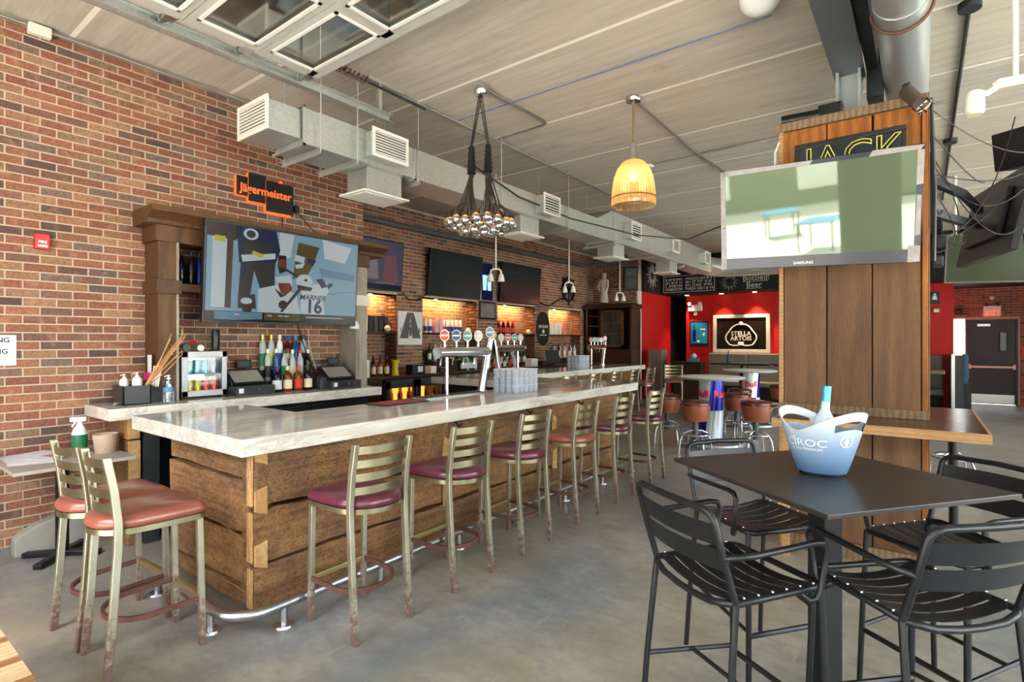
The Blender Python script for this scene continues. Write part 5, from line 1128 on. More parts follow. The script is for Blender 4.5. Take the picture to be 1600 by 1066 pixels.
# two tills
def till(x, y, label, tilt):
    t = thing('till', label, 'cash register', (x, y, ZB), 0)
    d = part('cash_drawer', MB().box((x-.36, y-.19, ZB), (x, y+.19, ZB+.09)), M['charcoal'], t, bevel=.005)
    part('drawer_front', MB().box((x, y-.18, ZB+.012), (x+.006, y+.18, ZB+.082)), M['black_plastic'], d, bevel=.002)
    part('lock', MB().cyl((x+.005, y+.02, ZB+.05), (x+.012, y+.02, ZB+.05), .012, n=12), M['chrome'], d); part('sticker', MB().box((x+.006, y-.17, ZB+.028), (x+.008, y-.125, ZB+.072)), M['paper'], d)
    Mr = Matrix.Rotation(R(90), 3, 'Z') @ Matrix.Rotation(R(-55), 3, 'X')
    part('stand', MB().obox((x-.26, y, ZB+.13), (.1, .16, .1)), M['black_plastic'], t, bevel=.01)
    part('monitor', MB().obox((x-.17, y-.02, ZB+.165), (.34, .03, .23), Mr), M['black_plastic'], t, bevel=.006)
    s_ = part('touch_screen', MB().obox(Vector((x-.17, y-.02, ZB+.165)) - (Mr @ Vector((0,1,0)))*.0165, (.29, .002, .18), Mr), plain('grey_touchscreen', lin(150,146,136), .15, 0, .06, 3, .6), t)
    Mp = Matrix.Rotation(R(80), 3, 'Z') @ Matrix.Rotation(R(-15), 3, 'X'); c_ = Vector((x-.30, y+.03, ZB+.29))
    part('customer_display', MB().obox(c_, (.14, .02, .085), Mp), M['black_plastic'], t, bevel=.004); part('display_glass', MB().obox(c_-(Mp @ Vector((0,1,0)))*.011, (.10, .002, .05), Mp), plain('display_grey', lin(70,82,92), .1), t); part('neck', MB().cyl((x-.31, y+.03, ZB+.17), (x-.305, y+.03, ZB+.27), .012, n=8), M['black_plastic'], t)
till(-5.09, 2.645, 'black till with flat touchscreen between the mini fridge and the bottles', 0); till(-5.02, 3.62, 'black till with flat touchscreen at the far end of the back counter', 0)
solo('receipt_printer', MB().box((-5.3, 3.36, ZB), (-5.12, 3.45, ZB+.13)), M['charcoal'], 'dark receipt printer between the bottles and the far till', 'printer', bevel=.012)
# ---- drip tray, mats, towers and stacked tumblers on the bar
dt = solo('drip_tray', MB().box((-3.79, 3.45, ZT), (-3.60, 4.40, ZT+.012)), M['steel'], 'stainless drip tray on the bar below the beer taps', 'drip tray', bevel=.003)
part('grid', MB().box((-3.77, 3.48, ZT+.012), (-3.62, 4.37, ZT+.014)), M['black_matte'], dt)
for i in range(17): part('grid_bar', MB().box((-3.77, 3.5+i*.052, ZT+.014), (-3.62, 3.512+i*.052, ZT+.018)), M['chrome'], dt)
bmx = solo('bar_mat', MB().box((-3.79, 2.9, ZT), (-3.50, 3.4, ZT+.008)), M['black_plastic'], 'black rubber bar mat with a red print on the granite', 'bar mat', bevel=.002)
part('print', MB().box((-3.75, 2.97, ZT+.008), (-3.54, 3.33, ZT+.0085)), plain('red_print', lin(178,74,84), .6, 0, .5, 24), bmx)
BC = {'red': lin(222,70,52), 'blue': lin(30,92,150), 'teal': lin(96,170,160), 'white': lin(226,218,212), 'steel': lin(110,150,176), 'yellow': lin(226,196,50)}
def tower(label, bx, by, d, n, cols, topcol, s=1.0):
    t = thing('beer_tower', label, 'beer tap', (bx, by, ZT), group='beer towers on the bar')
    tp = Vector((bx, by+d*.14*s, ZT+.56*s)); b_ = Vector((bx, by, ZT))
    part('base_flange', MB().cyl(b_, b_+Vector((0,0,.02)), .07*s, n=20), M['chrome'], t, 40)
    part('column', MB().tube([b_, tp], .044*s, 18), M['chrome'], t, 40)
    zz = ZT+.43*s; a = Vector((bx, by+d*.10*s, zz)); e = Vector((bx, by-d*.62*s, zz))
    part('cross_pipe', MB().tube([a, e], .052*s, 18), M['chrome'], t, 40)
    part('pipe_cap', MB().cyl(e, e+Vector((0,-d*.03,0)), .062*s, n=18), M['chrome'], t, 40)
    part('support_post', MB().cyl((bx-.02, by-d*.5*s, ZT+.018), (bx-.02, by-d*.5*s, zz), .018*s, n=10), M['chrome'], t, 40)
    def medal(p, col, r):
        h = part('tap_handle', MB().cyl(p, p+Vector((0,0,.06*s)), .010*s, n=8), M['chrome'], t, 40)
        c_ = p+Vector((0,0,.06*s+r)); X_ = Vector((.80,.60,0)); Nn = Vector((.60,-.80,0)); Mr = Matrix((X_, Nn, Vector((0,0,1)))).transposed()
        def disc(rr, th, off): return MB().prism([(rr*.85*math.cos(2*PI*k/20), rr*1.1*math.sin(2*PI*k/20)) for k in range(20)], th, c_+Nn*off, X_, Vector((0,0,1)))
        part('medallion_rim', disc(r, .012, -.006), M['white'], h); part('medallion', disc(r*.84, .003, .006), plain('medallion_' + col, BC[col], .3, 0, .15, 20), h)
        part('medallion_band', MB().obox(c_+Nn*.0105, (r*1.2, .002, r*.3), Mr), M['white'], h)
    for i in range(n): medal(Vector((bx, by-d*(.05+.5*i/max(1, n-1))*s, zz+.05*s)), cols[i], .054*s)
    medal(tp-Vector((0,0,.04)), topcol, .054*s)
    for i in range(n): part('spout', MB().tube([(bx, by-d*(.05+.5*i/max(1, n-1))*s, zz-.03), (bx-.05, by-d*(.05+.5*i/max(1, n-1))*s, zz-.05), (bx-.06, by-d*(.05+.5*i/max(1, n-1))*s, zz-.13)], .009, 6), M['chrome'], t, 40)
tower('chrome beer tower with round red, blue and teal tap badges above the drip tray', -3.70, 4.34, 1, 4, ['white', 'teal', 'blue', 'red'], 'steel')
tower('chrome beer tower with a yellow badge on its slanted post', -5.12, 6.42, -1, 4, ['white', 'red', 'teal', 'white'], 'yellow')
tower('small far chrome beer tower near the hutch', -5.8, 11.05, 1, 4, ['white', 'steel', 'teal', 'red'], 'white', .95)
tb_ = MB().lathe([(.030,0), (.032,.004), (.039,.078), (.0405,.08), (.037,.078), (.0305,.008)], 12).mesh('tumbler', M['tumbler'], 40); rim_ = MB().tube([(.0395*math.cos(2*PI*k/16), .0395*math.sin(2*PI*k/16), .08) for k in range(16)], .0016, 4, closed=True).mesh('rim', M['white'], 40)
def stack(x0, y0, nx, ny, lv, lab, grp):
    for l_ in range(lv):
        for i in range(nx):
            for j in range(ny):
                o = bpy.data.objects.new('tumbler', tb_); C.objects.link(o); o.location = (x0+i*.083, y0+j*.083, ZT+l_*.0825); tag(o, lab[l_], 'glass', grp)
                q = bpy.data.objects.new('rim', rim_); C.objects.link(q); q.parent = o
stack(-3.57, 4.44, 4, 5, 3, ['clear tumbler in the %s layer of the stacked block on the near bar top' % q for q in ('bottom', 'middle', 'top')], 'tumblers stacked on the near bar top')
stack(-5.72, 9.45, 4, 5, 3, ['clear tumbler in the %s layer of the stacked block on the far bar top' % q for q in ('bottom', 'middle', 'top')], 'tumblers stacked on the far bar top')
# ================================================================= RECESSED BAR WALL
MW = Matrix.Rotation(R(90), 3, 'Z') @ Matrix.Rotation(R(5), 3, 'X')
def wall_tv(label, y0, y1, z0, z1, screen, x=RX+.13): return tv('television', label, (x, (y0+y1)/2, (z0+z1)/2), y1-y0, z1-z0, MW, screen, .02, .06, group='televisions on the bar wall')
t, s_, oc, X, Z = wall_tv('television with a faded mauve picture half hidden behind the back-bar surround', 5.0, 6.55, 2.50, 3.38, AD[3])
ad = MB()
def ash(poly, mi, off): ad.flat([((x-.5)*1.5, (.5-y)*.83) for x, y in poly], oc, X, Z, off, mi)
ash([(0,0), (1,0), (1,1), (0,1)], 0, .001); ash([(.3,.25), (.62,.2), (.66,.8), (.3,.8)], 2, .002); ash([(.74,.3), (.9,.25), (.95,.85), (.72,.85)], 1, .002); ash([(.62,.86), (.9,.86), (.9,.88), (.62,.88)], 2, .003); ash([(0,.9), (1,.9), (1,1), (0,1)], 3, .0025)
part('screen_picture', ad, AD, t)
for lb, a, b in (('dark switched-off television left of the blue beer sign', 7.22, 8.74), ('dark switched-off television beyond the blue beer sign', 9.42, 10.95)): t, s_, oc, X, Z = wall_tv(lb, a, b, 2.49, 3.40, M['screen_off'])
bs = thing('backlit_sign', 'tall blue backlit sign with pale glasses between two televisions', 'sign', (RX, 9.03, 2.49))
part('sign_frame', MB().box((RX+.008, 8.83, 2.49), (RX+.06, 9.24, 3.33)), M['steel'], bs, bevel=.003)
pn = MB().box((RX+.06, 8.85, 2.51), (RX+.064, 9.22, 3.31))
for yy in (8.95, 9.11): pn.flat([(yy-.06, 2.72), (yy+.06, 2.72), (yy+.075, 3.05), (yy-.075, 3.05)], (RX+.0655, 0, 0), (0,1,0), (0,0,1), 0, 1)
part('sign_face', pn, BS, bs)
# poster, photo, oval sign
ps = thing('poster', 'black and white poster with a bottle on the brick pier between niches', 'poster', (RX, 6.86, 1.55))
part('sheet', MB().box((RX+.008, 6.57, 1.55), (RX+.012, 7.16, 2.17)), M['paper'], ps)
pr = MB(); o_ = (RX+.013, 6.865, 1.55)
pr.flat([(-.26,.12), (-.05,.12), (0,.5), (.05,.12), (.26,.12), (.08,.6), (-.08,.6)], o_, (0,1,0), Z1, 0); pr.flat([(-.03,.16), (.03,.16), (.03,.3), (.012,.34), (.012,.42), (-.012,.42), (-.012,.34), (-.03,.3)], o_, (0,1,0), Z1, .001)
pr.text('18', .12, (RX+.014, 6.66, 1.82), (0,1,0), Z1, .001).text('66', .12, (RX+.014, 7.06, 1.82), (0,1,0), Z1, .001)
part('print', pr, plain('grey_print', lin(92,92,92), .8, 0, .5, 14), ps)
ph = thing('framed_photo', 'small black framed grey photograph under the blue sign', 'picture', (RX, 9.09, 2.09))
part('frame', MB().box((RX+.008, 8.82, 2.09), (RX+.03, 9.37, 2.48)), M['black_plastic'], ph, bevel=.003); part('photo', MB().box((RX+.03, 8.86, 2.13), (RX+.032, 9.33, 2.44)), plain('grey_photo', lin(120,120,120), .6, 0, .7, 9), ph)
ov = thing('oval_sign', 'black oval sign with a white emblem on the brick pier', 'sign', (RX, 11.27, 1.65))
part('oval_plate', MB().prism([(.29*math.cos(2*PI*k/28), .43*math.sin(2*PI*k/28)) for k in range(28)], .025, (RX+.01, 11.27, 1.93), (0,1,0), Z1), M['black_plastic'], ov, bevel=.004)
part('emblem', MB().text('JIM BEAM', .10, (RX+.037, 11.27, 1.98), (0,1,0), Z1, .001).prism([(.05*math.cos(2*PI*k/16), .05*math.sin(2*PI*k/16)) for k in range(16)], .002, (RX+.036, 11.27, 1.86), (0,1,0), Z1).box((RX+.036, 11.12, 1.76), (RX+.038, 11.42, 1.78)), M['white'], ov)
# niche shelves, lights and goods
for i, (a, b) in enumerate(NI):
    if i != 0: solo('niche_shelf', MB().box((RX-ND+.008, a+.01, 1.755), (RX+.02, b-.01, 1.785)), M['dark_wood'], 'dark shelf in the lit brick niche, ' + ('', 'nearest the bottle poster', 'below the dark televisions beside the oval sign', 'beyond the oval sign')[i], 'shelf', bevel=.003)
    else: solo('niche_shelf', MB().box((RX-ND+.008, a+.01, 1.755), (RX+.02, b-.01, 1.785)), M['dark_wood'], 'dark shelf in the narrow niche behind the weathered post', 'shelf', bevel=.003)
    t = solo('niche_downlight', MB().lathe([(.025,0), (.035,.004), (.035,.02)], 16, (RX-.2, a+(b-a)*.35, NZ1-.022)), M['bulb_warm'], 'warm recessed light in the niche ' + ('behind the weathered post', 'beside the bottle poster', 'before the oval sign', 'past the oval sign')[i], 'downlight', smooth=40)
    l = bpy.data.lights.new('niche_light', 'AREA'); l.energy = 9 if i else 5; l.color = (1, .58, .20); l.shape = 'RECTANGLE'; l.size = .06; l.size_y = (b-a)*.7
    o = bpy.data.objects.new('niche_light', l); C.objects.link(o); o.location = (RX-.15, (a+b)/2, NZ1-.03); o.rotation_euler = (0, R(25), 0)
G = 'boxed bottles on the niche shelves'
for i in range(5): solo('bottle_box', MB().box((RX-.24, 5.93+i*.115, 1.785), (RX-.15, 6.02+i*.115, 2.07)), M[('white','label_dark','charcoal','black_plastic','label_dark')[i]], ('pale box, first on the narrow niche shelf', 'dark patterned box, second on the narrow niche shelf', 'grey box, third on the narrow niche shelf', 'black box, fourth on the narrow niche shelf', 'dark box, last on the narrow niche shelf')[i], 'box', group=G, bevel=.002)
bcn = 0
for i in range(10):
    if i in (3, 4): solo('bottle_box', MB().box((RX-.22, 7.24+i*.125, 1.785), (RX-.10, 7.345+i*.125, 2.09 if i == 4 else 2.05)), plain('rose_box', lin(236,180,186), .5), 'pink gift box on the niche shelf, ' + ('shorter one' if i == 3 else 'taller one'), 'box', group=G, bevel=.002)
    else: bottle((RX-.16, 7.29+i*.125, 1.785), 'tallcan', 'white_glass', 'label_blue', None, ORD[i] + ' place on the niche shelf beside the poster, white and navy tin', 'white and navy tins in the niche', 1.02, 'tin', 'drinks_tin')
for i in range(9):
    bottle((RX-.16+.04*(i % 2), 9.55+i*.09, 1.785), 'tall', ('red_glass' if i % 3 else 'dark_glass'), 'label_red' if i % 2 else None, 'red_plastic', ORD[i] + ' red-capped bottle on the niche shelf leading to the oval sign', 'red bottles in the niche', .95)
for i in range(9):
    if i < 7: solo('bottle_box', MB().box((RX-.2, 11.64+i*.105, 1.785), (RX-.10, 11.715+i*.105, 2.08)), M['white'], ORD[i] + ' white slim box in the niche, counted from the oval sign', 'box', group='white boxes past the oval sign', bevel=.002)
solo('bottle_box', MB().box((RX-.2, 12.42, 1.785), (RX-.10, 12.60, 2.07)), plain('coral_box', lin(240,140,126), .5), 'coral pink box at the end of the row past the oval sign', 'box', group=G, bevel=.002)
for i, y in enumerate((6.52, 8.70, 10.90)):
    solo('glass_globe', MB().sph((RX-.08, y-.12, 1.785+.06), .06, 8), M['white_paint'], 'pale round globe on the niche shelf ' + ('behind the weathered post', 'beside the framed photograph', 'next to the oval sign')[i], 'globe', smooth=60, group='pale globes on the niche shelves')
# the dark counter along the recessed wall, coolers below, things on it
bb = thing('back_bar_counter', 'dark wooden back bar counter along the recessed brick wall', 'counter', (-7.3, 9, 0))
part('counter_top', MB().box((RX+.012, 4.6, .985), (-6.98, 13.2, 1.035)), M['dark_wood'], bb, bevel=.006)
part('cabinet', MB().box((RX+.01, 4.65, 0), (-7.06, 5.78, .985)).box((RX+.01, 7.20, 0), (-7.06, 13.2, .985)), M['dark_wood'], bb)
co_ = thing('bottle_cooler', 'low bottle cooler with two lit glass doors under the back bar', 'cooler', (-7.25, 6.5, 0))
part('cabinet', MB().box((RX+.01, 5.8, 0), (-7.5, 7.18, .97)).box((-7.5, 5.8, 0), (-7.04, 5.84, .97)).box((-7.5, 7.14, 0), (-7.04, 7.18, .97)).box((-7.5, 5.8, .93), (-7.04, 7.18, .97)).box((-7.5, 5.8, 0), (-7.04, 7.18, .1)), M['charcoal'], co_)
part('lit_lining', MB().box((-7.495, 5.85, .12), (-7.49, 7.13, .92)), M['warm_fridge'], co_)
for a, b in ((5.82, 6.48), (6.5, 7.16)):
    d = part('door', MB().box((-7.04, a, .1), (-7.0, a+.08, .95)).box((-7.04, b-.08, .1), (-7.0, b, .95)).box((-7.04, a, .83), (-7.0, b, .95)).box((-7.04, a, .1), (-7.0, b, .2)), M['grey_beam'], co_); part('door_glass', MB().box((-7.03, a+.07, .19), (-7.024, b-.07, .84)), M['fridge_glass'], d)
for i in range(12): bottle((-7.25+.08*(i % 2), 5.92+i*.105, .52), 'tall', 'amber_glass', 'gold' if i % 2 else None, 'gold', ORD[i] + ' amber bottle in the lit cooler, counted from the post', 'beer bottles in the lit cooler', .9)
part('wire_shelf', MB().box((-7.48, 5.85, .505), (-7.06, 7.13, .52)), M['steel'], co_)
GZ = 1.035; GR = 'liquor bottles on the back bar'
gl_ = ['green_glass','clear_glass','green_glass','dark_glass','amber_glass','red_glass','clear_glass']
for i in range(9): bottle((RX+.12+.07*(i % 2), 7.25+i*.075, GZ+.20 if i % 2 == 0 else GZ+.20), 'tall', gl_[i % 7], 'label_cream' if i % 3 else 'paper', 'gold' if i % 2 else 'black_plastic', ORD[i] + ' bottle on the dark riser below the tins, counted from the poster', GR + ' below the tins', 1.0)
solo('bottle_riser', MB().box((RX+.02, 7.2, GZ), (RX+.30, 8.0, GZ+.20)), M['dark_wood'], 'dark riser under the bottles beside the bottle poster', 'riser', bevel=.003)
for i in range(6): bottle((RX+.36, 7.9+i*.08, GZ), 'tall', ('green_glass','green_glass','clear_glass')[i % 3], 'paper', 'gold', ORD[i] + ' bottle of the short row behind the beer tower on the back bar', GR + ' behind the beer tower', 1.0)
for i in range(14): bottle((RX-.12-.08*(i % 2), 7.27+i*.105, NZ0), 'tall', gl_[(i*3) % 7], 'paper' if i % 2 else 'label_cream', 'black_plastic', ORD[i] + ' liquor bottle on the niche sill beside the bottle poster, counted from the poster', GR + ' on the first wide sill', 1.25)
for i in range(12): bottle((RX-.12-.08*(i % 2), 9.55+i*.11, NZ0), 'tall', gl_[(i*2+1) % 7], 'label_cream' if i % 2 else 'paper', 'gold', ORD[i] + ' liquor bottle on the niche sill leading to the oval sign', GR + ' on the second wide sill', 1.25)
for i in range(12): bottle((RX+.40+.07*(i % 2), 8.5+i*.09, GZ), 'tall', gl_[(i*5+2) % 7], 'paper' if i % 3 else 'label_red', 'black_plastic', ORD[i] + ' loose liquor bottle on the back bar behind the tumblers, counted from the bar end', GR + ' behind the tumblers', 1.0)
for i in range(8): bottle((RX+.14+.05*(i % 2), 11.62+i*.13, GZ+.15), 'tall', ('clear_glass','red_glass','white_glass','clear_glass')[i % 4], 'paper' if i % 2 else 'label_red', 'black_plastic', ORD[i] + ' tall bottle below the white boxes, counted from the oval sign', GR + ' past the oval sign', 1.15)
solo('bottle_riser', MB().box((RX+.02, 11.5, GZ), (RX+.30, 12.75, GZ+.15)), M['dark_wood'], 'dark riser under the bottles past the oval sign', 'riser', bevel=.003)
for i in range(3): bottle((-7.22+.05*i, 5.72+.1*i, GZ), 'tall', ('red_glass','amber_glass','red_glass')[i], 'label_cream', 'black_plastic', ('red bottle beside the paper towel roll', 'amber bottle beside the paper towel roll', 'red bottle before the yellow jug')[i], GR, 1.05)
solo('paper_towel_roll', MB().lathe([(.02,0), (.075,.002), (.075,.28), (.02,.282)], 22, (-7.05, 5.42, GZ)), M['white'], 'white paper towel roll behind the weathered post', 'paper towel', smooth=40)
yj = solo('yellow_jug', MB().lathe([(.06,0), (.065,.02), (.05,.1), (.055,.2), (.075,.26), (.07,.26), (.05,.2), (.045,.1), (.05,.02)], 16, (-7.12, 6.1, GZ)), M['yellow'], 'yellow jug on the back bar counter', 'jug', smooth=40)
for i, (y, w, h, m, lb) in enumerate(((6.42, .3, .17, 'black_plastic', 'black box with a white label on the back bar'), (6.86, .14, .13, 'white', 'small white box on the back bar'), (7.12, .2, .1, 'charcoal', 'grey device on the back bar beside the white box'), (10.0, .26, .18, 'paper', 'white box with a red mark on the back bar'), (10.45, .3, .12, 'black_plastic', 'black device on the back bar beyond the white box'))):
    b_ = solo('carton', MB().box((-7.22, y, GZ), (-7.04, y+w, GZ+h)), M[m], lb, 'box', bevel=.006)
    if i == 0: part('label', MB().box((-7.039, y+.12, GZ+.04), (-7.037, y+.24, GZ+.14)), M['paper'], b_)
sc_ = thing('tablet_stand', 'dark square tablet screen on a stand on the back bar', 'tablet', (-7.1, 10.95, GZ)); Mq = Matrix.Rotation(R(60), 3, 'Z') @ Matrix.Rotation(R(-18), 3, 'X')
part('screen', MB().obox((-7.08, 10.95, GZ+.2), (.36, .02, .34), Mq), M['screen_off'], sc_, bevel=.004); part('stand', MB().obox((-7.14, 10.98, GZ+.05), (.12, .12, .1)), M['black_plastic'], sc_)
# wagon wheel ornament
ww = thing('wheel_ornament', 'black spoked wheel ornament on the bar wall', 'ornament', (RX, 12.45, 2.72))
part('rim', MB().tube([(RX+.06, 12.45+.30*math.cos(a), 3.0+.30*math.sin(a)) for a in [2*PI*k/28 for k in range(28)]], .03, 8, closed=True), M['black_matte'], ww, 40)
for k in range(8): part('spoke', MB().cyl((RX+.06, 12.45, 3.0), (RX+.06, 12.45+.42*math.cos(k*PI/4), 3.0+.42*math.sin(k*PI/4)), .018, n=6), M['black_matte'], ww)
part('hub', MB().cyl((RX+.01, 12.45, 3.0), (RX+.12, 12.45, 3.0), .07, n=14), M['black_matte'], ww, 40)
# hutch, statue, loudspeaker
hu = thing('hutch', 'tall dark wooden hutch with glazed doors at the far end of the bar', 'cabinet', (-6.8, 13.6, 0))
part('body', MB().box((-7.5, 13.3, 0), (-6.12, 13.88, 1.40)).box((-7.5, 13.82, 1.4), (-6.12, 13.88, 2.5)).box((-7.5, 13.3, 1.4), (-7.44, 13.88, 2.5)).box((-6.18, 13.3, 1.4), (-6.12, 13.88, 2.5)).box((-7.06, 13.3, 1.4), (-7.0, 13.88, 2.5)), M['dark_wood'], hu, bevel=.004)
part('cornice', MB().box((-7.56, 13.22, 2.5), (-6.06, 13.89, 2.62)), M['dark_wood'], hu, bevel=.02)
for z in (1.72, 2.02, 2.3): part('shelf', MB().box((-7.44, 13.35, z), (-7.06, 13.82, z+.02)), M['dark_wood'], hu)
dd = part('door', MB().box((-7.0, 13.27, 1.45), (-6.94, 13.3, 2.46)).box((-6.42, 13.27, 1.45), (-6.34, 13.3, 2.46)).box((-7.0, 13.27, 2.4), (-6.34, 13.3, 2.46)).box((-7.0, 13.27, 1.45), (-6.34, 13.3, 1.52)), M['hood_wood'], hu)
part('muntin', MB().box((-6.685, 13.275, 1.5), (-6.655, 13.3, 2.42)).box((-6.95, 13.275, 1.8), (-6.4, 13.3, 1.83)).box((-6.95, 13.275, 2.1), (-6.4, 13.3, 2.13)), M['hood_wood'], dd)
for i in range(2):
    for j in range(3): part('pane', MB().box((-6.94+.285*i, 13.285, 1.52+.3*j), (-6.69+.28*i, 13.289, 1.8+.3*j)), M['screen_off'], dd)
stt = thing('statue', 'slender pale stone figure statue standing on the hutch', 'statue', (-7.05, 13.55, 2.62))
part('plinth', MB().cyl((-7.05, 13.55, 2.62), (-7.05, 13.55, 2.68), .16, .13, n=18), M['grey_dark'], stt, 40)
part('figure', MB().lathe([(.10,.0), (.115,.05), (.085,.28), (.10,.42), (.12,.55), (.125,.62), (.06,.68), (.045,.70), (.065,.74), (.068,.79), (.045,.83), (.0,.845)], 18, (-7.05, 13.55, 2.68)).tube([(-6.93, 13.5, 3.27), (-6.90, 13.46, 3.1), (-6.95, 13.42, 2.98)], [.035, .03, .02], 8).tube([(-7.17, 13.5, 3.27), (-7.2, 13.46, 3.1), (-7.12, 13.42, 3.02)], [.035, .03, .02], 8), M['stone'], stt, 50)
sk_ = thing('loudspeaker', 'black loudspeaker angled down from the far brick wall', 'loudspeaker', (-6.3, 13.65, 3.0)); Ms = Matrix.Rotation(R(30), 3, 'Z') @ Matrix.Rotation(R(12), 3, 'X')
part('cabinet', MB().obox((-6.28, 13.6, 3.32), (.38, .3, .62), Ms), M['black_plastic'], sk_, bevel=.02)
part('woofer', MB().prism([(.13*math.cos(2*PI*k/20), .13*math.sin(2*PI*k/20)) for k in range(20)], .01, Vector((-6.28, 13.6, 3.32)) + Ms @ Vector((0,-.152,-.12)), Ms @ Vector((1,0,0)), Ms @ Vector((0,0,1))), M['charcoal'], sk_)
part('horn', MB().obox(Vector((-6.28, 13.6, 3.32)) + Ms @ Vector((0,-.152,.18)), (.24, .01, .16), Ms), M['charcoal'], sk_)
solo('steel_cabinet', MB().box((-5.93, 14.0, 0), (-5.56, 14.4, 1.38)), M['steel'], 'stainless cabinet standing before the red side wall', 'cabinet', bevel=.006)
# ================================================================= RED WALL ZONE
ml = thing('framed_mirror', 'pale framed pub mirror printed with an ornate beer name on the red wall', 'mirror', (-4.12, 16.28, 1.28))
part('frame', MB().box((-4.9, 16.24, 1.28), (-3.35, 16.3, 1.38)).box((-4.9, 16.24, 2.28), (-3.35, 16.3, 2.38)).box((-4.9, 16.24, 1.38), (-4.8, 16.3, 2.28)).box((-3.45, 16.24, 1.38), (-3.35, 16.3, 2.28)), M['frame_white'], ml, bevel=.012)
part('mirror_glass', MB().box((-4.81, 16.27, 1.37), (-3.44, 16.29, 2.29)), M['mirror'], ml)
pm = MB().text('STELLA', .17, (-4.12, 16.268, 1.83), X1, Z1, .001).text('ARTOIS', .17, (-4.12, 16.268, 1.69), X1, Z1, .001)
for s in (-1, 1):
    pm.tube([(-4.12+s*(.32+.1*math.sin(PI*i/10*1.3)), 16.262, 1.52+.05*i) for i in range(11)], .022, 5).tube([(-4.12+s*.055*i, 16.262, 1.52-.03*math.sin(PI*i/6)) for i in range(7)], .016, 5)
    pm.tube([(-4.12+s*(.05+.05*i), 16.262, 2.10-.012*i*i*.5) for i in range(6)], .02, 5)
pm.sph((-4.12, 16.262, 2.12), .06, 6).box((-4.2, 16.26, 1.53), (-4.04, 16.268, 1.6)); part('printed_emblem', pm, M['mirror_print'], ml)
po = thing('poster', 'blue bottle poster in a dark frame on the red wall', 'poster', (-5.31, 16.28, 1.46)); part('frame', MB().box((-5.59, 16.26, 1.45), (-5.03, 16.3, 2.21)), M['navy'], po, bevel=.004); part('print', MB().box((-5.55, 16.256, 1.55), (-5.07, 16.26, 2.17)), M['teal'], po)
part('bottle_print', MB().box((-5.5, 16.253, 1.6), (-5.4, 16.256, 1.95)).box((-5.465, 16.253, 1.95), (-5.435, 16.256, 2.12)), M['rb_blue'], po); part('print_marks', MB().box((-5.28, 16.253, 1.95), (-5.12, 16.256, 1.99)).box((-5.2, 16.253, 1.78), (-5.14, 16.256, 1.86)).sph((-5.33, 16.253, 1.6), .035, 6), M['white'], po)
em = thing('emergency_light', 'white twin-head emergency light on the red wall', 'emergency light', (-5.42, 16.27, 2.5)); part('box', MB().box((-5.62, 16.2, 2.52), (-5.22, 16.3, 2.70)), M['white_metal'], em, bevel=.008)
for s in (-.15, .15): part('lamp_head', MB().cyl((-5.42+s, 16.26, 2.74), (-5.42+s, 16.16, 2.74), .05, n=14), M['white_metal'], em, 40)
part('test_tag', MB().box((-5.46, 16.24, 2.40), (-5.38, 16.3, 2.5)), M['white_metal'], em)
bn = thing('banquette', 'taupe buttoned banquette along the red wall under the pub mirror', 'bench', (-2.2, 16.0, 0))
part('seat', MB().box((-4.98, 15.55, .38), (.4, 16.1, .5)), M['bench'], bn, bevel=.03); part('base', MB().box((-4.95, 15.62, 0), (.38, 16.2, .38)), M['black_matte'], bn)
for i in range(5): part('back_panel', MB().box((-4.98+i*1.08, 16.08, .5), (-3.92+i*1.08, 16.27, 1.27)), M['bench'], bn, bevel=.03)
for i in range(10): part('button', MB().sph((-4.72+i*.54, 16.08, 1.0), .022, 5), M['bench'], bn, 60)
dk = solo('host_cabinet', MB().box((-5.5, 14.65, 0), (-4.75, 15.1, 1.02)).box((-5.54, 14.6, 1.02), (-4.71, 15.14, 1.05)), M['dark_wood'], 'dark wooden low cabinet before the black doorway', 'cabinet', bevel=.005)
tbx = solo('tissue_box', MB().box((-5.1, 14.75, 1.05), (-4.86, 14.9, 1.15)), M['blue_plastic'], 'blue tissue box with white tissue on the dark low cabinet', 'tissue box', bevel=.004); part('tissue', MB().lathe([(.05,0), (.09,.05), (.06,.11), (.0,.14)], 9, (-4.98, 14.82, 1.15)), M['paper'], tbx, 60)
for x, y, lb in ((-3.75, 14.9, 'black dining table under the pub mirror with a blue bottle'), (-2.2, 14.9, 'black dining table near the column with a dark sauce bottle')):
    t = thing('dining_table', lb, 'table', (x, y, 0)); part('table_top', MB().box((x-.7, y-.4, 1.0), (x+.7, y+.4, 1.04)), M['black'], t, bevel=.004); part('pole', MB().cyl((x, y, .03), (x, y, 1.0), .04, n=12), M['black'], t, 40); part('base', MB().cyl((x, y, 0), (x, y, .03), .28, n=24), M['black'], t, 40)
bottle((-4.05, 14.75, 1.04), 'tall', 'blue_glass', 'label_blue', 'dark_glass', 'blue bottle on the black table under the pub mirror', 'bottles on the dining tables', 1.0); bottle((-2.75, 14.75, 1.04), 'tall', 'dark_glass', 'label_red', 'black_plastic', 'dark sauce bottle on the black table near the column', 'bottles on the dining tables', 1.0)
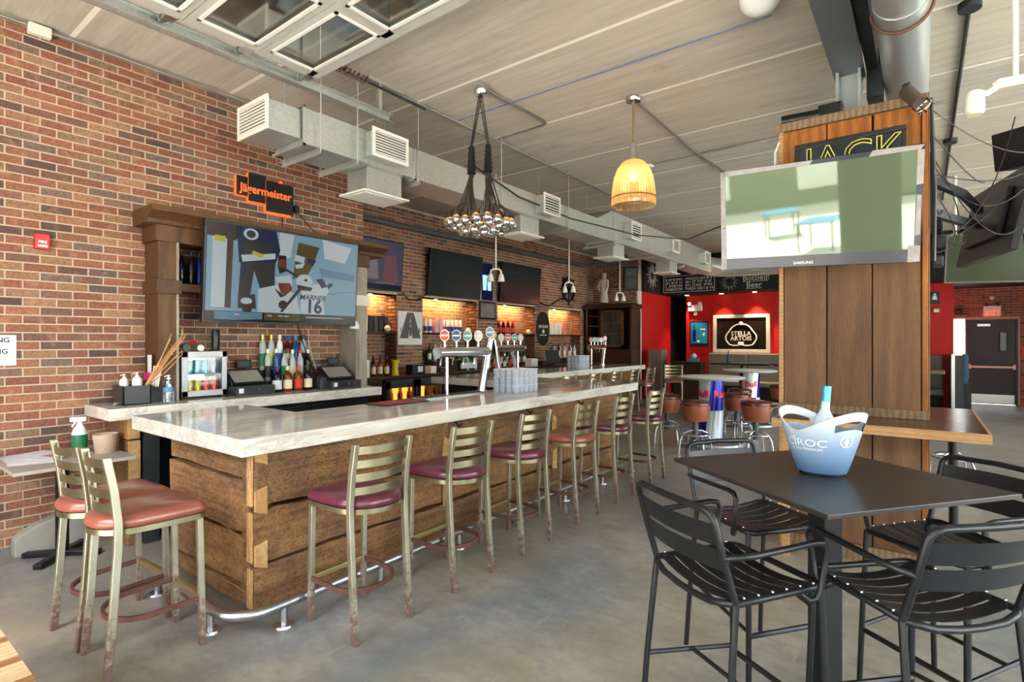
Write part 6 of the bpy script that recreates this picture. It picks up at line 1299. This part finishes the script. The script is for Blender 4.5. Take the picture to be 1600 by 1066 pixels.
for x in (-5.6, -4.6, -3.7, -2.7):
    l = bpy.data.lights.new('bulkhead_downlight', 'SPOT'); l.energy = 150 if x == -3.7 else 60; l.color = (1, .72, .45); l.spot_size = R(70); l.spot_blend = .6; l.shadow_soft_size = .03
    o = bpy.data.objects.new('bulkhead_downlight', l); C.objects.link(o); o.location = (x, 16.05, 2.95)
    solo('bulkhead_downlight_trim', MB().lathe([(.04,0), (.06,.004), (.06,.012)], 14, (x, 16.05, 2.976)), M['bulb_warm'], 'small recessed downlight under the bulkhead, ' + {-5.6: 'over the doorway', -4.6: 'at the mirror end nearer the poster', -3.7: 'over the pub mirror', -2.7: 'nearest the column'}[x], 'downlight', smooth=40, group='downlights under the bulkhead')
# round branded tables and leather stools
def can_table(x, y, label, rot):
    t = thing('round_bar_table', label, 'table', (x, y, 0), R(rot), 'round tables with drink-can pedestals')
    lpart('table_top', MB().lathe([(.46,1.03), (.485,1.035), (.49,1.05), (.485,1.065), (.46,1.07)], 40), M['table_white'], t, 40)
    lpart('top_rim', MB().tube([(.488*math.cos(2*PI*k/40), .488*math.sin(2*PI*k/40), 1.05) for k in range(40)], .012, 6, closed=True), M['silver_paint'], t, 40)
    n = 32; r0 = .185
    for q in range(4):
        mb = MB(); vs = []; fs = []
        for lv, z in enumerate((.12, .55, .55, 1.03)):
            for k in range(9):
                a = 2*PI*(q*8+k)/n + (.25 if lv in (0, 3) else -.0)*(1 if lv == 3 else -1); vs.append((r0*math.cos(a), r0*math.sin(a), z))
        lo = [(k, k+1, 9+k+1, 9+k) for k in range(8)]; hi = [(18+k, 18+k+1, 27+k+1, 27+k) for k in range(8)]
        mb.add(vs, lo, 0); mb.f += hi; mb.m += [1]*8
        lpart('pedestal_panel', mb, [M['rb_white'] if q % 2 else M['rb_blue'], M['rb_blue'] if q % 2 else M['rb_white']], t, 60)
    def wrap(a0, z, size):
        vs, fs = TX['Red Bull']; return [((r0+.002)*math.cos(a0+x*size/r0), (r0+.002)*math.sin(a0+x*size/r0), z+y*size) for x, y in vs], fs
    mb = MB()
    for a in range(2): mb.add(*wrap(R(-166+180*a), .80, .15))
    lpart('lettering', mb, M['rb_red'], t)
    lpart('base_disc', MB().lathe([(.30,.10), (.31,.11), (.30,.125), (.18,.13)], 36), M['silver_paint'], t, 40)
    for rr_, z in ((.46, .04), (.31, .11)): lpart('base_ring', MB().tube([(rr_*math.cos(2*PI*k/40), rr_*math.sin(2*PI*k/40), z) for k in range(40)], .032 if z < .1 else .02, 8, closed=True), M['silver_paint'], t, 40)
    for k in range(6): a = k*PI/3; lpart('ring_post', MB().tube([(.46*math.cos(a), .46*math.sin(a), .0), (.46*math.cos(a), .46*math.sin(a), .04), (.3*math.cos(a), .3*math.sin(a), .11)], .013, 6), M['silver_paint'], t, 40)
can_table(-2.62, 8.6, 'round white-topped table on a blue and silver can pedestal, nearer the bar', 3); can_table(-2.63, 11.0, 'round white-topped table on a blue and silver can pedestal, nearer the red wall', 55)
def make_drum():
    t = thing('round_stool', 'x', 'bar stool', (0,0,0))
    lpart('drum', MB().lathe([(.14,.47), (.165,.475), (.19,.56), (.205,.66), (.205,.70)], 28), M['leather'], t, 40)
    lpart('seat_top', MB().lathe([(.208,.70), (.212,.715), (.208,.735), (.19,.755), (.12,.768), (.0,.77)], 28), M['leather_top'], t, 50)
    lpart('post', MB().cyl((0,0,.2), (0,0,.47), .04, n=16), M['grey_beam'], t, 40)
    lpart('foot_ring', MB().tube([(.19*math.cos(2*PI*k/32), .19*math.sin(2*PI*k/32), .28) for k in range(32)], .011, 8, closed=True), M['steel'], t, 40)
    for k in range(4):
        a = PI/4+k*PI/2; c_, s = math.cos(a), math.sin(a); lpart('leg', MB().tube([(.03*c_, .03*s, .33), (.10*c_, .10*s, .325), (.18*c_, .18*s, .29), (.225*c_, .225*s, .2), (.245*c_, .245*s, .08), (.25*c_, .25*s, 0)], .011, 8), M['steel'], t, 40)
    return t
d0 = make_drum(); GD = 'round leather stools at the can tables'
dsp = [((-2.60, 7.80), 'round tan leather stool closest in front of the nearer can table'), ((-3.26, 8.42), 'round tan leather stool between the bar stools and the nearer can table'), ((-1.9, 8.3), 'round tan leather stool beside the nearer can table on the column side'), ((-2.43, 9.35), 'round tan leather stool just behind the nearer can pedestal'), ((-2.62, 10.25), 'round tan leather stool in front of the can table by the red wall'), ((-2.2, 11.66), 'round tan leather stool behind the can table by the red wall'), ((.28, 8.0), 'round stool on steel ring legs behind the drinks ledge')]
for i, (p, lb) in enumerate(dsp):
    if i == 0: d0.location = (*p, 0); d0['label'] = lb; d0['group'] = GD
    else: dup(d0, (*p, 0), R(17*i), lb, GD)
# ================================================================= FAR SIDE: EXIT DOOR, SCREENS, CABLES
ed = struct('door_2', MB().box((.97, YB+.03, .01), (1.88, YB+.08, 2.13)), M['door_blue'], label='dark blue-black exit door with push bar and kick plate', bevel=.004)
part('door_frame', MB().box((.93, YB-.02, 0), (.97, YB+.1, 2.17)).box((1.88, YB-.02, 0), (1.92, YB+.1, 2.17)).box((.93, YB-.02, 2.13), (1.92, YB+.1, 2.17)), M['door_blue'], ed)
part('push_bar', MB().box((.99, YB-.03, .93), (1.86, YB+.02, .98)).box((.97, YB-.05, .9), (1.02, YB+.03, 1.02)).box((1.83, YB-.05, .9), (1.88, YB+.03, 1.02)), M['white_metal'], ed); part('kick_plate', MB().box((.99, YB+.02, .03), (1.86, YB+.03, .25)), M['steel'], ed)
part('vision_frame', MB().box((1.57, YB+.02, 1.36), (1.73, YB+.03, 1.86)), M['black_matte'], ed); part('vision_pane', MB().box((1.59, YB+.015, 1.38), (1.71, YB+.02, 1.84)), M['screen_off'], ed); part('door_closer', MB().box((1.15, YB-.03, 2.0), (1.4, YB+.03, 2.06)), M['steel'], ed)
ex = thing('exit_sign', 'lit red and white EXIT sign over the far door', 'sign', (1.43, YB, 2.25)); part('box', MB().box((1.26, YB-.08, 2.25), (1.60, YB, 2.52)), M['white'], ex, bevel=.006); part('lettering', MB().text('EXIT', .15, (1.43, YB-.081, 2.33), X1, Z1, .001), M['exit'], ex)
for s in (-.11, .11): part('lamp_head', MB().cyl((1.43+s, YB-.05, 2.56), (1.43+s, YB-.12, 2.54), .04, n=12), M['charcoal'], ex, 40)
part('camera_dome', MB().sph((1.43, YB-.1, 2.72), .06, 6), M['white'], ex, 40)
gd_ = struct('window_6', MB().box((.64, YB+.05, 0), (.67, YB+.1, 2.2)).box((.90, YB+.05, 0), (.93, YB+.1, 2.2)), M['steel']); part('pane', MB().box((.67, YB+.07, .02), (.90, YB+.076, 2.18)), M['day_pane'], gd_)
solo('wall_lantern', MB().sph((.78, YB-.1, 2.4), .07, 6).box((.70, YB-.06, 2.3), (.86, YB-.008, 2.5)), M['charcoal'], 'dark wall light beside the exit sign', 'lamp', smooth=40)
fa2 = solo('fire_alarm', MB().box((1.98, YB-.05, 1.2), (2.1, YB-.008, 1.42)), M['red_plastic'], 'red fire alarm box on the far brick wall beside the exit door', 'fire alarm', bevel=.006)
st_ = solo('strobe', MB().box((.20, 16.24, 2.28), (.36, 16.3, 2.40)), M['red_plastic'], 'small red strobe box under the restroom sign', 'strobe', bevel=.01); part('lens', MB().box((.23, 16.22, 2.3), (.33, 16.24, 2.38)), M['white'], st_)
rs = thing('restroom_sign', 'black restroom sign with two white figures on the red wall end', 'sign', (.2, 16.28, 2.5)); part('plate', MB().box((.02, 16.27, 2.5), (.34, 16.3, 2.8)), M['black_plastic'], rs)
fg = MB()
for x in (.11, .25): fg.sph((x, 16.268, 2.73), .025, 6).prism([(x-.05, 2.6), (x+.05, 2.6), (x+.03, 2.70), (x-.03, 2.70)], .003, (0, 16.268, 0), X1, Z1)
part('figures', fg, M['white'], rs)
fm = thing('framed_mirror', 'white framed mirror on the red wall just beyond the column', 'mirror', (-.1, 16.28, 1.3)); part('frame', MB().box((-1.1, 16.24, 1.3), (-.06, 16.3, 1.4)).box((-1.1, 16.24, 2.25), (-.06, 16.3, 2.35)).box((-.16, 16.24, 1.4), (-.06, 16.3, 2.25)).box((-1.1, 16.24, 1.4), (-1.0, 16.3, 2.25)), M['frame_white'], fm, bevel=.01); part('mirror_glass', MB().box((-1.01, 16.27, 1.39), (-.15, 16.29, 2.26)), M['white_paint'], fm)
pt = struct('trim_1', MB().box((.52, 15.2, 0), (.58, 16.24, 1.32)), M['steel'], label='low steel-edged partition at the end of the red wall'); struct('trim_2', MB().box((.58, 15.2, 0), (.72, 16.24, 1.30)), M['charcoal'], label='grey partition panel')
wt = thing('wall_table', 'wooden table by the red wall end beyond the column', 'table', (.0, 14.0, 0)); part('table_top', MB().box((-1.0, 13.2, .98), (.36, 14.0, 1.05)), M['ledge_top'], wt, bevel=.004); part('pole', MB().cyl((-.2, 13.6, .02), (-.2, 13.6, .98), .05, n=12), M['black'], wt, 40); part('base', MB().cyl((-.2, 13.6, 0), (-.2, 13.6, .03), .3, n=20), M['black'], wt, 40)
jk = solo('jacket', MB().lathe([(.06,.0), (.085,.2), (.07,.5), (.08,.6), (.05,.68), (.03,.7)], 14, (.80, 16.4, .62)), plain('blue_grey_cloth', lin(88,112,140), .9, 0, .15, 8), 'blue-grey jacket hanging behind the low partition', 'jacket', smooth=60)
struct('jacket_stand', MB().box((.76, 16.36, 0), (.92, 16.44, .64)), M['charcoal'])  # stand added under the jacket to hold it up
# hung televisions
A_ = Vector((.31, 7.14, 2.37)); ux = Vector((.24, -.97, 0)).normalized(); uz = Vector((.20, .05, .98)); uz = (uz - ux*uz.dot(ux)).normalized(); uy = uz.cross(ux)
Mh = Matrix((-ux, -uy, uz)).transposed()
t, s_, oc, X, Z = tv('television', 'black television seen from behind on a wall arm beyond the column', A_ + ux*.6 + uz*.36, 1.22, .72, Mh, M['screen_off'], .02, .06)
part('wall_arm', MB().bar((.05, 5.5, 2.92), (.28, 5.9, 2.85), .05, .06).bar((.28, 5.9, 2.85), (.42, 6.45, 2.8), .05, .06).bar((.05, 5.5, 2.66), (.28, 5.9, 2.62), .05, .06).bar((.28, 5.9, 2.62), (.42, 6.45, 2.66), .05, .06), M['black'], t)
part('mount_plate', MB().box((.048, 5.35, 2.5), (.075, 5.6, 3.1)), M['black'], t)
for k in range(3): part('mount_rail', MB().bar(A_+ux*(.35+.2*k)+uz*.1-uy*-.04, A_+ux*(.35+.2*k)+uz*.65-uy*-.04, .03, .03), M['black'], t)
Mk = Matrix.Rotation(R(-6), 3, 'Z') @ Matrix.Rotation(R(14), 3, 'X') @ Matrix.Rotation(R(3), 3, 'Y')
t, s_, oc, X, Z = tv('television', 'hung television with a bright glare on its tilted screen, seen under the black one', (.90, 10.35, 2.82), 1.24, .73, Mk, M['screen_green'], .025, .05, M['silver_peel'])
part('drop_pole', MB().cyl((.40, 10.45, 2.9), (.40, 10.45, ZC-.002), .022, n=10).cyl((.4, 10.45, 2.95), (.9, 10.45, 2.95), .02, n=8), M['white_metal'], t, 40)
t, s_, oc, X, Z = tv('television', 'dark television hung at the picture edge beyond the exit door', (1.62, 9.6, 2.72), 1.2, .7, Matrix.Rotation(R(-35), 3, 'Z') @ Matrix.Rotation(R(12), 3, 'X'), M['navy'], .02, .05)
part('drop_pole', MB().cyl((1.62, 9.7, 2.8), (1.62, 9.7, ZC-.002), .022, n=10), M['black'], t, 40)
t = thing('ceiling_speaker', 'black box loudspeaker hung above the televisions beyond the column', 'loudspeaker', (.75, 6.6, 3.2)); part('cabinet', MB().obox((.78, 6.7, 3.38), (.42, .3, .34), Matrix.Rotation(R(-30), 3, 'Z') @ Matrix.Rotation(R(10), 3, 'X')), M['black_plastic'], t, bevel=.01); part('hanger', MB().cyl((.78, 6.7, 3.5), (.78, 6.7, ZC), .012, n=8), M['black'], t)
rr = random.Random(11)
for i in range(11):
    a = Vector((.07, 4.85+rr.uniform(0,.5), rr.uniform(2.3, 3.3))); b_ = Vector((rr.uniform(.1,.75), 5.4+rr.uniform(0,1.2), rr.uniform(2.4, 3.6))); m_ = (a+b_)/2 + Vector((rr.uniform(-.03,.2), 0, -rr.uniform(.1,.5)))
    P = [(a*(1-q)**2 + m_*2*q*(1-q) + b_*q*q) for q in [j/10 for j in range(11)]]; P = [Vector((max(.062, p.x), p.y, p.z)) for p in P]
    solo('cable', MB().tube(P, .0045, 5), M['wire'], 'loose black cable among the tangle beside the column', 'cable', smooth=40, group='tangled cables beside the column')
for i, (x, y, z) in enumerate(((.10, 5.2, 2.22), (.12, 5.1, 2.36), (.10, 5.35, 2.5))): solo('power_adapter', MB().obox((x, y, z), (.06, .12, .08), Matrix.Rotation(R(20*i), 3, 'X')), M['black_plastic'], ('lowest black adapter in the cable tangle beside the column', 'middle black adapter in the cable tangle beside the column', 'topmost black adapter in the cable tangle beside the column')[i], 'adapter', bevel=.006)
solo('cable', MB().tube([(.05, 4.80, 3.33), (.06, 4.86, 3.1), (.075, 4.9, 2.7), (.07, 4.95, 2.2)], .014, 6), M['wire'], 'thick black cable running down the column corner', 'cable', smooth=40)
solo('cable', MB().tube([(-.90, 4.70, 3.2), (-.93, 4.69, 3.12), (-.93, 4.69, 2.98), (-.88, 4.68, 2.88)], .008, 6), M['white_cord'], 'short white cord at the column corner above the television', 'cable', smooth=40)
sw = [(-4.02, 4.55, 3.6), (-4.0, 5.4, 3.42), (-3.97, 6.6, 3.36), (-3.6, 8.0, 3.3), (-3.0, 8.6, 3.25), (-2.2, 8.0, 3.3), (-1.3, 6.0, 3.2)]
solo('cable', MB().tube(sw, .01, 6), M['wire'], 'black cable slung from the duct across to the column television', 'cable', smooth=60)
solo('cable', MB().tube([(WX+.02, 3.3, 3.05), (WX+.03, 3.45, 2.9), (WX+.03, 3.62, 2.77)], .006, 5), M['wire'], 'thin black cable from the gothic sign down to the hood', 'cable', smooth=40)
solo('cable', MB().tube([(WX+.02, 3.13, 2.96), (WX+.04, 3.12, 2.86), (WX+.03, 3.15, 2.77)], .005, 5), M['wire'], 'short black cable below the gothic sign', 'cable', smooth=40)
solo('cable', MB().tube([(-5.06, 3.05, 1.79), (-5.2, 3.2, 1.6), (-5.35, 3.42, 1.3)], .006, 5), M['wire'], 'black cable hanging from the hockey television to the far till', 'cable', smooth=40)
solo('cable', MB().tube([(-5.45, 3.42, 1.75), (-5.45, 3.43, 1.55), (-5.42, 3.5, 1.3)], .005, 5), M['white_cord'], 'white cord on the brick below the hockey television', 'cable', smooth=40)
solo('cable', MB().tube([(RX+.10, 6.6, 2.5), (RX+.05, 6.8, 2.38), (RX+.05, 7.0, 2.38), (RX+.09, 7.22, 2.52)], .012, 6), M['wire'], 'black cable looped between two wall televisions', 'cable', smooth=60)
solo('cable', MB().tube([(RX+.05, 11.0, 2.6), (RX+.05, 11.5, 2.5), (RX+.06, 12.1, 2.75)], .012, 6), M['wire'], 'black cable from the last wall television to the wheel ornament', 'cable', smooth=60)
# ================================================================= LEFT EDGE: SMALL TABLE, WOOD-STRIP TABLE
lt = thing('cafe_table', 'small grey cafe table on a black pedestal against the brick wall', 'table', (-5.2, 1.17, 0))
part('table_top', MB().box((-5.47, .83, .735), (-4.69, 1.52, .76)), plain('grey_laminate', lin(172,164,154), .4), lt, bevel=.003)
part('pole', MB().cyl((-5.16, 1.19, .03), (-5.16, 1.19, .735), .042, n=16), M['black'], lt, 40)
for k in range(4): a = R(45+90*k); part('base_foot', MB().bar((-5.16, 1.19, .03), (-5.16+.26*math.cos(a), 1.19+.26*math.sin(a), .02), .06, .04), M['black'], lt, bevel=.008)
sp_ = solo('spray_bottle', MB().lathe([(.048,0), (.05,.006), (.05,.15), (.035,.19), (.018,.22), (.018,.24)], 20, (-5.18, 1.30, .76)), M['white'], 'white spray bottle with a green label on the small grey table', 'spray bottle', smooth=40)
part('trigger', MB().obox((-5.17, 1.29, 1.018), (.035, .10, .035), Matrix.Rotation(R(-30), 3, 'Z')).obox((-5.16, 1.26, .985), (.012, .012, .05), Matrix.Rotation(R(-30), 3, 'X')), M['white'], sp_, bevel=.004); part('label', MB().lathe([(.0508,.02), (.0508,.14)], 20, (-5.18, 1.30, .76), cap=False), M['green_label'], sp_, 40)
ml_ = solo('paper_tub', MB().lathe([(.062,0), (.065,.004), (.082,.14), (.085,.145), (.08,.144), (.062,.01)], 24, (-5.02, 1.42, .76)), M['kraft'], 'round kraft paper tub standing behind the stool back', 'tub', smooth=40)
rr = random.Random(9)
for i in range(4):
    a = R(rr.uniform(-25, 25)); Mz = Matrix.Rotation(a, 3, 'Z'); o = solo('leaflet', MB().obox((-5.15+rr.uniform(-.06,.06), 1.0+i*.03, .762+i*.003), (.42, .26, .002), Mz), M['paper'], ('bottom leaflet of the pile on the small grey table', 'second leaflet of the pile on the small grey table', 'third leaflet of the pile on the small grey table', 'top leaflet with red print on the small grey table')[i], 'leaflet', group='leaflets on the small grey table')
    if i == 3: part('print', MB().obox((-5.12, 1.13, .7735), (.12, .09, .0006), Mz), plain('red_text', lin(214,120,116), .8, 0, .6, 60), o)
solo('concrete_block', MB().prism([(.96, 0), (1.42, 0), (1.42, .30), (1.3, .27), (1.1, .22), (.99, .16), (.96, .12)], .12, (-5.49, 0, 0), (0,1,0), (0,0,1)), M['concrete'], 'broken pale concrete block lying against the brick wall', 'concrete block', bevel=.008)
wtb = thing('butcher_block_table', 'striped butcher-block table top in the lower corner of the view', 'table', (-2.5, -.1, 0))
x = -3.4; i = 0; rr = random.Random(21)
while x < -1.3:
    w_ = rr.uniform(.035, .07); part('strip', MB().box((x, -.55, .72), (min(x+w_, -1.3)-.0008, .36, .76)), M['stripe_b' if i % 3 == 1 else 'stripe_a'], wtb); x += w_; i += 1
part('pole', MB().cyl((-2.66, -.1, .03), (-2.66, -.1, .72), .04, n=12), M['black'], wtb, 40); part('base', MB().cyl((-2.66, -.1, 0), (-2.66, -.1, .03), .3, n=24), M['black'], wtb, 40)
